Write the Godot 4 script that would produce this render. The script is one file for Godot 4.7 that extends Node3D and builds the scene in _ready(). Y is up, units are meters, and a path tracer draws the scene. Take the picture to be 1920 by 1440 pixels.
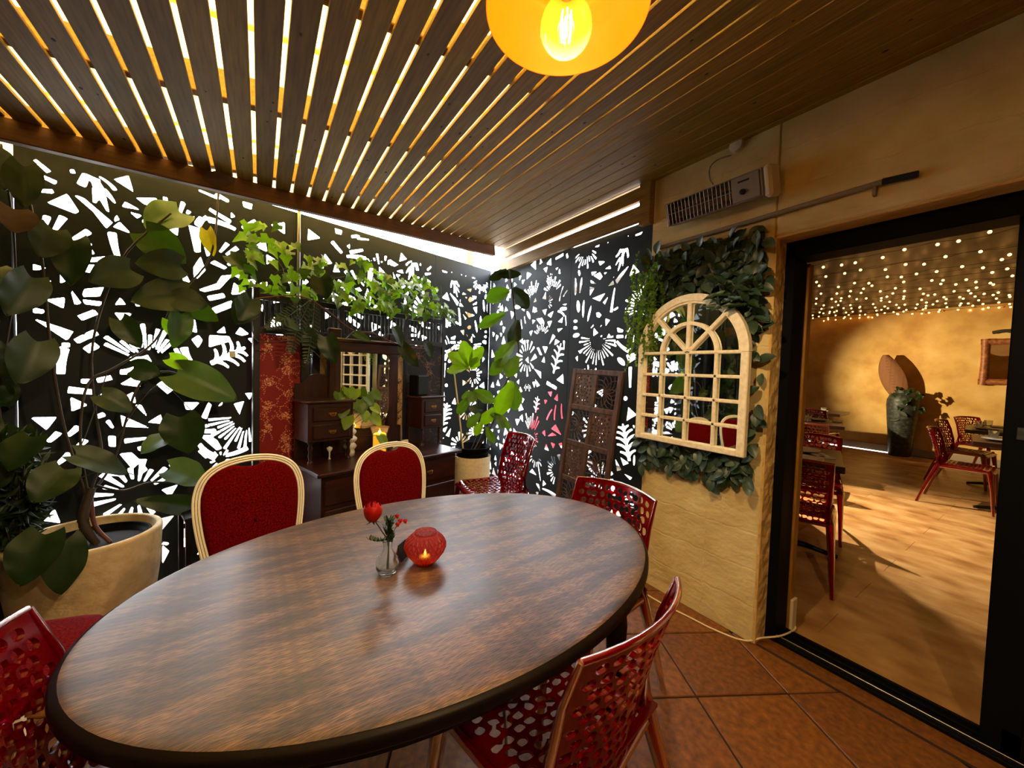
extends Node3D
# A covered restaurant patio: oval table, laser-cut screens, dresser, plants, and a dining room seen through a sliding door.
# x runs towards the house wall, y is up, -z runs along the house wall away from the camera.

const YAW := 33.69
const PITCH := -2.185
const ROLL := 1.714
const WALL_X := 2.048                 # face of the house wall
const CORNER := Vector3(2.06, 0, -3.556)   # where the two screen walls meet
const SCREEN_TURN := 14.6             # the long screen wall is this many degrees off square
const FAR_X := 9.8                    # far wall of the dining room
const DINING_H := 2.61

var M := {}
var rng := RandomNumberGenerator.new()
var used := {}
var TA := Transform3D()               # frame of the long screen wall: x along it to the corner, z out into the patio

func _ready():
	rng.seed = 7
	# ---- camera
	var cam := Camera3D.new()
	cam.name = "camera"
	cam.fov = rad_to_deg(2.0 * atan(720.0 / 710.0))
	cam.near = 0.03
	cam.far = 300.0
	var ya := deg_to_rad(YAW); var pi_ := deg_to_rad(PITCH); var ro := deg_to_rad(ROLL)
	var fwd := Vector3(sin(ya) * cos(pi_), sin(pi_), -cos(ya) * cos(pi_))
	var rt := Vector3(cos(ya), 0, sin(ya))
	var up := rt.cross(fwd)
	cam.transform = Transform3D(Basis(rt * cos(ro) + up * sin(ro), up * cos(ro) - rt * sin(ro), -fwd), Vector3(0, 1.33, 0))
	add_child(cam)
	cam.current = true
	# ---- sky and exposure
	var env := Environment.new()
	env.background_mode = Environment.BG_SKY
	var sky := Sky.new()
	var sm := ProceduralSkyMaterial.new()
	sm.sky_top_color = Color(0.93, 0.96, 1.0)
	sm.sky_horizon_color = Color(1.0, 1.0, 1.0)
	sm.ground_horizon_color = Color(0.9, 0.9, 0.88)
	sm.ground_bottom_color = Color(0.6, 0.6, 0.58)
	sm.sky_energy_multiplier = SKY_E
	sm.ground_energy_multiplier = SKY_E
	sky.sky_material = sm
	env.sky = sky
	env.tonemap_mode = Environment.TONE_MAPPER_LINEAR
	env.tonemap_exposure = 1.0
	env.sdfgi_enabled = true
	env.ssao_enabled = true
	env.ssil_enabled = true
	var we := WorldEnvironment.new()
	we.name = "world_environment"
	we.environment = env
	add_child(we)
	TA = Transform3D(Basis(Vector3.UP, deg_to_rad(SCREEN_TURN)), CORNER)
	materials()
	build_shell()
	build_ceiling()
	build_screens()
	build_dining_room()
	build_outside()
	build_table()
	build_chairs()
	build_dresser()
	build_wall_things()
	build_plants()
	build_pendant()
	build_dining_things()

const SKY_E := 4.0

# ------------------------------------------------------------------ naming
func numbered(called: String) -> String:
	var n: int = used.get(called, 0)
	used[called] = n + 1
	return called if n == 0 else "%s_%03d" % [called, n]

func thing(called: String, label: String, category: String, at := Vector3.ZERO, turn := 0.0, group := "") -> Node3D:
	var o := Node3D.new()
	o.name = numbered(called)
	add_child(o)
	o.position = at
	o.rotation.y = turn
	tag(o, label, category, group)
	return o

func tag(o: Node, label: String, category: String, group := ""):
	o.set_meta("label", label)
	o.set_meta("category", category)
	if group != "":
		o.set_meta("group", group)

func part(parent: Node, called: String, mesh: Mesh, mat: Material, at := Transform3D()) -> MeshInstance3D:
	var o := MeshInstance3D.new()
	o.name = called
	o.mesh = mesh
	o.material_override = mat
	parent.add_child(o, true)
	o.transform = at
	return o

func struct_node(called: String, label := "", at := Transform3D()) -> Node3D:
	var o := Node3D.new()
	o.name = called
	add_child(o, true)
	o.transform = at
	o.set_meta("kind", "structure")
	if label != "":
		o.set_meta("label", label)
	return o

func struct_mesh(called: String, label: String, mesh: Mesh, mat: Material, at := Transform3D()) -> MeshInstance3D:
	var o := part(self, called, mesh, mat, at)
	o.set_meta("kind", "structure")
	o.set_meta("label", label)
	return o

func dup(root: Node3D, label: String, at: Vector3, turn: float) -> Node3D:
	var r := root.duplicate()
	var base := String(root.name)
	var re := base.rfind("_0")
	if re > 0:
		base = base.substr(0, re)
	r.name = numbered(base)
	add_child(r)
	r.position = at
	r.rotation.y = turn
	r.set_meta("label", label)
	return r

# ------------------------------------------------------------------ mesh builder
class G:
	var v := PackedVector3Array()
	var n := PackedVector3Array()
	var uv := PackedVector2Array()
	var ix := PackedInt32Array()
	var col := PackedColorArray()
	func quad(a: Vector3, b: Vector3, c: Vector3, d: Vector3):
		# corners anticlockwise seen from outside
		var nn := (b - a).cross(d - a)
		if nn.length_squared() < 1e-18:
			nn = (c - a).cross(d - a)
		nn = nn.normalized()
		var s := v.size()
		for p in [a, b, c, d]:
			v.append(p)
			n.append(nn)
		uv.append(Vector2(0, 0)); uv.append(Vector2(1, 0)); uv.append(Vector2(1, 1)); uv.append(Vector2(0, 1))
		for k in [0, 2, 1, 0, 3, 2]:
			ix.append(s + k)
	func tri(a: Vector3, b: Vector3, c: Vector3):
		var nn := (b - a).cross(c - a).normalized()
		var s := v.size()
		for p in [a, b, c]:
			v.append(p); n.append(nn); uv.append(Vector2.ZERO)
		for k in [0, 2, 1]:
			ix.append(s + k)
	# a grid of points, rows x cols, smooth normals; rows go round (closed) or not
	func grid(p: PackedVector3Array, rows: int, cols: int, close_cols := false, close_rows := false, flip := false):
		var s := v.size()
		var nr := rows
		for r in rows:
			for c in cols:
				var cn := (c + 1) % cols if close_cols else mini(c + 1, cols - 1)
				var cp := (c - 1 + cols) % cols if close_cols else maxi(c - 1, 0)
				var rn := (r + 1) % rows if close_rows else mini(r + 1, rows - 1)
				var rp := (r - 1 + rows) % rows if close_rows else maxi(r - 1, 0)
				var du := p[r * cols + cn] - p[r * cols + cp]
				var dv := p[rn * cols + c] - p[rp * cols + c]
				if du.length_squared() < 1e-14:
					du = (p[rn * cols + cn] - p[rn * cols + cp]) + (p[rp * cols + cn] - p[rp * cols + cp])
				var nn := du.cross(dv)
				if flip:
					nn = -nn
				v.append(p[r * cols + c])
				n.append(nn.normalized() if nn.length_squared() > 1e-20 else Vector3.UP)
				uv.append(Vector2(float(c) / maxi(cols - 1, 1), float(r) / maxi(rows - 1, 1)))
		var rr := rows if close_rows else rows - 1
		var cc := cols if close_cols else cols - 1
		for r in rr:
			for c in cc:
				var a := s + r * cols + c
				var b := s + r * cols + (c + 1) % cols
				var d := s + ((r + 1) % rows) * cols + c
				var e := s + ((r + 1) % rows) * cols + (c + 1) % cols
				if flip:
					for k in [a, b, e, a, e, d]: ix.append(k)
				else:
					for k in [a, e, b, a, d, e]: ix.append(k)
	func box(c: Vector3, size: Vector3, b := Basis(), bev := 0.0):
		var h := size * 0.5
		bev = minf(bev, minf(h.x, minf(h.y, h.z)) * 0.9)
		if bev <= 0.0:
			var q := []
			for i in 8:
				q.append(c + b * Vector3(h.x if i & 1 else -h.x, h.y if i & 2 else -h.y, h.z if i & 4 else -h.z))
			quad(q[4], q[5], q[7], q[6]); quad(q[1], q[0], q[2], q[3])
			quad(q[5], q[1], q[3], q[7]); quad(q[0], q[4], q[6], q[2])
			quad(q[6], q[7], q[3], q[2]); quad(q[0], q[1], q[5], q[4])
			return
		# chamfered: six faces, twelve edges, eight corners
		var f := func(sx, sy, sz, ax): # corner point on the face across axis ax
			var p := Vector3(sx * (h.x - bev), sy * (h.y - bev), sz * (h.z - bev))
			p[ax] = [sx * h.x, sy * h.y, sz * h.z][ax]
			return c + b * p
		for s in [1, -1]:
			var o = [[-1, -1], [1, -1], [1, 1], [-1, 1]]
			if s < 0: o = [[1, -1], [-1, -1], [-1, 1], [1, 1]]
			quad(f.call(o[0][0], o[0][1], s, 2), f.call(o[1][0], o[1][1], s, 2), f.call(o[2][0], o[2][1], s, 2), f.call(o[3][0], o[3][1], s, 2))
			quad(f.call(s, o[0][0], o[0][1], 0), f.call(s, o[1][0], o[1][1], 0), f.call(s, o[2][0], o[2][1], 0), f.call(s, o[3][0], o[3][1], 0))
			quad(f.call(o[0][1], s, o[0][0], 1), f.call(o[1][1], s, o[1][0], 1), f.call(o[2][1], s, o[2][0], 1), f.call(o[3][1], s, o[3][0], 1))
		for s in [1, -1]:
			for t in [1, -1]:
				edge(f.call(-1, s, t, 1), f.call(1, s, t, 1), f.call(1, s, t, 2), f.call(-1, s, t, 2), c)
				edge(f.call(s, -1, t, 0), f.call(s, 1, t, 0), f.call(s, 1, t, 2), f.call(s, -1, t, 2), c)
				edge(f.call(s, t, -1, 0), f.call(s, t, 1, 0), f.call(s, t, 1, 1), f.call(s, t, -1, 1), c)
				for w in [1, -1]:
					var p0: Vector3 = f.call(s, t, w, 0)
					var p1: Vector3 = f.call(s, t, w, 1)
					var p2: Vector3 = f.call(s, t, w, 2)
					if (p1 - p0).cross(p2 - p0).dot(p0 - c) > 0: tri(p0, p1, p2)
					else: tri(p0, p2, p1)
	func edge(a: Vector3, b: Vector3, c: Vector3, d: Vector3, mid: Vector3):
		if (b - a).cross(d - a).dot(a - mid) > 0: quad(a, b, c, d)
		else: quad(a, d, c, b)
	# profile of (radius, height) turned about y
	func lathe(pr: Array, seg := 24, t := Transform3D(), sx := 1.0, sz := 1.0):
		var p := PackedVector3Array()
		for q in pr:
			for k in seg:
				var a := TAU * k / seg
				p.append(t * Vector3(cos(a) * q.x * sx, q.y, -sin(a) * q.x * sz))
		grid(p, pr.size(), seg, true)
	func tube(pts: Array, r, sides := 8, flat := 1.0, upv := Vector3.UP, close := false, caps := true):
		var p := PackedVector3Array()
		var m := pts.size()
		for i in m:
			var a: Vector3 = pts[(i - 1 + m) % m] if close else pts[maxi(i - 1, 0)]
			var b: Vector3 = pts[(i + 1) % m] if close else pts[mini(i + 1, m - 1)]
			var d := (b - a).normalized()
			var x := d.cross(upv)
			if x.length() < 0.05:
				x = d.cross(Vector3.RIGHT if absf(d.x) < 0.9 else Vector3.BACK)
			x = x.normalized()
			var y := x.cross(d).normalized()
			var rr: float = r[i] if r is Array else r
			for k in sides:
				var an := TAU * k / sides
				p.append(pts[i] + x * cos(an) * rr + y * sin(an) * rr * flat)
		grid(p, m, sides, true, close)
		if caps and not close:
			for e in [0, m - 1]:
				for k in range(1, sides - 1):
					var o: int = e * sides
					if e == 0: tri(p[o], p[o + k + 1], p[o + k])
					else: tri(p[o], p[o + k], p[o + k + 1])
	# outline in the xy plane (anticlockwise), thickness along z from z0 to z1
	func prism(o: PackedVector2Array, z0: float, z1: float, t := Transform3D()):
		if Geometry2D.is_polygon_clockwise(o):
			o.reverse()
		var tr := Geometry2D.triangulate_polygon(o)
		for i in range(0, tr.size(), 3):
			var a := o[tr[i]]; var b := o[tr[i + 1]]; var c := o[tr[i + 2]]
			if (b - a).cross(c - a) < 0:
				var w := b; b = c; c = w
			tri(t * Vector3(a.x, a.y, z1), t * Vector3(b.x, b.y, z1), t * Vector3(c.x, c.y, z1))
			tri(t * Vector3(a.x, a.y, z0), t * Vector3(c.x, c.y, z0), t * Vector3(b.x, b.y, z0))
		for i in o.size():
			var a := o[i]; var b := o[(i + 1) % o.size()]
			quad(t * Vector3(a.x, a.y, z0), t * Vector3(b.x, b.y, z0), t * Vector3(b.x, b.y, z1), t * Vector3(a.x, a.y, z1))
	func mesh() -> ArrayMesh:
		var m := ArrayMesh.new()
		if v.is_empty():
			return m
		var a := []
		a.resize(Mesh.ARRAY_MAX)
		a[Mesh.ARRAY_VERTEX] = v
		a[Mesh.ARRAY_NORMAL] = n
		a[Mesh.ARRAY_TEX_UV] = uv
		a[Mesh.ARRAY_INDEX] = ix
		if col.size() == v.size(): a[Mesh.ARRAY_COLOR] = col
		m.add_surface_from_arrays(Mesh.PRIMITIVE_TRIANGLES, a)
		return m

func box_mesh(size: Vector3, bev := 0.0, c := Vector3.ZERO) -> ArrayMesh:
	var g := G.new()
	g.box(c, size, Basis(), bev)
	return g.mesh()

func lathe_mesh(pr: Array, seg := 24, sx := 1.0, sz := 1.0) -> ArrayMesh:
	var g := G.new()
	g.lathe(pr, seg, Transform3D(), sx, sz)
	return g.mesh()

func tube_mesh(pts: Array, r, sides := 8, flat := 1.0, upv := Vector3.UP, close := false) -> ArrayMesh:
	var g := G.new()
	g.tube(pts, r, sides, flat, upv, close)
	return g.mesh()

func smooth(pts: Array, per := 6) -> Array:
	var out := []
	for i in pts.size() - 1:
		var a = pts[maxi(i - 1, 0)]; var b = pts[i]; var c = pts[i + 1]; var d = pts[mini(i + 2, pts.size() - 1)]
		for k in per:
			out.append(b.cubic_interpolate(c, a, d, float(k) / per))
	out.append(pts[-1])
	return out

# ------------------------------------------------------------------ sheets with holes
# A sheet w x h whose holes are polygons (metres). Their signed distance is sampled on a grid and contoured,
# then the sheet is given its thickness; map bends it: map.call(u, v, side) -> Vector3.
func perforated(w: float, h: float, cell: float, holes: Array, thick: float, map = null, grow := 0.0, outline = null) -> ArrayMesh:
	var nx := int(ceil(w / cell)); var ny := int(ceil(h / cell))
	var cx := w / nx; var cy := h / ny
	var sx := nx + 1
	var f := PackedFloat32Array()
	f.resize(sx * (ny + 1))
	f.fill(1.0)
	for poly in holes:
		var lo := Vector2(1e9, 1e9); var hi := -lo
		for p in poly:
			lo = lo.min(p); hi = hi.max(p)
		var i0 := clampi(int(lo.x / cx) - 2, 0, nx); var i1 := clampi(int(hi.x / cx) + 3, 0, nx)
		var j0 := clampi(int(lo.y / cy) - 2, 0, ny); var j1 := clampi(int(hi.y / cy) + 3, 0, ny)
		var m: int = poly.size()
		for j in range(j0, j1 + 1):
			for i in range(i0, i1 + 1):
				var p := Vector2(i * cx, j * cy)
				var best := 1e9
				var inside := false
				var b: Vector2 = poly[m - 1]
				for k in m:
					var a: Vector2 = poly[k]
					var e := b - a
					var q := p - a
					var t := clampf(q.dot(e) / maxf(e.length_squared(), 1e-12), 0.0, 1.0)
					best = minf(best, (q - e * t).length_squared())
					if (a.y > p.y) != (b.y > p.y) and p.x < (b.x - a.x) * (p.y - a.y) / (b.y - a.y) + a.x:
						inside = not inside
					b = a
				var d := sqrt(best)
				if inside: d = -d
				var at := j * sx + i
				f[at] = minf(f[at], d - grow)
	if outline != null:
		for j in ny + 1:
			for i in nx + 1:
				f[j * sx + i] = minf(f[j * sx + i], outline.call(i * cx, j * cy))
	var g := G.new()
	var plain_map: bool = map == null
	var place := func(p: Vector2, s: float) -> Vector3:
		return Vector3(p.x, p.y, s * thick * 0.5) if plain_map else map.call(p.x, p.y, s * thick * 0.5)
	for j in ny:
		var i := 0
		while i < nx:
			var v0 := f[j * sx + i]; var v1 := f[j * sx + i + 1]; var v2 := f[(j + 1) * sx + i + 1]; var v3 := f[(j + 1) * sx + i]
			var full := v0 > 0 and v1 > 0 and v2 > 0 and v3 > 0
			if full:
				var e := i + 1
				while plain_map and e < nx and f[j * sx + e + 1] > 0 and f[(j + 1) * sx + e + 1] > 0:
					e += 1
				var a := Vector2(i * cx, j * cy); var b := Vector2(e * cx, j * cy); var c := Vector2(e * cx, (j + 1) * cy); var d := Vector2(i * cx, (j + 1) * cy)
				g.quad(place.call(a, 1), place.call(b, 1), place.call(c, 1), place.call(d, 1))
				g.quad(place.call(b, -1), place.call(a, -1), place.call(d, -1), place.call(c, -1))
				i = e
				continue
			if v0 > 0 or v1 > 0 or v2 > 0 or v3 > 0:
				var q := [Vector2(i * cx, j * cy), Vector2((i + 1) * cx, j * cy), Vector2((i + 1) * cx, (j + 1) * cy), Vector2(i * cx, (j + 1) * cy)]
				var val := [v0, v1, v2, v3]
				var poly := []
				var cut := []
				for k in 4:
					var kn := (k + 1) % 4
					if val[k] > 0: poly.append(q[k])
					if (val[k] > 0) != (val[kn] > 0):
						var t: float = val[k] / (val[k] - val[kn])
						var x: Vector2 = q[k].lerp(q[kn], t)
						poly.append(x)
						cut.append([x, val[k] > 0])
				for k in range(1, poly.size() - 1):
					g.tri(place.call(poly[0], 1), place.call(poly[k], 1), place.call(poly[k + 1], 1))
					g.tri(place.call(poly[0], -1), place.call(poly[k + 1], -1), place.call(poly[k], -1))
				if cut.size() == 2:
					var a: Vector2 = cut[0][0]; var b: Vector2 = cut[1][0]
					if not cut[0][1]:
						var w2 := a; a = b; b = w2
					g.quad(place.call(a, 1), place.call(a, -1), place.call(b, -1), place.call(b, 1))
			i += 1
	# outer rim
	for e in 2:
		for j in ny:
			var i := 0 if e == 0 else nx
			if f[j * sx + i] > 0 and f[(j + 1) * sx + i] > 0:
				var a := Vector2(i * cx, j * cy); var b := Vector2(i * cx, (j + 1) * cy)
				if e == 0: g.quad(place.call(a, -1), place.call(a, 1), place.call(b, 1), place.call(b, -1))
				else: g.quad(place.call(a, 1), place.call(a, -1), place.call(b, -1), place.call(b, 1))
		for i in nx:
			var j := 0 if e == 0 else ny
			if f[j * sx + i] > 0 and f[j * sx + i + 1] > 0:
				var a := Vector2(i * cx, j * cy); var b := Vector2((i + 1) * cx, j * cy)
				if e == 0: g.quad(place.call(a, -1), place.call(b, -1), place.call(b, 1), place.call(a, 1))
				else: g.quad(place.call(a, 1), place.call(b, 1), place.call(b, -1), place.call(a, -1))
	return g.mesh()

# hole shapes
func slit(H: Array, a: Vector2, b: Vector2, w0: float, w1: float, bend := 0.0):
	# a tapered, curved slot from a to b, w0 and w1 wide at its ends
	var mid := (a + b) * 0.5 + (b - a).orthogonal() * bend
	var left := []; var right := []
	for k in 6:
		var t := k / 5.0
		var p := a.lerp(mid, t).lerp(mid.lerp(b, t), t)
		var d := (mid - a).lerp(b - mid, t).normalized().orthogonal()
		var w := lerpf(w0, w1, t) * 0.5
		left.append(p + d * w)
		right.append(p - d * w)
	right.reverse()
	H.append(PackedVector2Array(left + right))

func lens(H: Array, a: Vector2, b: Vector2, w: float, bend := 0.0):
	var mid := (a + b) * 0.5 + (b - a).orthogonal() * bend
	var left := []; var right := []
	for k in 8:
		var t := k / 7.0
		var p := a.lerp(mid, t).lerp(mid.lerp(b, t), t)
		var d := (mid - a).lerp(b - mid, t).normalized().orthogonal()
		left.append(p + d * w * 0.5 * sqrt(sin(PI * t) + 0.02))
		if k > 0 and k < 7: right.append(p - d * w * 0.5 * sqrt(sin(PI * t) + 0.02))
	right.reverse()
	H.append(PackedVector2Array(left + right))

func fan(H: Array, c: Vector2, r0: float, r1: float, a0: float, a1: float, n: int, fill := 0.62, squeeze := 1.0):
	# a palm fan: n tapered rays from radius r0 to r1 between two angles
	for k in n:
		var t := (k + 0.5) / n
		var a := deg_to_rad(lerpf(a0, a1, t))
		var step := deg_to_rad(absf(a1 - a0)) / n
		var rr := r1 * (0.86 + 0.14 * sin(k * 2.4)) 
		var d := Vector2(cos(a) * squeeze, sin(a))
		slit(H, c + d * r0 * (1.0 + 0.12 * sin(k * 1.7)), c + d * rr, step * r0 * fill * 0.6, step * rr * fill * 0.82)

func frond(H: Array, a: Vector2, b: Vector2, n: int, reach: float, w: float):
	# a cut-out leaf: a stem with curved fingers on both sides
	slit(H, a, b, w * 1.3, w * 0.8)
	var d := (b - a).normalized()
	for k in n:
		var t := (k + 0.6) / (n + 0.6)
		var p := a.lerp(b, t)
		var l := reach * sin(PI * (0.2 + 0.75 * t))
		for s in [-1.0, 1.0]:
			slit(H, p, p + d.orthogonal() * s * l + d * l * 0.55, w * 1.1, w * 0.55, -0.22 * s)

func poly(H: Array, p: Array):
	H.append(PackedVector2Array(p))

# ------------------------------------------------------------------ materials
func noise_tex(seed_: int, freq: float, ramp: Array, size := 512, oct := 4, kind := FastNoiseLite.TYPE_SIMPLEX_SMOOTH, normal := false, bump := 4.0) -> NoiseTexture2D:
	var t := NoiseTexture2D.new()
	var nz := FastNoiseLite.new()
	nz.noise_type = kind
	nz.seed = seed_
	nz.frequency = freq
	nz.fractal_octaves = oct
	t.noise = nz
	t.width = size
	t.height = size
	t.seamless = true
	if normal:
		t.as_normal_map = true
		t.bump_strength = bump
	elif not ramp.is_empty():
		var g := Gradient.new()
		var off := PackedFloat32Array(); var cols := PackedColorArray()
		for r in ramp:
			off.append(r[0]); cols.append(r[1])
		g.offsets = off
		g.colors = cols
		t.color_ramp = g
	return t

func mat(c: Color, rough := 0.6, metal := 0.0) -> StandardMaterial3D:
	var m := StandardMaterial3D.new()
	m.albedo_color = c
	m.roughness = rough
	m.metallic = metal
	return m

func tex_mat(t: Texture2D, scale: Vector3, rough := 0.6, world := false, tint := Color.WHITE) -> StandardMaterial3D:
	var m := mat(tint, rough)
	m.albedo_texture = t
	m.uv1_triplanar = true
	m.uv1_world_triplanar = world
	m.uv1_scale = scale
	return m

func leaf_mat(c: Color, rough := 0.42, glow := 0.5) -> StandardMaterial3D:
	var m := mat(c, rough)
	m.backlight_enabled = true
	m.backlight = Color(glow * 2.0 * 0.8, glow * 2.0, glow * 0.5, 1).linear_to_srgb() if glow > 0 else Color.BLACK
	m.vertex_color_use_as_albedo = true
	return m

func materials():
	var wood_soft := noise_tex(3, 0.012, [[0.0, Color(0.47, 0.355, 0.10)], [0.4, Color(0.565, 0.44, 0.135)], [0.62, Color(0.60, 0.47, 0.15)], [1.0, Color(0.66, 0.53, 0.20)]], 512, 5)
	M.slat = tex_mat(wood_soft, Vector3(9, 9, 0.7), 0.6)
	M.slat2 = tex_mat(wood_soft, Vector3(7, 7, 0.55), 0.6, false, Color(0.86, 0.84, 0.8))
	M.slat3 = tex_mat(wood_soft, Vector3(11, 11, 0.8), 0.6, false, Color(0.94, 0.9, 0.84))
	M.beam = tex_mat(wood_soft, Vector3(0.7, 9, 9), 0.6, false, Color(0.72, 0.56, 0.46))
	M.rail = tex_mat(wood_soft, Vector3(9, 9, 0.7), 0.6, false, Color(0.95, 0.9, 0.8))
	M.knot = mat(Color(0.16, 0.08, 0.04), 0.7)
	M.sheet = mat(Color(1.0, 0.90, 0.56, 0.90), 0.5)
	M.sheet.transparency = BaseMaterial3D.TRANSPARENCY_ALPHA
	M.sheet.backlight_enabled = true
	M.sheet.backlight = Color(1, 0.9, 0.56)
	M.black = mat(Color(0.125, 0.145, 0.165), 0.55)
	M.black.metallic_specular = 0.3
	M.black_metal = mat(Color(0.10, 0.10, 0.11), 0.4)
	M.black_metal.metallic_specular = 0.35
	M.frame_black = mat(Color(0.06, 0.06, 0.062), 0.5)
	M.frame_black.metallic_specular = 0.12
	M.inner_black = mat(Color(0.08, 0.07, 0.065), 0.85)
	M.inner_black.metallic_specular = 0.2
	# rendered house wall: paint tone plus trowel relief
	var plaster := noise_tex(11, 0.006, [[0.0, Color(0.78, 0.67, 0.44)], [0.5, Color(0.85, 0.75, 0.51)], [1.0, Color(0.90, 0.81, 0.58)]], 512, 4)
	M.plaster = tex_mat(plaster, Vector3(0.9, 0.9, 0.9), 0.85)
	M.plaster.heightmap_enabled = true
	M.plaster.heightmap_texture = wall_relief()
	M.plaster.heightmap_scale = 1.3
	M.jamb = tex_mat(plaster, Vector3(1.3, 1.3, 1.3), 0.85, false, Color(1.0, 0.93, 0.82))
	M.jamb.normal_enabled = true
	M.jamb.normal_texture = noise_tex(5, 0.03, [], 256, 3, FastNoiseLite.TYPE_SIMPLEX_SMOOTH, true, 5.0)
	var tile := noise_tex(21, 0.015, [[0.0, Color(0.36, 0.20, 0.06)], [0.45, Color(0.48, 0.28, 0.09)], [0.7, Color(0.52, 0.31, 0.10)], [1.0, Color(0.60, 0.38, 0.15)]], 512, 6)
	M.tile = tex_mat(tile, Vector3(3.1, 3.1, 3.1), 0.5, true)
	M.tile2 = tex_mat(tile, Vector3(3.7, 3.7, 3.7), 0.55, true, Color(0.92, 0.9, 0.88))
	M.grout = mat(Color(0.20, 0.12, 0.07), 0.95)
	# dining room
	var vinyl := noise_tex(31, 0.008, [[0.0, Color(0.50, 0.33, 0.16)], [0.3, Color(0.64, 0.46, 0.26)], [0.6, Color(0.72, 0.55, 0.34)], [1.0, Color(0.80, 0.65, 0.45)]], 512, 5)
	M.vinyl = tex_mat(vinyl, Vector3(0.9, 1, 0.6), 0.36, true)
	M.vinyl2 = tex_mat(vinyl, Vector3(0.8, 1, 0.7), 0.40, true, Color(0.97, 0.95, 0.93))
	var ochre := noise_tex(41, 0.006, [[0.0, Color(0.72, 0.54, 0.26)], [0.5, Color(0.82, 0.65, 0.35)], [1.0, Color(0.89, 0.74, 0.46)]], 512, 5)
	M.ochre = tex_mat(ochre, Vector3(0.55, 0.55, 0.55), 0.75, true)
	var dark_board := noise_tex(51, 0.01, [[0.0, Color(0.10, 0.075, 0.062)], [0.5, Color(0.15, 0.115, 0.095)], [1.0, Color(0.23, 0.18, 0.15)]], 512, 5)
	M.dark_board = tex_mat(dark_board, Vector3(6, 6, 1.0), 0.45)
	M.skirt = mat(Color(0.66, 0.58, 0.48), 0.6)
	M.oak = tex_mat(wood_soft, Vector3(6, 1, 6), 0.6, false, Color(1.0, 0.86, 0.55))
	# table top: dark streaks on brown
	var top := noise_tex(61, 0.011, [[0.0, Color(0.12, 0.08, 0.05)], [0.36, Color(0.26, 0.172, 0.098)], [0.5, Color(0.38, 0.262, 0.145)], [0.64, Color(0.47, 0.33, 0.185)], [1.0, Color(0.60, 0.44, 0.26)]], 1024, 7)
	M.table = tex_mat(top, Vector3(2.4, 38, 36), 0.38)
	M.table.detail_enabled = true
	M.table.detail_albedo = noise_tex(64, 0.008, [[0.0, Color(0.50, 0.46, 0.44)], [0.42, Color(0.74, 0.71, 0.69)], [0.6, Color(0.97, 0.96, 0.94)], [1.0, Color(1, 1, 1)]], 512, 4)
	M.table.detail_uv_layer = BaseMaterial3D.DETAIL_UV_2
	M.table.uv2_triplanar = true
	M.table.uv2_scale = Vector3(0.7, 3, 3.4)
	M.table.detail_blend_mode = BaseMaterial3D.BLEND_MODE_MUL
	M.table.metallic_specular = 0.5
	M.table.clearcoat_enabled = true
	M.table.clearcoat = 0.12
	M.table.clearcoat_roughness = 0.2
	M.table_edge = mat(Color(0.09, 0.06, 0.045), 0.42)
	M.table_edge.metallic_specular = 0.25
	M.table_leg = mat(Color(0.10, 0.055, 0.04), 0.45)
	M.table_leg.metallic_specular = 0.25
	# dresser
	var mahog := noise_tex(71, 0.01, [[0.0, Color(0.10, 0.035, 0.022)], [0.5, Color(0.17, 0.06, 0.036)], [1.0, Color(0.25, 0.095, 0.055)]], 512, 5)
	M.mahogany = tex_mat(mahog, Vector3(1.0, 6, 6), 0.32)
	M.mahogany_up = tex_mat(mahog, Vector3(7, 0.9, 7), 0.34)
	M.dark_wood = tex_mat(mahog, Vector3(6, 0.8, 6), 0.5, false, Color(0.55, 0.62, 0.62))
	M.carved = tex_mat(noise_tex(72, 0.012, [[0.0, Color(0.20, 0.12, 0.08)], [0.5, Color(0.32, 0.2, 0.13)], [1.0, Color(0.42, 0.28, 0.19)]], 256, 4), Vector3(8, 2, 8), 0.6)
	M.brass = mat(Color(0.62, 0.47, 0.22), 0.35, 1.0)
	M.mirror = mat(Color(0.93, 0.94, 0.94), 0.02, 1.0)
	# chairs
	M.velvet = tex_mat(noise_tex(81, 0.11, [[0.0, Color(0.20, 0.004, 0.010)], [0.5, Color(0.37, 0.010, 0.018)], [1.0, Color(0.55, 0.06, 0.055)]], 256, 2), Vector3(4, 4, 4), 0.85)
	M.velvet.metallic_specular = 0.15
	M.gold = mat(Color(1.0, 0.98, 0.90), 0.28, 0.05)
	M.gold_dark = mat(Color(0.42, 0.30, 0.18), 0.5, 0.2)
	M.red_plastic = mat(Color(0.58, 0.0, 0.045, 0.28), 0.14)
	M.red_plastic.metallic_specular = 0.32
	M.red_plastic.transparency = BaseMaterial3D.TRANSPARENCY_ALPHA
	M.red_plastic.refraction_enabled = true
	M.red_plastic.refraction_scale = 0.05
	M.red_solid = mat(Color(0.62, 0.012, 0.035), 0.15)
	# glass, ceramics, metal
	M.glass = mat(Color(0.95, 0.97, 0.97, 0.04), 0.02)
	M.glass.transparency = BaseMaterial3D.TRANSPARENCY_ALPHA
	M.glass.refraction_enabled = true
	M.glass.refraction_scale = 0.045
	M.pane = mat(Color(0.95, 0.97, 0.97, 0.12), 0.03)
	M.pane.transparency = BaseMaterial3D.TRANSPARENCY_ALPHA
	M.red_glass = mat(Color(0.34, 0.0, 0.008, 0.84), 0.42)
	M.red_glass.metallic_specular = 0.35
	M.red_glass.transparency = BaseMaterial3D.TRANSPARENCY_ALPHA
	M.red_glass.backlight_enabled = true
	M.red_glass.backlight = Color(0.6, 0.12, 0.05)
	M.red_glass.clearcoat_enabled = true
	M.red_glass.clearcoat = 0.12
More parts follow.
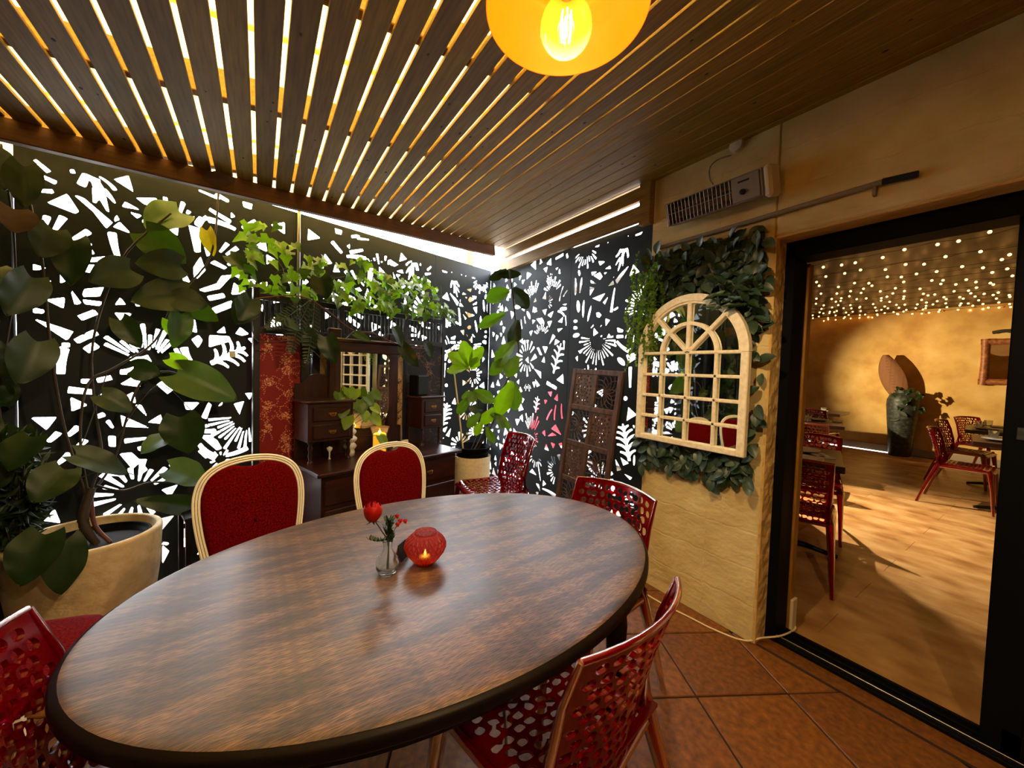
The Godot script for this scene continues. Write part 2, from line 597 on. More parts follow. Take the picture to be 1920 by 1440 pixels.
	M.red_glass.clearcoat_roughness = 0.05
	M.white = mat(Color(0.85, 0.84, 0.81), 0.35)
	M.cream = mat(Color(0.86, 0.78, 0.62), 0.5)
	M.ivory = tex_mat(noise_tex(91, 0.02, [[0.0, Color(0.90, 0.83, 0.67)], [0.6, Color(0.97, 0.91, 0.76)], [1.0, Color(0.99, 0.95, 0.83)]], 256, 4), Vector3(6, 6, 6), 0.55)
	M.concrete = tex_mat(noise_tex(92, 0.012, [[0.0, Color(0.70, 0.60, 0.44)], [0.5, Color(0.80, 0.71, 0.54)], [1.0, Color(0.86, 0.78, 0.62)]], 512, 6), Vector3(2.4, 2.4, 2.4), 0.8)
	M.concrete.normal_enabled = true
	M.concrete.normal_texture = noise_tex(93, 0.05, [], 256, 4, FastNoiseLite.TYPE_SIMPLEX_SMOOTH, true, 3.0)
	M.concrete.normal_scale = 0.5
	M.soil = tex_mat(noise_tex(94, 0.06, [[0.0, Color(0.02, 0.015, 0.01)], [1.0, Color(0.10, 0.07, 0.045)]], 256, 3), Vector3(4, 4, 4), 0.95)
	M.steel = mat(Color(0.55, 0.55, 0.55), 0.3, 1.0)
	M.heater = mat(Color(0.55, 0.50, 0.45), 0.42, 0.7)
	M.plastic = mat(Color(0.80, 0.77, 0.70), 0.5)
	M.pipe = mat(Color(0.52, 0.46, 0.38), 0.5)
	M.cable = mat(Color(0.88, 0.80, 0.62), 0.5)
	M.wax = mat(Color(0.98, 0.86, 0.5), 0.5)
	M.wax.subsurf_scatter_enabled = true
	M.wax.subsurf_scatter_strength = 0.4
	M.paper = mat(Color(0.9, 0.88, 0.82), 0.7)
	M.cane = mat(Color(0.82, 0.74, 0.52), 0.6)
	# plants
	M.leaf_big = leaf_mat(Color(0.22, 0.31, 0.085), 0.42, 0.25)
	M.leaf_dark = leaf_mat(Color(0.12, 0.20, 0.06), 0.45, 0.08)
	M.leaf_bright = leaf_mat(Color(0.50, 0.63, 0.07), 0.45, 0.55)
	M.leaf_yellow = leaf_mat(Color(0.62, 0.50, 0.10), 0.5, 0.45)
	M.leaf_fig = leaf_mat(Color(0.33, 0.45, 0.09), 0.42, 0.45)
	M.leaf_ivy = leaf_mat(Color(0.46, 0.58, 0.12), 0.45, 0.5)
	M.leaf_ivy2 = leaf_mat(Color(0.28, 0.40, 0.10), 0.45, 0.35)
	M.leaf_wall = leaf_mat(Color(0.19, 0.27, 0.19), 0.40, 0.0)
	M.leaf_wall2 = leaf_mat(Color(0.28, 0.36, 0.27), 0.38, 0.0)
	M.leaf_dry = leaf_mat(Color(0.34, 0.22, 0.12), 0.7, 0.1)
	M.stem = mat(Color(0.20, 0.15, 0.08), 0.7)
	M.stem_green = mat(Color(0.22, 0.27, 0.10), 0.6)
	M.stem_red = mat(Color(0.36, 0.16, 0.08), 0.6)
	M.petal_red = mat(Color(0.66, 0.0, 0.02), 0.5)
	M.petal_pink = mat(Color(0.86, 0.20, 0.16), 0.55)
	M.petal_yellow = mat(Color(0.98, 0.78, 0.08), 0.55)
	# lamps
	M.filament = mat(Color(1, 0.8, 0.4))
	M.filament.emission_enabled = true
	M.filament.emission = Color(1.0, 0.72, 0.30)
	M.filament.emission_energy_multiplier = 25.0
	M.flame = M.filament.duplicate()
	M.flame.emission_energy_multiplier = 14.0
	M.fairy = mat(Color(1, 0.9, 0.7))
	M.fairy.emission_enabled = true
	M.fairy.emission = Color(1.0, 0.70, 0.36)
	M.fairy.emission_energy_multiplier = 10.0
	M.down = mat(Color(1, 0.95, 0.85))
	M.down.emission_enabled = true
	M.down.emission = Color(1.0, 0.85, 0.62)
	M.down.emission_energy_multiplier = 4.0
	M.shade = mat(Color(0.85, 0.54, 0.03), 0.5)
	M.shade.backlight_enabled = true
	M.shade.backlight = Color(0.05, 0.04, 0.01)
	M.amber = mat(Color(1.0, 0.80, 0.35, 0.10), 0.03)
	M.amber.transparency = BaseMaterial3D.TRANSPARENCY_ALPHA
	M.ground = tex_mat(noise_tex(95, 0.01, [[0.0, Color(0.6, 0.58, 0.54)], [1.0, Color(0.8, 0.78, 0.74)]], 256, 4), Vector3(0.5, 0.5, 0.5), 0.9)
	M.outwall = mat(Color(0.86, 0.83, 0.78), 0.8)
	M.red_cloth = mat(Color(0.72, 0.06, 0.13), 0.8)
	M.urn = tex_mat(noise_tex(96, 0.02, [[0.0, Color(0.05, 0.06, 0.05)], [0.5, Color(0.17, 0.18, 0.155)], [1.0, Color(0.36, 0.36, 0.31)]], 256, 5), Vector3(3, 3, 3), 0.5)
	M.woven = tex_mat(noise_tex(97, 0.02, [[0.0, Color(0.34, 0.20, 0.10)], [1.0, Color(0.62, 0.42, 0.24)]], 256, 3), Vector3(6, 40, 6), 0.8)
	M.log = tex_mat(noise_tex(98, 0.015, [[0.0, Color(0.42, 0.20, 0.08)], [1.0, Color(0.74, 0.46, 0.22)]], 256, 4), Vector3(4, 4, 4), 0.5)
	M.wall_red = print_tex(Color(0.50, 0.01, 0.03), Color(0.92, 0.74, 0.52), 5, 0.0)
	M.wall_cream = print_tex(Color(0.82, 0.66, 0.44), Color(0.08, 0.06, 0.05), 9, 0.0)
	M.wall_black = print_tex(Color(0.045, 0.03, 0.035), Color(0.66, 0.44, 0.33), 12, 0.0)

# courses of the painted wall, trowel marks and pits, as height
func wall_relief() -> ImageTexture:
	var im := Image.create(512, 512, false, Image.FORMAT_L8)
	var a := FastNoiseLite.new(); a.seed = 4; a.frequency = 0.012; a.fractal_octaves = 4
	var b := FastNoiseLite.new(); b.seed = 8; b.frequency = 0.004
	for y in 512:
		for x in 512:
			var h := 0.55 + 0.22 * a.get_noise_2d(x, y * 2.2) + 0.06 * a.get_noise_2d(x * 5.0, y * 5.0)
			var course := fposmod((y + 7.0 * b.get_noise_2d(x * 3.0, y)) / 85.33, 1.0)
			if course < 0.05:
				h -= 0.16 * (0.5 + 0.5 * b.get_noise_2d(x * 4.0 + 300, y * 0.3)) 
			im.set_pixel(x, y, Color(h, h, h))
	return ImageTexture.create_from_image(im)

# printed wallpaper: roses, leaves and trailing stems
func print_tex(ground: Color, ink: Color, seed_: int, _x: float) -> StandardMaterial3D:
	var im := Image.create(256, 512, false, Image.FORMAT_RGB8)
	im.fill(ground)
	var r := RandomNumberGenerator.new()
	r.seed = seed_
	var dab := func(x: float, y: float, rad: float, c: Color):
		for j in range(int(y - rad), int(y + rad) + 1):
			for i in range(int(x - rad), int(x + rad) + 1):
				if (i - x) * (i - x) + (j - y) * (j - y) < rad * rad:
					im.set_pixel(posmod(i, 256), posmod(j, 512), c)
	for f in 7:
		var cx := 40.0 + 150.0 * (f % 2) + r.randf_range(-14, 14)
		var cy := 40.0 + 74.0 * f
		for p in 46:
			var a := r.randf() * TAU
			var d := sqrt(r.randf()) * 33.0
			dab.call(cx + cos(a) * d, cy + sin(a) * d * 0.8, r.randf_range(1.5, 5.0), ink.lerp(ground, r.randf() * 0.55))
		for s in 8:
			var x := cx; var y := cy
			var a := r.randf() * TAU
			for k in 46:
				a += r.randf_range(-0.3, 0.3)
				x += cos(a) * 2.0
				y += sin(a) * 2.0
				dab.call(x, y, 0.8, ink.lerp(ground, 0.35))
				if k % 7 == 6:
					for q in 5:
						dab.call(x + cos(a + 1.2) * q * 1.6, y + sin(a + 1.2) * q * 1.6, 2.4 - 0.35 * q, ink.lerp(ground, 0.25))
	var m := mat(Color.WHITE, 0.7)
	m.albedo_texture = ImageTexture.create_from_image(im)
	return m

# ------------------------------------------------------------------ the room shell
func build_shell():
	# floor: square terracotta tiles laid at an angle, each its own piece, joints recessed
	var fl := struct_node("floor", "brown tiled patio floor with dark joints")
	part(fl, "grout_bed", box_mesh(Vector3(4.2, 0.10, 6.2), 0.0, Vector3(0.55, -0.056, -1.2)), M.grout)
	var ang := deg_to_rad(29.6)
	var du := Vector3(cos(ang), 0, sin(ang)) ; var dv := Vector3(-sin(ang), 0, cos(ang))
	# du runs along (.869,.495), dv along (-.495,.869)
	var tm := [box_mesh(Vector3(0.391, 0.02, 0.364), 0.003, Vector3(0, -0.01, 0)), box_mesh(Vector3(0.392, 0.021, 0.365), 0.003, Vector3(0, -0.0095, 0))]
	for i in range(-8, 10):
		for j in range(-10, 9):
			var u := 0.91 + 0.4 * (i + 0.5); var w := -1.832 + 0.373 * (j + 0.5)
			var p := du * u + dv * w
			if p.x < -1.1 or p.x > 2.26 or p.z < -3.6 or p.z > 0.75:
				continue
			if p.x < 0.2 and p.z > -0.3: continue
			part(fl, "tile", tm[rng.randi() % 2], M.tile if rng.randf() < 0.6 else M.tile2, Transform3D(Basis(Vector3.UP, -ang), p + Vector3(0, rng.randf_range(-0.0006, 0.0006), 0)))
	# strip of mortar between tiles and door track
	part(fl, "threshold_strip", box_mesh(Vector3(0.10, 0.022, 3.2), 0.004, Vector3(2.115, -0.009, 0.75)), M.tile2)
	part(fl, "threshold_groove", box_mesh(Vector3(0.012, 0.004, 3.0), 0.0, Vector3(2.062, 0.0015, 0.67)), M.grout)
	# house wall with the door opening
	var w := struct_node("wall_right", "painted rough-rendered house wall in warm cream")
	var g := G.new()
	g.box(Vector3(2.048 + 0.126, 1.36, -1.19), Vector3(0.252, 2.72, 0.69), Basis(), 0.003)
	part(w, "wall_pier", g.mesh(), M.plaster)
	part(w, "door_lintel", box_mesh(Vector3(0.252, 0.73, 3.05), 0.01, Vector3(2.174, 2.365, 0.68)), M.plaster)
	part(w, "wall_pier", box_mesh(Vector3(0.252, 2.72, 0.8), 0.01, Vector3(2.174, 1.36, 2.0)), M.plaster)
	# rough reveal of the opening, a thin render coat proud of the pier
	part(w, "reveal_render", box_mesh(Vector3(0.112, 2.0, 0.014), 0.004, Vector3(2.106, 1.0, -0.842)), M.jamb)
	part(w, "reveal_render", box_mesh(Vector3(0.112, 0.012, 2.2), 0.004, Vector3(2.106, 1.998, 0.26)), M.jamb)
	# left and rear sides of the covered patio: dark stained boards
	var l := struct_node("wall_left", "dark boarded side of the patio behind the planter")
	part(l, "backing", box_mesh(Vector3(0.05, 2.6, 5.2), 0.0, Vector3(-1.30, 1.3, -0.75)), M.inner_black)
	for k in 22:
		part(l, "board", box_mesh(Vector3(0.022, 2.5, 0.15), 0.003, Vector3(-1.262, 1.25, -3.05 + k * 0.16)), M.black)
	var b := struct_node("wall_rear", "dark boarded end of the patio behind the viewer")
	part(b, "backing", box_mesh(Vector3(3.5, 2.7, 0.06), 0.0, Vector3(0.45, 1.35, 1.85)), M.inner_black)
	# sliding door: black aluminium frame, one leaf pushed aside, track on the floor
	var d := struct_node("door_1", "black aluminium sliding door frame standing open to the dining room")
	part(d, "door_frame", box_mesh(Vector3(0.14, 2.02, 0.055), 0.004, Vector3(2.232, 1.0, -0.822)), M.frame_black)
	part(d, "door_frame", box_mesh(Vector3(0.14, 0.085, 3.0), 0.004, Vector3(2.232, 1.955, 0.66)), M.frame_black)
	part(d, "jamb_face", box_mesh(Vector3(0.05, 1.9, 0.03), 0.003, Vector3(2.335, 0.96, -0.80)), M.oak)
	part(d, "jamb_block", box_mesh(Vector3(0.055, 0.17, 0.014), 0.003, Vector3(2.335, 0.09, -0.778)), M.cream)
	var leaf := part(d, "sliding_leaf", box_mesh(Vector3(0.045, 1.93, 0.095), 0.004, Vector3(2.225, 0.975, -0.098)), M.frame_black)
	part(leaf, "bottom_rail", box_mesh(Vector3(0.045, 0.10, 1.2), 0.004, Vector3(2.225, 0.06, 0.5)), M.frame_black)
	part(leaf, "top_rail", box_mesh(Vector3(0.045, 0.08, 1.2), 0.004, Vector3(2.225, 1.90, 0.5)), M.frame_black)
	part(leaf, "stile", box_mesh(Vector3(0.045, 1.93, 0.09), 0.004, Vector3(2.225, 0.975, 1.1)), M.frame_black)
	part(leaf, "glass_pane", box_mesh(Vector3(0.006, 1.78, 1.12), 0.0, Vector3(2.225, 0.98, 0.5)), M.pane)
	var lock := G.new()
	lock.lathe([Vector2(0.0001, 0.004), Vector2(0.009, 0.004), Vector2(0.011, 0.0), Vector2(0.011, -0.004)], 14, Transform3D(Basis(Vector3.BACK, PI / 2), Vector3(2.2, 1.16, -0.105)))
	lock.box(Vector3(2.199, 1.16, -0.105), Vector3(0.006, 0.045, 0.022), Basis(), 0.002)
	part(leaf, "lock", lock.mesh(), M.steel)
	var tr := part(d, "floor_track", box_mesh(Vector3(0.15, 0.024, 3.0), 0.002, Vector3(2.235, 0.006, 0.66)), M.frame_black)
	for k in 3:
		part(tr, "track_rail", box_mesh(Vector3(0.006, 0.012, 3.0), 0.001, Vector3(2.185 + 0.045 * k, 0.023, 0.66)), M.steel if k == 0 else M.frame_black)

func roof_y(x: float) -> float:
	return 2.53 + 0.08 * (x - 2.05)

func beam_z(x: float) -> float:      # plan line of the beam along the long screen
	return (-2.612 - 0.252 * x) / 0.968

func build_ceiling():
	var c := struct_node("ceiling", "sloping ceiling of spaced timber boards with daylight in the gaps")
	var tilt := atan(0.08)
	var ms := [M.slat, M.slat2, M.slat3]
	var x := 0.0653 - 0.0925 * 15
	var meshes := {}
	while x < 2.02:
		var gap := 0.0155 if x < 0.75 else lerpf(0.0155, 0.0035, clampf((x - 0.75) / 0.85, 0, 1))
		var wd := 0.0925 - gap
		var z0 := beam_z(x) - 0.028
		var ln := 1.75 - z0
		var key := "%.3f" % wd
		var xx := x + 0.04625
		part(c, "ceiling_board", box_mesh(Vector3(wd, 0.019, ln), 0.0025), ms[rng.randi() % 3], Transform3D(Basis(Vector3.BACK, tilt), Vector3(xx, roof_y(xx) + 0.0095, z0 + ln / 2)))
		x += 0.0925
	# knots in the boards, flush dark discs
	var kn := G.new()
	for k in 70:
		var kx := rng.randf_range(-0.6, 1.95)
		var i := floorf((kx - 0.0653) / 0.0925)
		kx = 0.0653 + 0.0925 * (i + 0.5) + rng.randf_range(-0.022, 0.022)
		var kz := rng.randf_range(-3.0, -0.3)
		kn.lathe([Vector2(0.0001, -0.0006), Vector2(rng.randf_range(0.003, 0.009), -0.0005), Vector2(0.009, 0.002)], 8, Transform3D(Basis(Vector3.BACK, tilt), Vector3(kx, roof_y(kx), kz)), 0.7, 1.2)
	var kp := part(c, "knots", kn.mesh(), M.knot)
	kp.set_meta("kind", "stuff")
	for z in [-2.65, -1.965, -1.285, -0.60, 0.08, 0.76, 1.4]:
		part(c, "rafter", box_mesh(Vector3(3.45, 0.11, 0.045), 0.003), M.rail, Transform3D(Basis(Vector3.BACK, tilt), Vector3(0.4, roof_y(0.4) + 0.076, z)))
	for k in 6:
		part(c, "roof_sheet", box_mesh(Vector3(3.5, 0.003, 0.86), 0.0), M.sheet, Transform3D(Basis(Vector3.BACK, tilt), Vector3(0.4, roof_y(0.4) + 0.140 + 0.004 * (k % 2), -2.92 + 0.83 * k)))
	# beam under the board ends, along the long screen
	var bm := struct_node("trim_1", "reddish timber beam along the top of the long screen")
	var a := Vector3(-1.25, roof_y(-1.25), beam_z(-1.25)); var b := Vector3(1.885, roof_y(1.885), beam_z(1.885))
	var d := (b - a)
	var bx := d.normalized(); var bz := bx.cross(Vector3.UP).normalized(); var by := bz.cross(bx).normalized()
	part(bm, "beam", box_mesh(Vector3(d.length(), 0.092, 0.045), 0.004), M.beam, Transform3D(Basis(bx, by, bz), (a + b) / 2 - by * 0.046 - bz * 0.0225))
	# rails above the short screen
	var tr := struct_node("trim_2", "two timber rails with gaps of daylight above the short screen")
	part(tr, "timber_rail", box_mesh(Vector3(0.035, 0.084, 1.64), 0.004, Vector3(2.015, 2.466, -2.39)), M.rail)
	part(tr, "timber_rail", box_mesh(Vector3(0.035, 0.096, 1.72), 0.004, Vector3(2.015, 2.344, -2.43)), M.rail)
	part(tr, "end_post", box_mesh(Vector3(0.048, 0.27, 0.085), 0.004, Vector3(2.022, 2.40, -1.565)), M.rail)

# ------------------------------------------------------------------ laser-cut screens
func screen(called: String, label: String, at: Transform3D, w: float, h: float, H: Array, grow := 0.0015):
	var o := thing(called, label, "screen", Vector3.ZERO, 0, "black laser-cut leaf-pattern screens")
	o.transform = at
	var rim := 0.035
	var keep := []
	for p in H:
		var q := PackedVector2Array()
		var ok := true
		for v in p:
			if v.x < -0.05 or v.x > w + 0.05: ok = false
			q.append(Vector2(clampf(v.x, rim, w - rim), clampf(v.y, 0.05, h - 0.03)))
		if ok: keep.append(q)
	part(o, "cut_sheet", perforated(w, h, 0.0075, keep, 0.004, null, grow), M.black)
	for e in [0.012, w - 0.012]:
		part(o, "edge_bar", box_mesh(Vector3(0.024, h, 0.022), 0.003, Vector3(e, h / 2, -0.013)), M.black_metal)
	part(o, "foot_bar", box_mesh(Vector3(w, 0.04, 0.022), 0.003, Vector3(w / 2, 0.02, -0.013)), M.black_metal)
	part(o, "head_bar", box_mesh(Vector3(w, 0.024, 0.022), 0.003, Vector3(w / 2, h - 0.012, -0.013)), M.black_metal)

func filler(H: Array, w: float, h: float, n: int, r: RandomNumberGenerator):
	# small triangles and slits where the motifs leave broad metal
	var cent := []
	for p in H:
		for v in p: cent.append(v)
	for k in n:
		var c := Vector2(r.randf_range(0.05, w - 0.05), r.randf_range(0.08, h - 0.06))
		var near := 1e9
		for q in cent: near = minf(near, c.distance_to(q))
		if near < 0.045: continue
		var a := r.randf() * TAU
		var s := r.randf_range(0.022, minf(0.05, near - 0.012))
		var tri := []
		for i in 3:
			tri.append(c + Vector2(cos(a + i * 2.1), sin(a + i * 2.1)) * s * (1.0 if i else 1.35))
		poly(H, tri)
		for q in tri: cent.append(q)

func flip(H: Array, w: float) -> Array:
	var o := []
	for p in H:
		var q := PackedVector2Array()
		for v in p: q.append(Vector2(w - v.x, v.y))
		o.append(q)
	return o

func build_screens():
	var AL := []; var B1 := []; var B2 := []
	slit(AL, Vector2(0.207, 2.188), Vector2(0.224, 2.249), 0.030, 0.024, 0.00)
	slit(AL, Vector2(0.219, 2.241), Vector2(0.269, 2.227), 0.022, 0.025, 0.00)
	slit(AL, Vector2(0.252, 2.233), Vector2(0.269, 2.190), 0.027, 0.037, 0.00)
	slit(AL, Vector2(0.263, 2.188), Vector2(0.251, 2.119), 0.037, 0.009, 0.00)
	slit(AL, Vector2(0.269, 2.184), Vector2(0.299, 2.086), 0.037, 0.004, 0.00)
	slit(AL, Vector2(0.280, 2.194), Vector2(0.323, 2.141), 0.027, 0.005, -0.10)
	slit(AL, Vector2(0.269, 2.255), Vector2(0.325, 2.208), 0.006, 0.016, -0.15)
	poly(AL, [Vector2(0.171, 2.252), Vector2(0.183, 2.257), Vector2(0.187, 2.241), Vector2(0.173, 2.235)])
	poly(AL, [Vector2(0.099, 2.066), Vector2(0.160, 2.129), Vector2(0.197, 2.056), Vector2(0.185, 2.043)])
	poly(AL, [Vector2(0.182, 2.134), Vector2(0.214, 2.128), Vector2(0.313, 2.037), Vector2(0.291, 2.002), Vector2(0.247, 2.072)])
	poly(AL, [Vector2(0.320, 2.045), Vector2(0.327, 2.082), Vector2(0.338, 2.060)])
	poly(AL, [Vector2(0.317, 2.016), Vector2(0.340, 2.048), Vector2(0.379, 2.001)])
	slit(AL, Vector2(0.311, 1.985), Vector2(0.336, 1.845), 0.032, 0.016, 0.04)
	poly(AL, [Vector2(0.321, 1.829), Vector2(0.345, 1.841), Vector2(0.350, 1.807), Vector2(0.336, 1.794)])
	slit(AL, Vector2(0.062, 2.253), Vector2(0.104, 2.213), 0.011, 0.017, 0.00)
	slit(AL, Vector2(0.067, 2.190), Vector2(0.126, 2.170), 0.011, 0.018, 0.00)
	slit(AL, Vector2(0.064, 2.112), Vector2(0.116, 2.125), 0.011, 0.018, 0.00)
	fan(AL, Vector2(0.051, 1.768), 0.167, 0.277, 84, 2, 8, 0.66)
	poly(AL, [Vector2(0.350, 2.131), Vector2(0.361, 2.160), Vector2(0.417, 2.137)])
	poly(AL, [Vector2(0.379, 2.112), Vector2(0.424, 2.110), Vector2(0.407, 2.088)])
	poly(AL, [Vector2(0.424, 2.077), Vector2(0.450, 2.121), Vector2(0.440, 2.069)])
	poly(AL, [Vector2(0.405, 2.195), Vector2(0.483, 2.222), Vector2(0.478, 2.177), Vector2(0.436, 2.173)])
	fan(AL, Vector2(0.546, 2.018), 0.165, 0.234, 112, 42, 7, 0.60)
	slit(AL, Vector2(0.668, 2.333), Vector2(0.764, 2.317), 0.009, 0.015, 0.00)
	slit(AL, Vector2(0.746, 2.340), Vector2(0.810, 2.318), 0.022, 0.018, 0.00)
	poly(AL, [Vector2(0.883, 2.343), Vector2(0.935, 2.350), Vector2(0.929, 2.309), Vector2(0.889, 2.311)])
	slit(AL, Vector2(0.717, 2.239), Vector2(0.820, 2.195), 0.016, 0.025, 0.00)
	slit(AL, Vector2(0.711, 2.176), Vector2(0.845, 2.157), 0.033, 0.017, -0.10)
	slit(AL, Vector2(0.883, 2.176), Vector2(0.956, 2.240), 0.020, 0.027, 0.00)
	poly(AL, [Vector2(0.823, 2.255), Vector2(0.845, 2.236), Vector2(0.823, 2.222)])
	poly(AL, [Vector2(0.646, 2.138), Vector2(0.671, 2.185), Vector2(0.691, 2.159), Vector2(0.671, 2.113)])
	poly(AL, [Vector2(0.621, 2.116), Vector2(0.671, 2.110), Vector2(0.674, 1.974), Vector2(0.648, 1.968)])
	poly(AL, [Vector2(0.688, 2.028), Vector2(0.729, 1.980), Vector2(0.705, 1.957)])
	poly(AL, [Vector2(0.645, 1.821), Vector2(0.642, 1.874), Vector2(0.674, 1.945), Vector2(0.696, 1.871), Vector2(0.659, 1.816)])
	poly(AL, [Vector2(0.720, 1.920), Vector2(0.741, 1.939), Vector2(0.801, 1.912), Vector2(0.789, 1.898)])
	poly(AL, [Vector2(0.665, 1.749), Vector2(0.752, 1.801), Vector2(0.777, 1.854), Vector2(0.829, 1.869), Vector2(0.765, 1.774), Vector2(0.693, 1.743)])
	fan(AL, Vector2(0.711, 1.903), 0.110, 0.212, 66, -20, 6, 0.55)
	slit(AL, Vector2(0.711, 1.705), Vector2(0.789, 1.737), 0.026, 0.024, 0.00)
	slit(AL, Vector2(0.738, 1.635), Vector2(0.833, 1.694), 0.033, 0.034, 0.00)
	poly(AL, [Vector2(0.588, 1.820), Vector2(0.609, 1.824), Vector2(0.626, 1.785), Vector2(0.604, 1.766)])
	poly(AL, [Vector2(0.208, 1.650), Vector2(0.214, 1.673), Vector2(0.278, 1.693), Vector2(0.265, 1.647), Vector2(0.210, 1.635)])
	poly(AL, [Vector2(0.208, 1.619), Vector2(0.273, 1.617), Vector2(0.264, 1.597), Vector2(0.214, 1.599)])
	poly(AL, [Vector2(0.168, 1.661), Vector2(0.201, 1.600), Vector2(0.181, 1.591)])
	slit(AL, Vector2(0.197, 1.525), Vector2(0.251, 1.563), 0.025, 0.025, 0.00)
	poly(AL, [Vector2(0.321, 1.611), Vector2(0.340, 1.650), Vector2(0.358, 1.617)])
	poly(AL, [Vector2(0.395, 1.635), Vector2(0.428, 1.624), Vector2(0.400, 1.613)])
	poly(AL, [Vector2(0.053, 1.762), Vector2(0.092, 1.751), Vector2(0.053, 1.734)])
	slit(AL, Vector2(0.052, 1.690), Vector2(0.104, 1.692), 0.009, 0.008, 0.00)
	poly(AL, [Vector2(0.135, 1.739), Vector2(0.174, 1.723), Vector2(0.135, 1.689)])
	poly(AL, [Vector2(0.215, 1.787), Vector2(0.261, 1.759), Vector2(0.215, 1.762)])
	slit(AL, Vector2(0.124, 1.770), Vector2(0.151, 1.761), 0.015, 0.016, 0.00)
	poly(AL, [Vector2(0.052, 1.504), Vector2(0.172, 1.454), Vector2(0.153, 1.410), Vector2(0.121, 1.440)])
	poly(AL, [Vector2(0.051, 1.556), Vector2(0.082, 1.549), Vector2(0.080, 1.534), Vector2(0.051, 1.533)])
	slit(AL, Vector2(0.137, 1.387), Vector2(0.161, 1.386), 0.018, 0.018, 0.00)
	slit(AL, Vector2(0.143, 1.370), Vector2(0.132, 1.242), 0.033, 0.025, 0.05)
	slit(AL, Vector2(0.183, 1.406), Vector2(0.216, 1.433), 0.023, 0.025, 0.00)
	slit(AL, Vector2(0.221, 1.437), Vector2(0.252, 1.459), 0.028, 0.028, 0.00)
	slit(AL, Vector2(0.216, 1.362), Vector2(0.252, 1.395), 0.031, 0.032, 0.00)
	fan(AL, Vector2(0.446, 1.297), 0.089, 0.225, 152, 48, 12, 0.66)
	slit(AL, Vector2(0.374, 1.328), Vector2(0.451, 1.331), 0.020, 0.041, 0.20)
	slit(AL, Vector2(0.337, 1.254), Vector2(0.422, 1.282), 0.022, 0.041, 0.15)
	poly(AL, [Vector2(0.337, 1.188), Vector2(0.407, 1.248), Vector2(0.412, 1.174)])
	slit(AL, Vector2(0.155, 1.162), Vector2(0.239, 1.148), 0.031, 0.023, 0.00)
	slit(AL, Vector2(0.198, 1.205), Vector2(0.227, 1.205), 0.021, 0.021, 0.00)
	slit(AL, Vector2(0.253, 1.208), Vector2(0.303, 1.224), 0.023, 0.022, 0.00)
	slit(AL, Vector2(0.560, 1.392), Vector2(0.647, 1.295), 0.017, 0.010, 0.20)
	slit(AL, Vector2(0.597, 1.401), Vector2(0.650, 1.299), 0.036, 0.007, 0.15)
	frond(AL, Vector2(0.723, 1.312), Vector2(0.898, 1.420), 4, 0.082, 0.019)
	poly(AL, [Vector2(0.714, 1.412), Vector2(0.717, 1.483), Vector2(0.814, 1.484), Vector2(0.824, 1.458)])
	poly(AL, [Vector2(0.753, 1.505), Vector2(0.789, 1.543), Vector2(0.795, 1.505)])
	poly(AL, [Vector2(0.633, 1.451), Vector2(0.664, 1.479), Vector2(0.682, 1.451), Vector2(0.662, 1.405)])
	poly(AL, [Vector2(0.849, 1.506), Vector2(0.872, 1.547), Vector2(0.918, 1.509), Vector2(0.878, 1.497)])
	fan(AL, Vector2(0.913, 0.975), 0.088, 0.233, 178, 280, 11, 0.54)
	poly(AL, [Vector2(0.840, 1.059), Vector2(0.892, 1.072), Vector2(0.869, 0.990)])
	poly(AL, [Vector2(0.759, 1.048), Vector2(0.780, 1.073), Vector2(0.777, 1.054)])
	poly(AL, [Vector2(0.338, 1.020), Vector2(0.445, 0.944), Vector2(0.344, 0.960)])
	slit(AL, Vector2(0.351, 0.879), Vector2(0.439, 0.885), 0.024, 0.010, 0.00)
	poly(AL, [Vector2(0.394, 1.073), Vector2(0.416, 1.072), Vector2(0.440, 1.006)])
	poly(AL, [Vector2(0.597, 1.078), Vector2(0.667, 1.075), Vector2(0.635, 1.032), Vector2(0.607, 1.037)])
	poly(AL, [Vector2(0.678, 0.985), Vector2(0.711, 1.073), Vector2(0.725, 1.057), Vector2(0.702, 0.972)])
	slit(AL, Vector2(0.670, 0.904), Vector2(0.747, 0.896), 0.022, 0.023, 0.08)
	poly(AL, [Vector2(0.672, 0.873), Vector2(0.710, 0.873), Vector2(0.753, 0.834), Vector2(0.777, 0.781), Vector2(0.753, 0.773)])
	slit(AL, Vector2(0.667, 0.822), Vector2(0.747, 0.727), 0.018, 0.038, 0.14)
	slit(AL, Vector2(0.669, 0.784), Vector2(0.704, 0.734), 0.018, 0.015, 0.00)
	slit(AL, Vector2(0.802, 0.734), Vector2(0.913, 0.766), 0.020, 0.027, 0.10)
	slit(AL, Vector2(0.802, 0.680), Vector2(0.913, 0.702), 0.031, 0.024, 0.10)
	fan(AL, Vector2(0.771, 0.716), 0.026, 0.062, -180, 180, 10, 0.45)
	poly(AL, [Vector2(0.290, 0.913), Vector2(0.316, 0.910), Vector2(0.316, 0.854), Vector2(0.294, 0.857)])
	poly(AL, [Vector2(0.332, 0.812), Vector2(0.376, 0.812), Vector2(0.414, 0.758), Vector2(0.380, 0.723)])
	poly(AL, [Vector2(0.400, 0.839), Vector2(0.424, 0.843), Vector2(0.434, 0.807), Vector2(0.405, 0.821)])
	poly(AL, [Vector2(0.249, 1.029), Vector2(0.273, 1.041), Vector2(0.282, 1.021), Vector2(0.255, 1.010)])
	poly(AL, [Vector2(0.281, 0.992), Vector2(0.295, 1.000), Vector2(0.312, 0.953), Vector2(0.303, 0.954)])
	slit(AL, Vector2(0.491, 1.194), Vector2(0.538, 1.144), 0.028, 0.035, 0.00)
	poly(AL, [Vector2(0.528, 0.718), Vector2(0.552, 0.721), Vector2(0.571, 0.675), Vector2(0.557, 0.674)])
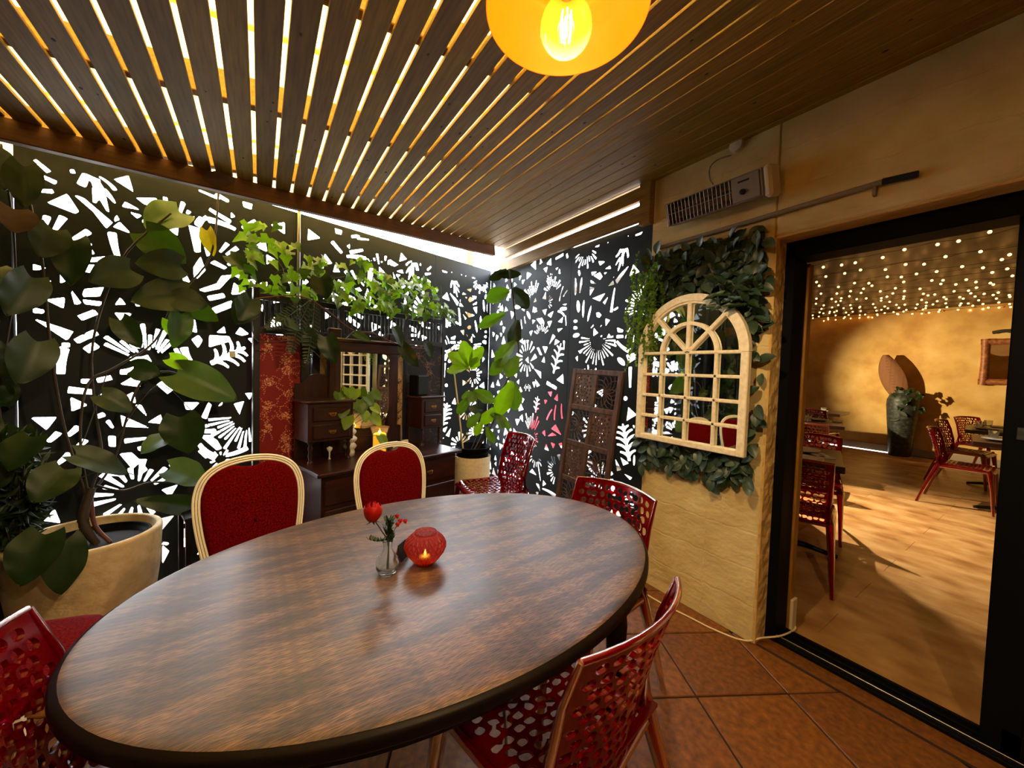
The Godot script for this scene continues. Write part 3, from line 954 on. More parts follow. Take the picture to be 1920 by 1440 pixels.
	poly(AL, [Vector2(0.409, 0.711), Vector2(0.429, 0.728), Vector2(0.439, 0.706), Vector2(0.419, 0.689)])
	slit(AL, Vector2(0.284, 0.710), Vector2(0.338, 0.700), 0.013, 0.020, 0.00)
	fan(AL, Vector2(0.394, 0.577), 0.080, 0.193, 195, 20, 10, 0.55)
	fan(AL, Vector2(0.394, 0.577), 0.073, 0.173, 205, 330, 6, 0.45)
	slit(AL, Vector2(0.575, 0.315), Vector2(0.610, 0.308), 0.024, 0.022, 0.00)
	slit(AL, Vector2(0.575, 0.286), Vector2(0.610, 0.279), 0.024, 0.022, 0.00)
	slit(AL, Vector2(0.575, 0.258), Vector2(0.610, 0.250), 0.024, 0.022, 0.00)
	slit(AL, Vector2(0.575, 0.229), Vector2(0.610, 0.221), 0.024, 0.022, 0.00)
	poly(AL, [Vector2(0.500, 0.254), Vector2(0.528, 0.209), Vector2(0.499, 0.142)])
	poly(AL, [Vector2(0.570, 0.202), Vector2(0.583, 0.190), Vector2(0.572, 0.176)])
	poly(AL, [Vector2(0.654, 0.144), Vector2(0.671, 0.167), Vector2(0.665, 0.143)])
	slit(AL, Vector2(0.500, 0.268), Vector2(0.525, 0.252), 0.014, 0.014, 0.00)
	slit(AL, Vector2(0.151, 0.931), Vector2(0.186, 0.974), 0.016, 0.025, 0.06)
	slit(AL, Vector2(0.088, 0.908), Vector2(0.121, 0.950), 0.016, 0.024, 0.06)
	slit(AL, Vector2(0.040, 0.896), Vector2(0.072, 0.937), 0.015, 0.024, 0.06)
	slit(AL, Vector2(0.174, 0.860), Vector2(0.210, 0.903), 0.016, 0.025, 0.06)
	slit(AL, Vector2(0.122, 0.799), Vector2(0.156, 0.841), 0.016, 0.025, 0.06)
	slit(AL, Vector2(0.079, 0.758), Vector2(0.112, 0.798), 0.016, 0.024, 0.06)
	fan(B2, Vector2(0.160, 2.278), 0.084, 0.169, 200, 330, 11, 0.62)
	poly(B2, [Vector2(0.286, 2.142), Vector2(0.356, 2.123), Vector2(0.304, 2.106)])
	poly(B2, [Vector2(0.241, 2.258), Vector2(0.296, 2.260), Vector2(0.286, 2.247), Vector2(0.253, 2.250)])
	poly(B2, [Vector2(0.360, 2.259), Vector2(0.375, 2.259), Vector2(0.381, 2.242)])
	poly(B2, [Vector2(0.421, 2.259), Vector2(0.433, 2.259), Vector2(0.427, 2.246)])
	poly(B2, [Vector2(0.602, 2.244), Vector2(0.668, 2.247), Vector2(0.655, 2.233), Vector2(0.612, 2.234)])
	poly(B2, [Vector2(0.547, 2.259), Vector2(0.556, 2.253), Vector2(0.548, 2.239)])
	slit(B2, Vector2(0.450, 2.135), Vector2(0.487, 2.168), 0.012, 0.021, 0.20)
	slit(B2, Vector2(0.480, 2.171), Vector2(0.552, 2.164), 0.020, 0.019, 0.12)
	slit(B2, Vector2(0.544, 2.163), Vector2(0.557, 2.105), 0.020, 0.012, -0.10)
	slit(B2, Vector2(0.523, 2.168), Vector2(0.505, 2.113), 0.018, 0.026, 0.00)
	slit(B2, Vector2(0.507, 2.116), Vector2(0.473, 2.029), 0.030, 0.006, 0.00)
	slit(B2, Vector2(0.490, 2.116), Vector2(0.451, 2.075), 0.021, 0.006, 0.10)
	slit(B2, Vector2(0.512, 2.115), Vector2(0.517, 2.058), 0.020, 0.006, 0.00)
	poly(B2, [Vector2(0.603, 2.051), Vector2(0.659, 1.989), Vector2(0.570, 1.976)])
	poly(B2, [Vector2(0.571, 2.054), Vector2(0.554, 2.031), Vector2(0.472, 1.943), Vector2(0.454, 1.975), Vector2(0.503, 2.015)])
	poly(B2, [Vector2(0.387, 1.944), Vector2(0.436, 1.978), Vector2(0.447, 1.945)])
	poly(B2, [Vector2(0.432, 2.010), Vector2(0.443, 1.996), Vector2(0.433, 1.986)])
	slit(B2, Vector2(0.452, 1.922), Vector2(0.429, 1.754), 0.014, 0.027, 0.03)
	poly(B2, [Vector2(0.446, 1.772), Vector2(0.490, 1.790), Vector2(0.491, 1.774), Vector2(0.457, 1.759)])
	fan(B2, Vector2(0.706, 1.753), 0.064, 0.172, 92, 200, 11, 0.64)
	poly(B2, [Vector2(0.217, 2.075), Vector2(0.279, 2.069), Vector2(0.229, 2.046)])
	poly(B2, [Vector2(0.241, 2.046), Vector2(0.307, 2.057), Vector2(0.335, 2.020), Vector2(0.309, 2.001)])
	poly(B2, [Vector2(0.354, 2.072), Vector2(0.400, 2.086), Vector2(0.413, 2.060)])
	poly(B2, [Vector2(0.345, 2.046), Vector2(0.376, 2.044), Vector2(0.356, 2.030)])
	poly(B2, [Vector2(0.208, 2.023), Vector2(0.278, 1.978), Vector2(0.219, 1.992)])
	poly(B2, [Vector2(0.208, 1.969), Vector2(0.262, 1.952), Vector2(0.212, 1.896)])
	poly(B2, [Vector2(0.238, 1.878), Vector2(0.370, 1.899), Vector2(0.318, 1.845)])
	poly(B2, [Vector2(0.345, 1.835), Vector2(0.399, 1.872), Vector2(0.367, 1.815)])
	lens(B2, Vector2(0.045, 2.070), Vector2(0.057, 1.921), 0.031, 0.00)
	lens(B2, Vector2(0.121, 2.058), Vector2(0.103, 1.931), 0.024, 0.00)
	lens(B2, Vector2(0.081, 2.120), Vector2(0.096, 2.069), 0.022, 0.00)
	lens(B2, Vector2(0.083, 1.887), Vector2(0.101, 1.786), 0.040, 0.00)
	lens(B2, Vector2(0.156, 1.885), Vector2(0.152, 1.738), 0.025, 0.10)
	lens(B2, Vector2(0.233, 1.829), Vector2(0.199, 1.704), 0.023, 0.05)
	poly(B2, [Vector2(0.283, 1.766), Vector2(0.311, 1.767), Vector2(0.339, 1.744), Vector2(0.318, 1.726), Vector2(0.290, 1.737)])
	lens(B2, Vector2(0.039, 1.727), Vector2(0.092, 1.721), 0.023, 0.00)
	lens(B2, Vector2(0.037, 1.675), Vector2(0.095, 1.669), 0.025, 0.00)
	lens(B2, Vector2(0.037, 1.609), Vector2(0.122, 1.617), 0.033, 0.00)
	fan(B2, Vector2(0.305, 1.565), 0.065, 0.200, 166, 372, 19, 0.50)
	poly(B2, [Vector2(0.227, 1.656), Vector2(0.260, 1.684), Vector2(0.266, 1.672), Vector2(0.238, 1.655)])
	poly(B2, [Vector2(0.326, 1.647), Vector2(0.332, 1.670), Vector2(0.348, 1.671)])
	poly(B2, [Vector2(0.328, 1.592), Vector2(0.357, 1.601), Vector2(0.347, 1.581)])
	poly(B2, [Vector2(0.400, 1.584), Vector2(0.414, 1.609), Vector2(0.434, 1.583)])
	poly(B2, [Vector2(0.483, 1.645), Vector2(0.544, 1.622), Vector2(0.538, 1.607), Vector2(0.494, 1.610)])
	slit(B2, Vector2(0.599, 1.633), Vector2(0.562, 1.564), 0.007, 0.011, 0.12)
	slit(B2, Vector2(0.617, 1.603), Vector2(0.592, 1.555), 0.006, 0.010, 0.10)
	slit(B2, Vector2(0.636, 1.586), Vector2(0.630, 1.535), 0.006, 0.010, 0.10)
	slit(B2, Vector2(0.484, 1.580), Vector2(0.546, 1.578), 0.023, 0.018, 0.00)
	slit(B2, Vector2(0.488, 1.549), Vector2(0.596, 1.477), 0.018, 0.027, 0.12)
	poly(B2, [Vector2(0.549, 1.492), Vector2(0.630, 1.496), Vector2(0.578, 1.468)])
	poly(B2, [Vector2(0.572, 1.451), Vector2(0.661, 1.468), Vector2(0.653, 1.423), Vector2(0.600, 1.395)])
	lens(B2, Vector2(0.499, 1.433), Vector2(0.571, 1.384), 0.038, 0.00)
	poly(B2, [Vector2(0.463, 1.550), Vector2(0.478, 1.549), Vector2(0.475, 1.515)])
	poly(B2, [Vector2(0.104, 1.493), Vector2(0.163, 1.487), Vector2(0.130, 1.467)])
	poly(B2, [Vector2(0.079, 1.437), Vector2(0.106, 1.454), Vector2(0.109, 1.402)])
	frond(B2, Vector2(0.638, 0.743), Vector2(0.570, 0.984), 5, 0.089, 0.022)
	poly(B2, [Vector2(0.515, 0.736), Vector2(0.577, 0.668), Vector2(0.536, 0.649)])
	poly(B2, [Vector2(0.560, 0.753), Vector2(0.637, 0.728), Vector2(0.588, 0.700)])
	poly(B2, [Vector2(0.592, 0.649), Vector2(0.668, 0.638), Vector2(0.651, 0.615)])
	poly(B2, [Vector2(0.483, 0.511), Vector2(0.501, 0.524), Vector2(0.538, 0.472), Vector2(0.499, 0.472)])
	poly(B2, [Vector2(0.595, 0.558), Vector2(0.661, 0.580), Vector2(0.674, 0.532)])
	lens(B2, Vector2(0.591, 0.477), Vector2(0.675, 0.513), 0.027, 0.10)
	poly(B2, [Vector2(0.619, 0.458), Vector2(0.693, 0.467), Vector2(0.685, 0.453)])
	slit(B2, Vector2(0.613, 1.371), Vector2(0.618, 1.233), 0.030, 0.018, 0.00)
	lens(B2, Vector2(0.566, 1.155), Vector2(0.603, 1.161), 0.030, 0.00)
	poly(B2, [Vector2(0.649, 0.987), Vector2(0.671, 0.987), Vector2(0.668, 0.957)])
	lens(B2, Vector2(0.676, 0.796), Vector2(0.676, 0.714), 0.018, 0.00)
	lens(B2, Vector2(0.218, 0.702), Vector2(0.210, 0.624), 0.025, 0.00)
	fan(B2, Vector2(0.300, 0.902), 0.049, 0.132, 0, 360, 16, 0.55)
	fan(B2, Vector2(0.172, 0.658), 0.051, 0.146, -30, 200, 12, 0.55)
	fan(B2, Vector2(0.395, 0.552), 0.048, 0.136, 0, 360, 15, 0.55)
	fan(B2, Vector2(0.236, 1.262), 0.050, 0.125, 20, 330, 14, 0.50)
	fan(B1, Vector2(1.039, 1.985), 0.057, 0.141, 20, 160, 9, 0.66)
	fan(B1, Vector2(0.774, 1.955), 0.060, 0.191, 60, 170, 9, 0.62)
	fan(B1, Vector2(0.968, 1.920), 0.029, 0.086, -60, 60, 6, 0.50)
	fan(B1, Vector2(0.905, 1.627), 0.049, 0.127, 20, 160, 9, 0.60)
	fan(B1, Vector2(0.698, 1.443), 0.072, 0.175, 30, 330, 14, 0.55)
	fan(B1, Vector2(1.020, 2.063), 0.028, 0.104, 80, 150, 6, 0.50)
	frond(B1, Vector2(1.089, 1.309), Vector2(1.175, 1.557), 4, 0.075, 0.019)
	slit(B1, Vector2(1.068, 2.268), Vector2(1.165, 2.282), 0.019, 0.022, 0.00)
	slit(B1, Vector2(1.205, 2.277), Vector2(1.220, 2.242), 0.018, 0.021, 0.00)
	poly(B1, [Vector2(1.072, 2.188), Vector2(1.107, 2.190), Vector2(1.087, 2.170)])
	poly(B1, [Vector2(1.110, 2.140), Vector2(1.122, 2.183), Vector2(1.140, 2.129)])
	poly(B1, [Vector2(0.424, 2.034), Vector2(0.441, 2.097), Vector2(0.527, 2.094), Vector2(0.520, 2.042)])
	lens(B1, Vector2(0.459, 1.943), Vector2(0.582, 1.928), 0.043, 0.00)
	poly(B1, [Vector2(0.762, 1.856), Vector2(0.776, 1.910), Vector2(0.845, 1.852)])
	poly(B1, [Vector2(0.824, 1.790), Vector2(0.912, 1.792), Vector2(0.946, 1.750), Vector2(0.892, 1.735)])
	poly(B1, [Vector2(0.981, 1.809), Vector2(1.069, 1.837), Vector2(1.035, 1.780)])
	poly(B1, [Vector2(1.172, 1.875), Vector2(1.240, 1.876), Vector2(1.214, 1.861)])
	lens(B1, Vector2(1.140, 1.843), Vector2(1.242, 1.833), 0.028, 0.00)
	slit(B1, Vector2(1.119, 1.827), Vector2(1.205, 1.777), 0.018, 0.018, -0.20)
	poly(B1, [Vector2(1.124, 1.739), Vector2(1.191, 1.774), Vector2(1.180, 1.725)])
	slit(B1, Vector2(1.218, 1.780), Vector2(1.230, 1.698), 0.013, 0.013, 0.00)
	poly(B1, [Vector2(0.984, 1.751), Vector2(1.051, 1.755), Vector2(1.017, 1.696)])
	poly(B1, [Vector2(1.120, 1.679), Vector2(1.190, 1.679), Vector2(1.136, 1.651)])
	poly(B1, [Vector2(1.017, 1.549), Vector2(1.064, 1.641), Vector2(1.102, 1.616)])
	poly(B1, [Vector2(1.089, 1.542), Vector2(1.100, 1.597), Vector2(1.161, 1.572)])
	poly(B1, [Vector2(1.195, 1.579), Vector2(1.222, 1.578), Vector2(1.216, 1.493)])
	poly(B1, [Vector2(0.846, 1.531), Vector2(0.878, 1.535), Vector2(0.930, 1.465), Vector2(0.898, 1.466)])
	poly(B1, [Vector2(0.752, 1.407), Vector2(0.824, 1.480), Vector2(0.859, 1.442)])
	poly(B1, [Vector2(0.572, 1.603), Vector2(0.626, 1.627), Vector2(0.647, 1.568)])
	poly(B1, [Vector2(0.680, 1.608), Vector2(0.724, 1.606), Vector2(0.706, 1.561)])
	slit(B1, Vector2(1.178, 2.023), Vector2(1.136, 1.907), 0.011, 0.015, 0.10)
	slit(B1, Vector2(1.234, 1.983), Vector2(1.183, 1.937), 0.011, 0.015, 0.10)
	slit(B1, Vector2(0.589, 1.807), Vector2(0.612, 1.716), 0.013, 0.017, 0.10)
	slit(B1, Vector2(0.642, 1.833), Vector2(0.663, 1.764), 0.012, 0.017, 0.10)
	slit(B1, Vector2(0.544, 1.780), Vector2(0.519, 1.712), 0.013, 0.017, 0.10)
	lens(B1, Vector2(0.675, 1.876), Vector2(0.740, 1.798), 0.037, 0.00)
	fan(B1, Vector2(0.806, 0.716), 0.081, 0.232, 52, 128, 8, 0.62)
	fan(B1, Vector2(0.806, 0.716), 0.061, 0.111, -60, 50, 8, 0.55)
	fan(B1, Vector2(1.175, 0.498), 0.055, 0.138, 100, 260, 10, 0.62)
	poly(B1, [Vector2(1.085, 0.839), Vector2(1.141, 0.884), Vector2(1.222, 0.804)])
	poly(B1, [Vector2(1.036, 0.764), Vector2(1.101, 0.808), Vector2(1.160, 0.794)])
	fan(B1, Vector2(0.881, 0.568), 0.050, 0.119, 190, 350, 8, 0.50)
	slit(B1, Vector2(1.091, 1.005), Vector2(1.021, 0.906), 0.013, 0.021, 0.10)
	slit(B1, Vector2(1.139, 1.047), Vector2(1.124, 0.919), 0.013, 0.020, 0.10)
	slit(B1, Vector2(1.208, 1.063), Vector2(1.222, 0.941), 0.013, 0.020, 0.10)
	slit(B1, Vector2(1.004, 1.227), Vector2(1.139, 1.182), 0.033, 0.028, 0.00)
	poly(B1, [Vector2(0.815, 1.344), Vector2(0.922, 1.316), Vector2(0.925, 1.257)])
	poly(B1, [Vector2(0.836, 1.254), Vector2(0.912, 1.198), Vector2(0.865, 1.181)])
	fan(B1, Vector2(0.727, 1.240), 0.041, 0.113, 230, 310, 5, 0.55)
	poly(B1, [Vector2(0.798, 0.397), Vector2(0.838, 0.437), Vector2(0.907, 0.393)])
	poly(B1, [Vector2(0.894, 0.320), Vector2(0.943, 0.323), Vector2(0.970, 0.261)])
	slit(B1, Vector2(0.916, 0.516), Vector2(0.965, 0.359), 0.022, 0.010, 0.00)
	slit(B1, Vector2(0.992, 0.297), Vector2(1.172, 0.282), 0.010, 0.037, -0.10)
	frond(B1, Vector2(0.861, 0.951), Vector2(0.885, 1.098), 3, 0.050, 0.016)
	var r := RandomNumberGenerator.new()
	r.seed = 5
	filler(AL, 1.2, 2.37, 260, r)
	filler(B1, 1.27, 2.35, 460, r)
	filler(B2, 0.74, 2.31, 130, r)
	var h := 2.375
	screen("laser_cut_screen", "black leaf-pattern screen behind the big planter, leftmost of the long wall", TA * Transform3D(Basis(), Vector3(-3.11, 0, 0)), 1.2, h, AL)
	screen("laser_cut_screen", "black leaf-pattern screen behind the dresser and ivy, middle of the long wall", TA * Transform3D(Basis(), Vector3(-1.905, 0, 0)), 1.175, h, flip(AL, 1.19))
	screen("laser_cut_screen", "narrow black leaf-pattern screen at the corner behind the white cane", TA * Transform3D(Basis(), Vector3(-0.725, 0, 0)), 0.72, h, flip(B2, 0.74))
	var B := Basis(Vector3(0, 0, 1), Vector3.UP, Vector3(-1, 0, 0))
	screen("laser_cut_screen", "black leaf-pattern screen behind the fig tree, left half of the short wall", Transform3D(B, Vector3(2.06, 0, -3.556)), 1.268, 2.345, B1, 0.0006)
	screen("laser_cut_screen", "black leaf-pattern screen behind the leaning carved panel, beside the house wall", Transform3D(B, Vector3(2.06, 0, -2.285)), 0.745, 2.305, B2, 0.0003)
	# round post between the first two screens, and the black post at the left end
	var p := thing("screen_post", "slim pale steel post above the ivy where two screens of the long wall meet", "post")
	p.transform = TA * Transform3D(Basis(), Vector3(-1.905, 0, 0.02))
	part(p, "tube", lathe_mesh([Vector2(0.0001, 0), Vector2(0.011, 0), Vector2(0.011, 2.38), Vector2(0.0001, 2.385)], 12), M.steel)
	var q := thing("corner_post", "black square post at the left end of the long screen wall", "post")
	q.transform = TA * Transform3D(Basis(), Vector3(-3.15, 0, 0.01))
	part(q, "post", box_mesh(Vector3(0.075, 2.2, 0.075), 0.004, Vector3(0, 1.10, 0)), M.black)
	part(q, "return_sheet", box_mesh(Vector3(0.24, 2.2, 0.01), 0.0, Vector3(-0.15, 1.1, 0)), M.black)
	var s := tagged_mesh("sticker", "small white square sticker on the long screen above the red panel", "sticker", box_mesh(Vector3(0.033, 0.04, 0.0015), 0.0), M.paper)
	s.transform = TA * Transform3D(Basis(Vector3.BACK, 0.1), Vector3(-2.279, 1.375, 0.004))

func tagged_mesh(called: String, label: String, category: String, mesh: Mesh, m: Material, group := "") -> MeshInstance3D:
	var o := MeshInstance3D.new()
	o.name = numbered(called)
	o.mesh = mesh
	o.material_override = m
	add_child(o)
	tag(o, label, category, group)
	return o

# ------------------------------------------------------------------ dining room shell and outside
func build_dining_room():
	var f := struct_node("floor_2", "worn light wood-effect floor of the dining room")
	part(f, "slab", box_mesh(Vector3(7.7, 0.08, 4.0), 0.0, Vector3(6.14, -0.052, 0.35)), M.grout)
	for i in 24:
		var x := 2.44 + 0.30 * i + 0.15
		if x > 9.75: break
		for j in 8:
			var z := -6.7 + 1.2 * j + 0.6 * (i % 2)
			if z > 2.0 or (x < 4.45 and z + 1.2 < -1.55): continue
			part(f, "plank", box_mesh(Vector3(0.2992, 0.01, 1.1988), 0.0008, Vector3(0, -0.005, 0)), M.vinyl if (i * 3 + j) % 3 else M.vinyl2, Transform3D(Basis(), Vector3(x, 0, z + 0.6)))
	part(f, "edge_strip", box_mesh(Vector3(0.14, 0.012, 3.0), 0.0, Vector3(2.375, -0.006, 0.66)), M.vinyl)
	var w := struct_node("wall_far", "ochre washed wall at the far end of the dining room")
	part(w, "wall", box_mesh(Vector3(0.2, 2.75, 9.4), 0.0, Vector3(FAR_X + 0.1, 1.37, -2.2)), M.ochre)
	var bb := struct_mesh("baseboard_far", "pale skirting board along the ochre wall", box_mesh(Vector3(0.018, 0.125, 9.0), 0.004, Vector3(FAR_X - 0.009, 0.0625, -2.2)), M.skirt)
	var s := struct_node("wall_side", "dining room side walls")
	part(s, "wall", box_mesh(Vector3(2.16, 2.75, 0.10), 0.0, Vector3(3.38, 1.37, -1.60)), M.ochre)
	part(s, "wall", box_mesh(Vector3(0.12, 2.75, 5.2), 0.0, Vector3(4.40, 1.37, -4.15)), M.ochre)
	part(s, "wall", box_mesh(Vector3(5.6, 2.75, 0.15), 0.0, Vector3(7.1, 1.37, -6.75)), M.ochre)
	part(s, "wall", box_mesh(Vector3(7.6, 2.75, 0.15), 0.0, Vector3(6.1, 1.37, 2.3)), M.ochre)
	part(s, "wall", box_mesh(Vector3(0.10, 2.75, 0.8), 0.0, Vector3(2.35, 1.37, 2.0)), M.ochre)
	part(s, "wall", box_mesh(Vector3(0.10, 2.75, 0.72), 0.0, Vector3(2.352, 1.37, -1.19)), M.ochre)
	part(s, "wall", box_mesh(Vector3(0.10, 0.7, 2.5), 0.0, Vector3(2.352, 2.36, 0.40)), M.ochre)
	var c := struct_node("ceiling_2", "dark timber sheet ceiling of the dining room")
	part(c, "slab", box_mesh(Vector3(7.7, 0.1, 4.0), 0.0, Vector3(6.14, DINING_H + 0.08, 0.35)), M.inner_black)
	part(c, "slab", box_mesh(Vector3(5.6, 0.1, 5.2), 0.0, Vector3(7.14, DINING_H + 0.08, -4.2)), M.inner_black)
	for i in 9:
		var cl := 3.9 if i < 2 else 9.0
		part(c, "ceiling_sheet", box_mesh(Vector3(0.845, 0.03, cl), 0.004), M.dark_board, Transform3D(Basis(), Vector3(2.76 + 0.855 * i, DINING_H + 0.015, 2.3 - cl / 2)))

func build_outside():
	struct_mesh("ground_outside", "pale paving outside the screens", box_mesh(Vector3(60, 0.1, 60), 0.0, Vector3(-4, -0.16, -12)), M.ground)
	var w := struct_node("exterior_wall", "pale outer walls of the courtyard beyond the short screen")
	part(w, "wall", box_mesh(Vector3(0.06, 2.8, 5.1), 0.0, Vector3(4.31, 1.4, -4.2)), M.outwall)
	part(w, "wall", box_mesh(Vector3(2.0, 2.8, 0.04), 0.0, Vector3(3.28, 1.4, -1.675)), M.outwall)
	var t := thing("outdoor_umbrella", "folded red outdoor umbrella standing beyond the short screen", "umbrella", Vector3(3.6, 0, -4.35))
	part(t, "pole", lathe_mesh([Vector2(0.02, 0), Vector2(0.02, 1.3)], 10), M.steel)
	part(t, "base", lathe_mesh([Vector2(0.0001, 0.08), Vector2(0.2, 0.07), Vector2(0.24, 0.0)], 20), M.black)
	var g := G.new()
	var pr := PackedVector3Array()
	for k in 9:
		var y := 0.26 + k * 0.10
		for i in 24:
			var a := TAU * i / 24
			var r := (0.34 - 0.03 * k) * (1.0 + 0.22 * cos(a * 6))
			pr.append(Vector3(cos(a) * r, y, -sin(a) * r))
	g.grid(pr, 9, 24, true)
	part(t, "canopy", g.mesh(), M.red_cloth)
	var p := thing("blind_post", "timber post with a rolled clear blind outside the corner above the screens", "post")
	p.transform = TA * Transform3D(Basis(), Vector3(-0.10, 0, -0.25))
	part(p, "post", box_mesh(Vector3(0.07, 2.75, 0.07), 0.004, Vector3(0, 1.375, 0)), M.rail)
	part(p, "rolled_blind", lathe_mesh([Vector2(0.0001, 0.3), Vector2(0.022, 0.3), Vector2(0.022, 2.7), Vector2(0.0001, 2.7)], 10), M.cream, Transform3D(Basis(), Vector3(-0.075, 0, 0.02)))

# ------------------------------------------------------------------ oval table and what stands on it
const TC := Vector3(0.456, 0, -1.08)

func oval(a: float, b: float, n := 96) -> PackedVector2Array:
	var o := PackedVector2Array()
	for k in n:
		o.append(Vector2(cos(TAU * k / n) * a, sin(TAU * k / n) * b))
	return o

func build_table():
	var t := thing("oval_table", "large oval dining table with streaky brown top and black edge", "table", TC)
	t.rotation.y = deg_to_rad(1.5)
	# top: flat oval with a rounded lip
	var g := G.new()
	var pr := [Vector2(0.0, 0.75), Vector2(0.5, 0.75), Vector2(0.94, 0.75), Vector2(0.974, 0.75), Vector2(0.988, 0.7485)]
	var p := PackedVector3Array()
	for q in pr:
		for k in 120:
			var a := TAU * k / 120
			p.append(Vector3(cos(a) * 0.775 * maxf(q.x, 0.0001), q.y, -sin(a) * 0.523 * maxf(q.x, 0.0001)))
	g.grid(p, pr.size(), 120, true, false, true)
	# the grid runs outwards, so it is flipped to face up
	part(t, "top", g.mesh(), M.table)
	var e := G.new()
	p = PackedVector3Array()
	var lip := [Vector2(-0.0095, 0.7485), Vector2(0.0, 0.744), Vector2(0.004, 0.736), Vector2(0.004, 0.722), Vector2(-0.004, 0.712), Vector2(-0.02, 0.708), Vector2(-0.09, 0.708)]
	for q in lip:
		for k in 120:
			var a := TAU * k / 120
			p.append(Vector3(cos(a) * (0.775 + q.x), q.y, -sin(a) * (0.523 + q.x)))
	e.grid(p, lip.size(), 120, true, false, true)
	part(t, "rim", e.mesh(), M.table_edge)
	var ap := G.new()
	p = PackedVector3Array()
	for q in [Vector2(0, 0.71), Vector2(0, 0.625), Vector2(-0.02, 0.625), Vector2(-0.02, 0.71)]:
		for k in 72:
			var a := TAU * k / 72
			p.append(Vector3(cos(a) * (0.69 + q.x), q.y, -sin(a) * (0.44 + q.x)))
	ap.grid(p, 4, 72, true, false, true)
	part(t, "apron", ap.mesh(), M.table_edge)
	var lm := lathe_mesh([Vector2(0.0001, 0), Vector2(0.022, 0), Vector2(0.024, 0.03), Vector2(0.027, 0.35), Vector2(0.034, 0.52), Vector2(0.03, 0.55), Vector2(0.036, 0.57), Vector2(0.036, 0.71)], 16)
	for s in [[1, 1], [1, -1], [-1, 1], [-1, -1]]:
		part(t, "leg", lm, M.table_leg, Transform3D(Basis(), Vector3(0.50 * s[0], 0, 0.30 * s[1])))
	build_bud_vase()
	build_votive()
	var c := tagged_mesh("table_card", "small dark folded card standing behind the red votive", "card", box_mesh(Vector3(0.045, 0.05, 0.002), 0.0), M.black)
	c.transform = Transform3D(Basis(Vector3.UP, 0.75) * Basis(Vector3.RIGHT, -0.25), Vector3(0.362, 0.776, -1.105))
	var k := MeshInstance3D.new()
	k.name = "card_back"
	k.mesh = box_mesh(Vector3(0.045, 0.05, 0.002), 0.0)
	k.material_override = M.log
	c.add_child(k)
	k.transform = Transform3D(Basis(Vector3.RIGHT, 0.5), Vector3(0, 0.0005, -0.0125))

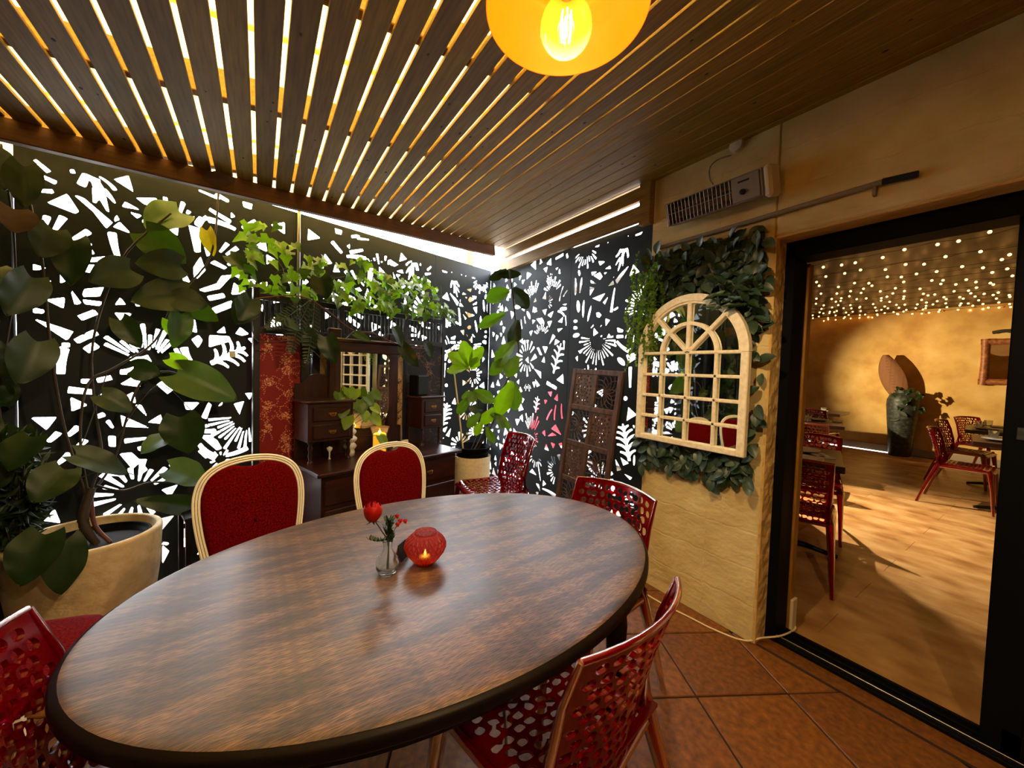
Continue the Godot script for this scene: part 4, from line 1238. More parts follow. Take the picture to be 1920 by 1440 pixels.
func build_bud_vase():
	var at := Vector3(0.299, 0.7505, -1.05)
	var v := thing("bud_vase", "small clear glass bud vase on the oval table", "vase", at)
	v.scale = Vector3.ONE
	var outer := [Vector2(0.0001, 0.0), Vector2(0.020, 0.0), Vector2(0.024, 0.003), Vector2(0.0305, 0.018), Vector2(0.031, 0.030), Vector2(0.027, 0.045), Vector2(0.018, 0.058), Vector2(0.0125, 0.070), Vector2(0.012, 0.082), Vector2(0.0145, 0.092), Vector2(0.0165, 0.096)]
	var inner := [Vector2(0.0152, 0.095), Vector2(0.0128, 0.090), Vector2(0.0102, 0.081), Vector2(0.0105, 0.070), Vector2(0.016, 0.0575), Vector2(0.0245, 0.0448), Vector2(0.0282, 0.030), Vector2(0.0275, 0.020), Vector2(0.020, 0.009), Vector2(0.0001, 0.007)]
	part(v, "glass", lathe_mesh(outer + inner, 32), M.glass)
	# rose, sprigs and small red blooms stand in the vase
	var r := thing("red_rose", "single dark red rose standing in the clear bud vase", "flower", at)
	part(r, "stem", tube_mesh(smooth([Vector3(0.003, 0.008, 0), Vector3(0.0, 0.085, 0), Vector3(-0.018, 0.125, -0.005), Vector3(-0.036, 0.155, -0.012)]), 0.0017, 6), M.stem_green)
	var head := Vector3(-0.038, 0.178, -0.014)
	# closed bud: shells of petals that bulge and then close over at the top
	for k in 12:
		var ring := 0 if k < 3 else (1 if k < 7 else 2)
		var a := k * 2.4
		var rad: float = [0.013, 0.0185, 0.0235][ring]
		var h: float = [0.054, 0.052, 0.046][ring]
		var g := PackedVector3Array()
		for i in 8:
			var t := i / 7.0
			var rr: float = rad * pow(sin(PI * (0.12 + [0.74, 0.68, 0.63][ring] * t)), 0.7) * (1.0 + 0.10 * t * t * (ring - 0.6))
			for c in 7:
				var s := c / 3.0 - 1.0
				var an := a + s * (1.05 - 0.35 * t)
				g.append(head + Vector3(cos(an) * rr, -0.027 + h * t - 0.006 * s * s * t, -sin(an) * rr))
		var gg := G.new()
		gg.grid(g, 8, 7)
		part(r, "petal", gg.mesh(), M.petal_red)
	for k in 5:
		part(r, "sepal", leaf_mesh("lance"), M.leaf_dark, Transform3D(Basis(Vector3.UP, k * 1.26) * Basis(Vector3.RIGHT, 2.1) * Basis().scaled(Vector3(0.006, 0.024, 0.02)), head + Vector3(0, -0.023, 0)))
	var s := thing("leafy_sprig", "dark green leafy sprig between the rose and red blooms", "foliage", at)
	part(s, "stem", tube_mesh(smooth([Vector3(0.0, 0.010, 0.002), Vector3(0.002, 0.08, 0), Vector3(0.004, 0.14, 0.0)]), 0.0014, 6), M.stem_green)
	var lm := leaf_mesh("oval")
	var rr := RandomNumberGenerator.new(); rr.seed = 3
	for k in 46:
		var h := rr.randf_range(0.088, 0.15)
		var a := rr.randf() * TAU
		part(s, "leaf", lm, M.leaf_dark, Transform3D(Basis(Vector3.UP, a) * Basis(Vector3.RIGHT, rr.randf_range(0.4, 1.5)) * Basis().scaled(Vector3(0.010, 0.021, 0.02)), Vector3(0.003 + rr.randf_range(-0.006, 0.006), h, rr.randf_range(-0.006, 0.006))))
	for k in 16:
		var t := k / 15.0
		part(s, "leaf", lm, M.leaf_dark, Transform3D(Basis(Vector3.UP, k * 2.0) * Basis(Vector3.RIGHT, 1.0) * Basis().scaled(Vector3(0.009, 0.014, 0.02)), Vector3(-0.008 - 0.042 * t, 0.098 + 0.012 * t - 0.02 * t * (1 - t), 0.006)))
	var f := thing("red_blooms", "cluster of small coral red blooms leaning right in the bud vase", "flower", at)
	part(f, "stem", tube_mesh(smooth([Vector3(-0.002, 0.010, 0.001), Vector3(0.004, 0.085, 0), Vector3(0.018, 0.12, 0.002), Vector3(0.03, 0.14, 0.004)]), 0.0012, 6), M.stem_green)
	for c in [Vector3(0.022, 0.152, 0.0), Vector3(0.030, 0.14, 0.006), Vector3(0.021, 0.134, 0.012), Vector3(0.044, 0.136, 0.006)]:
		for k in 5:
			part(f, "petal", lm, M.petal_pink, Transform3D(Basis(Vector3(0.3, 1, 0.5).normalized(), k * 1.256) * Basis(Vector3.RIGHT, 1.0) * Basis().scaled(Vector3(0.009, 0.012, 0.02)), c))

func petal_mesh(w: float, h: float, cup: float) -> ArrayMesh:
	var p := PackedVector3Array()
	for r in 7:
		var t := r / 6.0
		for c in 7:
			var s := c / 3.0 - 1.0
			var ww := w * 0.5 * sqrt(clampf(t * 1.8, 0, 1)) * (1.0 if t < 0.75 else sqrt(maxf(0.0, 1.0 - pow((t - 0.75) / 0.27, 2))))
			p.append(Vector3(s * ww, t * h, (0.009 * sin(t * 2.6) - 0.012 * s * s * cup * 1.6 + (0.006 * t * t if t > 0.8 else 0.0))))
	var g := G.new()
	g.grid(p, 7, 7)
	return g.mesh()

func build_votive():
	var at := Vector3(0.410, 0.7505, -1.052)
	var v := thing("red_votive", "round red diamond-cut glass candle holder glowing on the oval table", "candle holder", at)
	# quilted outside: the radius swells in a diamond grid
	var prof := [[0.000, 0.028], [0.004, 0.031], [0.010, 0.036], [0.02, 0.044], [0.034, 0.0545], [0.048, 0.0605], [0.059, 0.0605], [0.072, 0.054], [0.083, 0.042], [0.089, 0.035], [0.094, 0.0335]]
	var p := PackedVector3Array()
	var rows := 96
	var seg := 240
	for r in rows:
		var y := 0.094 * r / (rows - 1.0)
		var k := 0
		while k < prof.size() - 2 and prof[k + 1][0] < y: k += 1
		var rad: float = lerpf(prof[k][1], prof[k + 1][1], (y - prof[k][0]) / (prof[k + 1][0] - prof[k][0]))
		for i in seg:
			var a := TAU * i / seg
			var u := a * 24 / TAU; var w := y / 0.0115
			var du := absf(fposmod(u + w * 0.5, 1.0) - 0.5) ; var dv := absf(fposmod(u - w * 0.5, 1.0) - 0.5)
			var q := 0.0032 * smoothstep(0.30, 0.46, maxf(du, dv)) if y > 0.008 and y < 0.087 else 0.0012
			p.append(Vector3(cos(a) * (rad - 0.0026 + q), y, -sin(a) * (rad - 0.0026 + q)))
	var g := G.new()
	g.grid(p, rows, seg, true)
	g.lathe([Vector2(0.0001, 0.0), Vector2(0.028, 0.0)], 48)
	part(v, "glass", g.mesh(), M.red_glass)
	part(v, "candle", lathe_mesh([Vector2(0.0001, 0.0075), Vector2(0.018, 0.0075), Vector2(0.018, 0.020), Vector2(0.0001, 0.0195)], 20), M.wax)
	flame(v, Vector3(0, 0.021, 0), 0.02, 0.0035)

func flame(parent: Node3D, at: Vector3, h: float, energy: float):
	part(parent, "candle_flame", lathe_mesh([Vector2(0.0001, 0), Vector2(h * 0.16, h * 0.15), Vector2(h * 0.2, h * 0.35), Vector2(h * 0.12, h * 0.7), Vector2(0.0001, h)], 12), M.flame, Transform3D(Basis(), at))
	var l := OmniLight3D.new()
	l.name = "candle_light"
	l.light_color = Color(1.0, 0.62, 0.25)
	l.light_energy = energy
	l.light_size = 0.008
	l.omni_range = 12.0
	l.omni_attenuation = 2.0
	l.shadow_enabled = true
	parent.add_child(l, true)
	l.position = at + Vector3(0, h * 0.4, 0)

# ------------------------------------------------------------------ chairs
func build_chairs():
	build_banquet_chairs()
	var k := polycarbonate_chair()
	k.position = Vector3(-0.13, 0, -1.02)
	k.rotation.y = atan2(0.98, -0.2)
	k.set_meta("label", "red perforated plastic chair at the left end of the oval table, beside the big planter")
	dup(k, "red perforated chair at the near right of the oval table, nearest the tiled floor", Vector3(0.645, 0, -0.735), atan2(-0.18, -0.98))
	dup(k, "red perforated chair tucked at the right end of the oval table, below the arched mirror", Vector3(1.10, 0, -1.12), atan2(-1.0, 0.1))
	dup(k, "red perforated plastic chair in the corner in front of the fig tree's cream pot", Vector3(1.475, 0, -2.43), atan2(-1.0, -0.1))
	# dining room
	var g := "red perforated chairs in the dining room"
	var dn := [
		[Vector3(3.10, 0, -1.075), atan2(1.0, -0.28), "red dining room chair nearest the open door, back to the patio"],
		[Vector3(4.0, 0, -1.28), atan2(-1.0, 0.28), "red dining room chair across the nearest left table, facing the patio"],
		[Vector3(5.45, 0, -1.78), atan2(1.0, -0.2), "red dining room chair seen above the nearest left table, second table back"],
		[Vector3(6.35, 0, -0.66), atan2(0.02, 1.0), "red dining room chair standing clear on the floor at the nearest right table"],
		[Vector3(7.75, 0, -0.80), atan2(-0.1, 1.0), "red dining room chair at the right, behind the nearest right-hand table"],
		[Vector3(8.85, 0, -0.74), atan2(-0.5, 0.85), "red dining room chair at the right, farthest back and close to the ochre wall"],
		[Vector3(7.9, 0, -2.45), atan2(1.0, 0.1), "red dining room chair in the dark far corner at the left rear table"],
	]
	for d in dn:
		var c := dup(k, d[2], d[0], d[1])
		c.set_meta("group", g)

func chair_holes(w: float, h: float, rows: int, cols: int, tall: bool, seed_: int) -> Array:
	var H := []
	var r := RandomNumberGenerator.new()
	r.seed = seed_
	var cw := (w - 0.03) / cols; var ch := (h - 0.03) / rows
	for j in rows:
		for i in cols + 1:
			var c := Vector2(0.015 + (i + (0.5 if j % 2 == 0 else 0.0)) * cw, 0.015 + (j + 0.5) * ch)
			if c.x < 0.02 or c.x > w - 0.02: continue
			c += Vector2(r.randf_range(-0.12, 0.12) * cw, r.randf_range(-0.12, 0.12) * ch)
			var p := PackedVector2Array()
			var tilt := r.randf_range(-0.35, 0.35)
			for k in 8:
				var a := TAU * k / 8
				var q := Vector2(signf(cos(a)) * pow(absf(cos(a)), 0.6) * cw * r.randf_range(0.36, 0.46), signf(sin(a)) * pow(absf(sin(a)), 0.6) * ch * r.randf_range(0.36, 0.46))
				p.append(c + q.rotated(tilt))
			H.append(p)
	return H

func polycarbonate_chair() -> Node3D:
	var t := thing("perforated_chair", "red perforated plastic chair", "chair", Vector3.ZERO, 0.0, "red perforated chairs on the patio")
	var bw := 0.42; var bh := 0.42
	var back := func(u: float, v: float, s: float) -> Vector3:
		var k := u / bw * 2.0 - 1.0
		var y := 0.40 + v
		var lean := 0.10 * pow(v / bh, 1.4)
		return Vector3(k * (0.195 + 0.012 * v / bh), y - 0.012 * k * k * v / bh, -0.185 - lean + 0.055 * k * k + s)
	part(t, "backrest", perforated(bw, bh, 0.0065, chair_holes(bw, bh, 12, 12, true, 4), 0.009, back), M.red_plastic)
	var sw := 0.44; var sd := 0.42
	var seat := func(u: float, v: float, s: float) -> Vector3:
		var k := u / sw * 2.0 - 1.0
		var q := v / sd            # 0 front .. 1 rear
		var y := 0.452 - 0.020 * sin(PI * clampf(q * 1.1, 0, 1)) * (1.0 - k * k * 0.6) - 0.035 * pow(maxf(0.0, 0.22 - q) / 0.22, 2.0)
		return Vector3(k * (0.225 - 0.02 * q), y + s, 0.225 - v)
	part(t, "seat", perforated(sw, sd, 0.0065, chair_holes(sw, sd, 13, 10, false, 9), 0.008, seat), M.red_plastic)
	for s in [-1.0, 1.0]:
		var fl := tube_mesh([Vector3(s * 0.232, 0.0, 0.235), Vector3(s * 0.222, 0.25, 0.215), Vector3(s * 0.212, 0.41, 0.195), Vector3(s * 0.205, 0.443, 0.18)], [0.013, 0.018, 0.026, 0.022], 6)
		part(t, "leg", fl, M.red_plastic)
		var rl := tube_mesh([Vector3(s * 0.235, 0.0, -0.30), Vector3(s * 0.222, 0.22, -0.232), Vector3(s * 0.205, 0.42, -0.165), Vector3(s * 0.2, 0.55, -0.158), Vector3(s * 0.205, 0.70, -0.19), Vector3(s * 0.207, 0.808, -0.228)], [0.013, 0.018, 0.024, 0.013, 0.009, 0.007], 6)
		part(t, "leg", rl, M.red_plastic)
		part(t, "seat_rail", tube_mesh([Vector3(s * 0.212, 0.425, 0.20), Vector3(s * 0.212, 0.428, 0.0), Vector3(s * 0.202, 0.425, -0.17)], 0.019, 4, 1.0), M.red_plastic)
	var top := []
	for k in 11:
		top.append(back.call(bw * k / 10.0, bh, 0.0))
	part(t, "top_rail", tube_mesh(top, 0.0075, 6), M.red_plastic)
	part(t, "front_rail", tube_mesh([Vector3(-0.2, 0.41, 0.212), Vector3(0, 0.408, 0.222), Vector3(0.2, 0.41, 0.212)], 0.012, 4), M.red_plastic)
	part(t, "rear_rail", tube_mesh([Vector3(-0.195, 0.405, -0.17), Vector3(0, 0.402, -0.185), Vector3(0.195, 0.405, -0.17)], 0.013, 4), M.red_plastic)
	return t

func build_banquet_chairs():
	var t := thing("banquet_chair", "banquet chair", "chair", Vector3.ZERO, 0.0, "red banquet chairs with pale gold frames at the far side of the oval table")
	# outline of the back, from one foot of the arch over the top to the other
	var half := [Vector2(-0.148, 0.46), Vector2(-0.160, 0.56), Vector2(-0.176, 0.66), Vector2(-0.184, 0.75), Vector2(-0.178, 0.82), Vector2(-0.150, 0.878), Vector2(-0.090, 0.915), Vector2(0.0, 0.928)]
	var o := half.duplicate()
	for k in range(half.size() - 2, -1, -1):
		o.append(Vector2(-half[k].x, half[k].y))
	o = smooth(o, 5)
	var lean := func(p: Vector2, z: float) -> Vector3:
		return Vector3(p.x, p.y, -0.19 - (p.y - 0.46) * 0.16 + z)
	var off := func(d: float) -> Array:
		var q := []
		for i in o.size():
			var e: Vector2 = (o[mini(i + 1, o.size() - 1)] - o[maxi(i - 1, 0)]).normalized()
			q.append(o[i] + Vector2(e.y, -e.x) * d)
		return q
	var fr := G.new()
	for d in [-0.009, 0.0, 0.009]:
		var pts := []
		for p in off.call(d): pts.append(lean.call(p, 0.0))
		fr.tube(pts, 0.0048, 8)
	part(t, "back_frame", fr.mesh(), M.gold)
	var gr := G.new()
	for d in [-0.0045, 0.0045]:
		var pts := []
		for p in off.call(d): pts.append(lean.call(p, 0.0))
		gr.tube(pts, 0.0032, 6)
	part(t, "frame_groove", gr.mesh(), M.gold_dark)
	# pad: rings from the frame towards the middle, swelling to the front
	var ring: Array = off.call(0.013)
	var n := ring.size()
	for i in n:
		var dx: float = ring[i].x
		if ring[i].y > 0.85 and absf(dx) < 0.055:
			ring[i].y -= 0.020 * pow(cos(dx / 0.055 * PI / 2), 0.6)
	ring.append(Vector2(0.06, 0.465)); ring.append(Vector2(0, 0.465)); ring.append(Vector2(-0.06, 0.465))
	n = ring.size()
	var mid := Vector2(0, 0.68)
	var pd := G.new()
	for side in [1.0, -1.0]:
		var p := PackedVector3Array()
		var lv := [[1.0, 0.0], [0.985, 0.010], [0.94, 0.016], [0.8, 0.021], [0.5, 0.025], [0.02, 0.026]]
		for l in lv:
			for q in ring:
				p.append(lean.call(mid + (q - mid) * l[0], side * l[1]))
		pd.grid(p, lv.size(), n, true, false, side < 0)
	part(t, "back_pad", pd.mesh(), M.velvet)
	var st := G.new()
	var sp := PackedVector3Array()
	var ov := []
	for k in 40:
		var a := TAU * k / 40
		ov.append(Vector2(signf(cos(a)) * pow(absf(cos(a)), 0.45) * 0.205, signf(sin(a)) * pow(absf(sin(a)), 0.45) * 0.20))
	for l in [[0.02, 0.425], [0.98, 0.425], [1.0, 0.435], [1.0, 0.462], [0.97, 0.476], [0.8, 0.488], [0.4, 0.492], [0.02, 0.492]]:
		for q in ov: sp.append(Vector3(q.x * l[0], l[1], -q.y * l[0]))
	st.grid(sp, 8, 40, true)
	part(t, "seat", st.mesh(), M.velvet)
	for s in [-1.0, 1.0]:
		part(t, "leg", tube_mesh([Vector3(s * 0.148, 0.47, -0.19), Vector3(s * 0.165, 0.2, -0.21), Vector3(s * 0.185, 0.0, -0.25)], 0.012, 8), M.gold)
		part(t, "leg", tube_mesh([Vector3(s * 0.165, 0.43, 0.165), Vector3(s * 0.172, 0.2, 0.18), Vector3(s * 0.18, 0.0, 0.195)], 0.012, 8), M.gold)
	t.position = Vector3(0.035, 0, -1.655)
	t.rotation.y = atan2(0.24, 0.97)
	t.set_meta("label", "red banquet chair with pale gold frame standing closer to the big planter")
	dup(t, "red banquet chair with pale gold frame standing in front of the dresser's lit candle", Vector3(0.615, 0, -1.685), atan2(0.22, 0.98))
	dup(t, "red banquet chair before the big planter, only its seat showing", Vector3(-0.625, 0, -1.62), atan2(0.96, 0.2))

# ------------------------------------------------------------------ dresser, folding screen and the things on the dresser
func local(o: Node3D, s: float, y: float, off: float, turn := 0.0):
	o.transform = TA * Transform3D(Basis(Vector3.UP, turn), Vector3(s, y, off))

func build_dresser():
	# folding screen with wallpaper fields and a row of spindles along its top
	var f := thing("folding_screen", "dark timber screen with floral wallpaper fields and spindles behind the dresser", "room divider")
	local(f, -2.20, 0, 0.12)
	var xs := [0.0, 0.285, 0.49, 0.93, 1.13, 1.475]
	for x in [0.018, 0.30, 0.375, 0.55, 1.09, 1.482]:
		part(f, "stile", box_mesh(Vector3(0.036 if x != 0.30 and x != 0.375 else 0.05, 1.80 if x < 0.1 or x > 1.4 else 1.74, 0.034), 0.003, Vector3(x, 0.90, 0)), M.dark_wood)
	for y in [1.745, 1.535, 0.08]:
		part(f, "rail", box_mesh(Vector3(1.48, 0.04, 0.030), 0.003, Vector3(0.742, y, 0.0)), M.dark_wood)
	var sp := lathe_mesh([Vector2(0.004, 0), Vector2(0.007, 0.02), Vector2(0.005, 0.05), Vector2(0.009, 0.085), Vector2(0.005, 0.12), Vector2(0.007, 0.15), Vector2(0.004, 0.172)], 8)
	for k in 42:
		part(f, "spindle", sp, M.dark_wood, Transform3D(Basis(), Vector3(0.06 + 0.0338 * k, 1.554, 0)))
	part(f, "wallpaper_field", box_uv(0.245, 1.42), M.wall_red, Transform3D(Basis(), Vector3(0.152, 0.80, 0.003))).set_meta("label", "red floral wallpaper field")
	part(f, "wallpaper_field", box_uv(0.16, 1.42), M.wall_cream, Transform3D(Basis(), Vector3(0.45, 0.80, 0.003))).set_meta("label", "cream floral wallpaper field")
	part(f, "wallpaper_field", box_uv(0.50, 1.42), M.wall_cream, Transform3D(Basis(), Vector3(0.82, 0.80, -0.003))).set_meta("label", "cream floral wallpaper field behind the mirror")
	part(f, "wallpaper_field", box_uv(0.36, 1.42), M.wall_black, Transform3D(Basis(), Vector3(1.285, 0.80, 0.003))).set_meta("label", "black floral wallpaper field")
	# the dresser: body 1.05 wide, top at 0.70; back at off 0.20
	var d := thing("mirror_dresser", "dark mahogany dresser with swing mirror and two little drawer towers", "dresser")
	local(d, -2.02, 0, 0.18)
	part(d, "top", box_mesh(Vector3(1.07, 0.024, 0.53), 0.006, Vector3(0.525, 0.688, 0.262)), M.mahogany)
	var bd := part(d, "body", box_mesh(Vector3(1.0, 0.58, 0.48), 0.004, Vector3(0.525, 0.386, 0.25)), M.mahogany_up)
	for s in [[0.275, 0.9], [0.775, 0.9]]:
		part(d, "door", box_mesh(Vector3(0.47, 0.36, 0.018), 0.004, Vector3(s[0], 0.29, 0.497)), M.mahogany_up)
		var dp := part(d, "drawer", box_mesh(Vector3(0.47, 0.15, 0.018), 0.004, Vector3(s[0], 0.575, 0.497)), M.mahogany)
		part(dp, "handle", drop_handle(), M.brass, Transform3D(Basis(), Vector3(s[0], 0.575, 0.507)))
	var sd := part(d, "side_panel", frame_panel(0.40, 0.46), M.mahogany_up, Transform3D(Basis(Vector3.UP, PI / 2), Vector3(1.026, 0.40, 0.25)))
	for x in [0.05, 1.0]:
		for z in [0.04, 0.46]:
			part(d, "foot", lathe_mesh([Vector2(0.016, 0), Vector2(0.03, 0.03), Vector2(0.034, 0.07), Vector2(0.022, 0.1)], 12), M.mahogany, Transform3D(Basis(), Vector3(x, 0, z)))
	# mirror stand
	part(d, "plinth", box_mesh(Vector3(0.60, 0.16, 0.05), 0.004, Vector3(0.50, 0.78, 0.05)), M.mahogany)
	for x in [0.275, 0.725]:
		part(d, "mirror_post", box_mesh(Vector3(0.085, 0.88, 0.045), 0.006, Vector3(x, 1.14, 0.055)), M.mahogany_up)
	part(d, "mirror_head", crest(), M.mahogany, Transform3D(Basis(), Vector3(0.50, 1.455, 0.055)))
	var mf := part(d, "mirror_frame", shield(0.195, 0.205, 0.60, 0.018, true), M.mahogany_up, Transform3D(Basis(), Vector3(0.50, 0.855, 0.068)))
	part(mf, "mirror_glass", shield(0.001, 0.19, 0.59, 0.006, false), M.mirror, Transform3D(Basis(), Vector3(0, 0.004, 0.006)))
	part(mf, "bevel_line", shield(0.176, 0.181, 0.565, 0.012, true), M.brass, Transform3D(Basis(), Vector3(0, 0.014, 0.004)))
	tower(d, Vector3(0.03, 0.70, 0.03), 0.285, 0.24)
	tower(d, Vector3(0.885, 0.70, 0.03), 0.215, 0.20)
	dresser_things()

func box_uv(w: float, h: float) -> ArrayMesh:
	# a thin board whose front carries the print once per 0.36 m
	var g := G.new()
	g.box(Vector3(0, 0, 0), Vector3(w, h, 0.008))
	for i in g.v.size():
		g.uv[i] = Vector2(g.v[i].x / 0.26, -g.v[i].y / 0.52)
	return g.mesh()

func drop_handle() -> ArrayMesh:
	var g := G.new()
	g.box(Vector3.ZERO, Vector3(0.05, 0.014, 0.003), Basis(), 0.001)
	g.tube(smooth([Vector3(-0.018, 0.002, 0.004), Vector3(-0.012, -0.012, 0.009), Vector3(0.012, -0.012, 0.009), Vector3(0.018, 0.002, 0.004)], 3), 0.002, 6)
	for s in [-1, 1]:
		g.lathe([Vector2(0.0001, 0.006), Vector2(0.004, 0.004), Vector2(0.004, 0)], 8, Transform3D(Basis(Vector3.RIGHT, PI / 2), Vector3(s * 0.018, 0.002, 0)))
	return g.mesh()

func frame_panel(w: float, h: float) -> ArrayMesh:
	var g := G.new()
	for s in [-1, 1]:
		g.box(Vector3(s * (w / 2 - 0.025), 0, 0.004), Vector3(0.05, h, 0.012), Basis(), 0.003)
		g.box(Vector3(0, s * (h / 2 - 0.025), 0.004), Vector3(w - 0.1, 0.05, 0.012), Basis(), 0.003)
	g.box(Vector3(0, 0, 0), Vector3(w - 0.16, h - 0.16, 0.012), Basis(), 0.005)
	return g.mesh()

# shield outline: square above, rounded below (the swing mirror), as ring or as plate
func shield_line(hw: float, h: float) -> Array:
	var o := []
	o.append(Vector2(hw, h))
	o.append(Vector2(-hw, h))
	var yb := 0.30 * h
	for k in 15:
		var a := PI + PI * k / 14.0
		o.append(Vector2(cos(a) * hw, yb + signf(sin(a)) * pow(absf(sin(a)), 0.8) * yb))
	return o

func shield(inner: float, outer: float, h: float, t: float, ring: bool) -> ArrayMesh:
	var g := G.new()
	var o := shield_line(outer, h)
	if not ring:
		g.prism(PackedVector2Array(o), -t / 2, t / 2)
		return g.mesh()
	var dw := outer - inner
	var i := []
	for q in shield_line(inner, h - dw * 2.0): i.append(q + Vector2(0, dw))
	for k in o.size():
		var k2 := (k + 1) % o.size()
		var a := Vector3(o[k].x, o[k].y, t / 2); var b := Vector3(o[k2].x, o[k2].y, t / 2)
		var c := Vector3(i[k2].x, i[k2].y, t / 2); var d := Vector3(i[k].x, i[k].y, t / 2)
		var z := Vector3(0, 0, -t)
		g.quad(a, b, c, d)
		g.quad(b + z, a + z, d + z, c + z)
		g.quad(a + z, b + z, b, a)
		g.quad(d, c, c + z, d + z)
	return g.mesh()

func crest() -> ArrayMesh:
	var g := G.new()
	g.box(Vector3(0, 0.0, 0), Vector3(0.56, 0.075, 0.055), Basis(), 0.006)
	g.box(Vector3(0, 0.048, 0.006), Vector3(0.62, 0.024, 0.08), Basis(), 0.008)
	var o := PackedVector2Array()
	for k in 21:
		var t := k / 20.0
		var x := -0.17 + 0.34 * t
		o.append(Vector2(x, 0.062 + 0.075 * pow(sin(PI * t), 1.6) + 0.014 * cos(t * TAU * 2.0 + PI)))
	o.append(Vector2(0.17, 0.055))
	o.append(Vector2(-0.17, 0.055))
	g.prism(o, -0.014, 0.014)
	return g.mesh()

func tower(d: Node3D, at: Vector3, w: float, dep: float):
	var t := Transform3D(Basis(), at)
	part(d, "tower_case", box_mesh(Vector3(w, 0.245, dep), 0.004, Vector3(w / 2, 0.258, dep / 2)), M.mahogany_up, t)
	part(d, "tower_top", box_mesh(Vector3(w + 0.03, 0.016, dep + 0.02), 0.005, Vector3(w / 2, 0.388, dep / 2 + 0.004)), M.mahogany, t)
	for k in 2:
		var dr := part(d, "drawer", box_mesh(Vector3(w - 0.05, 0.092, 0.016), 0.005, Vector3(w / 2, 0.20 + 0.112 * k, dep + 0.003)), M.mahogany, t)
		part(dr, "handle", drop_handle(), M.brass, Transform3D(Basis(), Vector3(w / 2, 0.202 + 0.112 * k, dep + 0.012)))
	var o := PackedVector2Array()
	for k in 25:
		var q := k / 24.0
		o.append(Vector2(q * w, 0.50 + 0.05 * smoothstep(0.15, 0.32, q) * (1.0 - smoothstep(0.68, 0.85, q)) + 0.012 * sin(PI * clampf((q - 0.3) / 0.4, 0, 1))))
	o.append(Vector2(w, 0.0)); o.append(Vector2(0, 0.0))
	var g := G.new()
	g.prism(o, 0.0, 0.02)
	part(d, "tower_back", g.mesh(), M.mahogany_up, t)
	var c := lathe_mesh([Vector2(0.016, 0), Vector2(0.016, 0.012), Vector2(0.008, 0.022), Vector2(0.014, 0.05), Vector2(0.009, 0.075), Vector2(0.015, 0.10), Vector2(0.008, 0.118), Vector2(0.016, 0.128), Vector2(0.016, 0.136)], 12)
	for x in [0.022, w - 0.022]:
		part(d, "turned_column", c, M.mahogany, t * Transform3D(Basis(), Vector3(x, 0, dep - 0.022)))

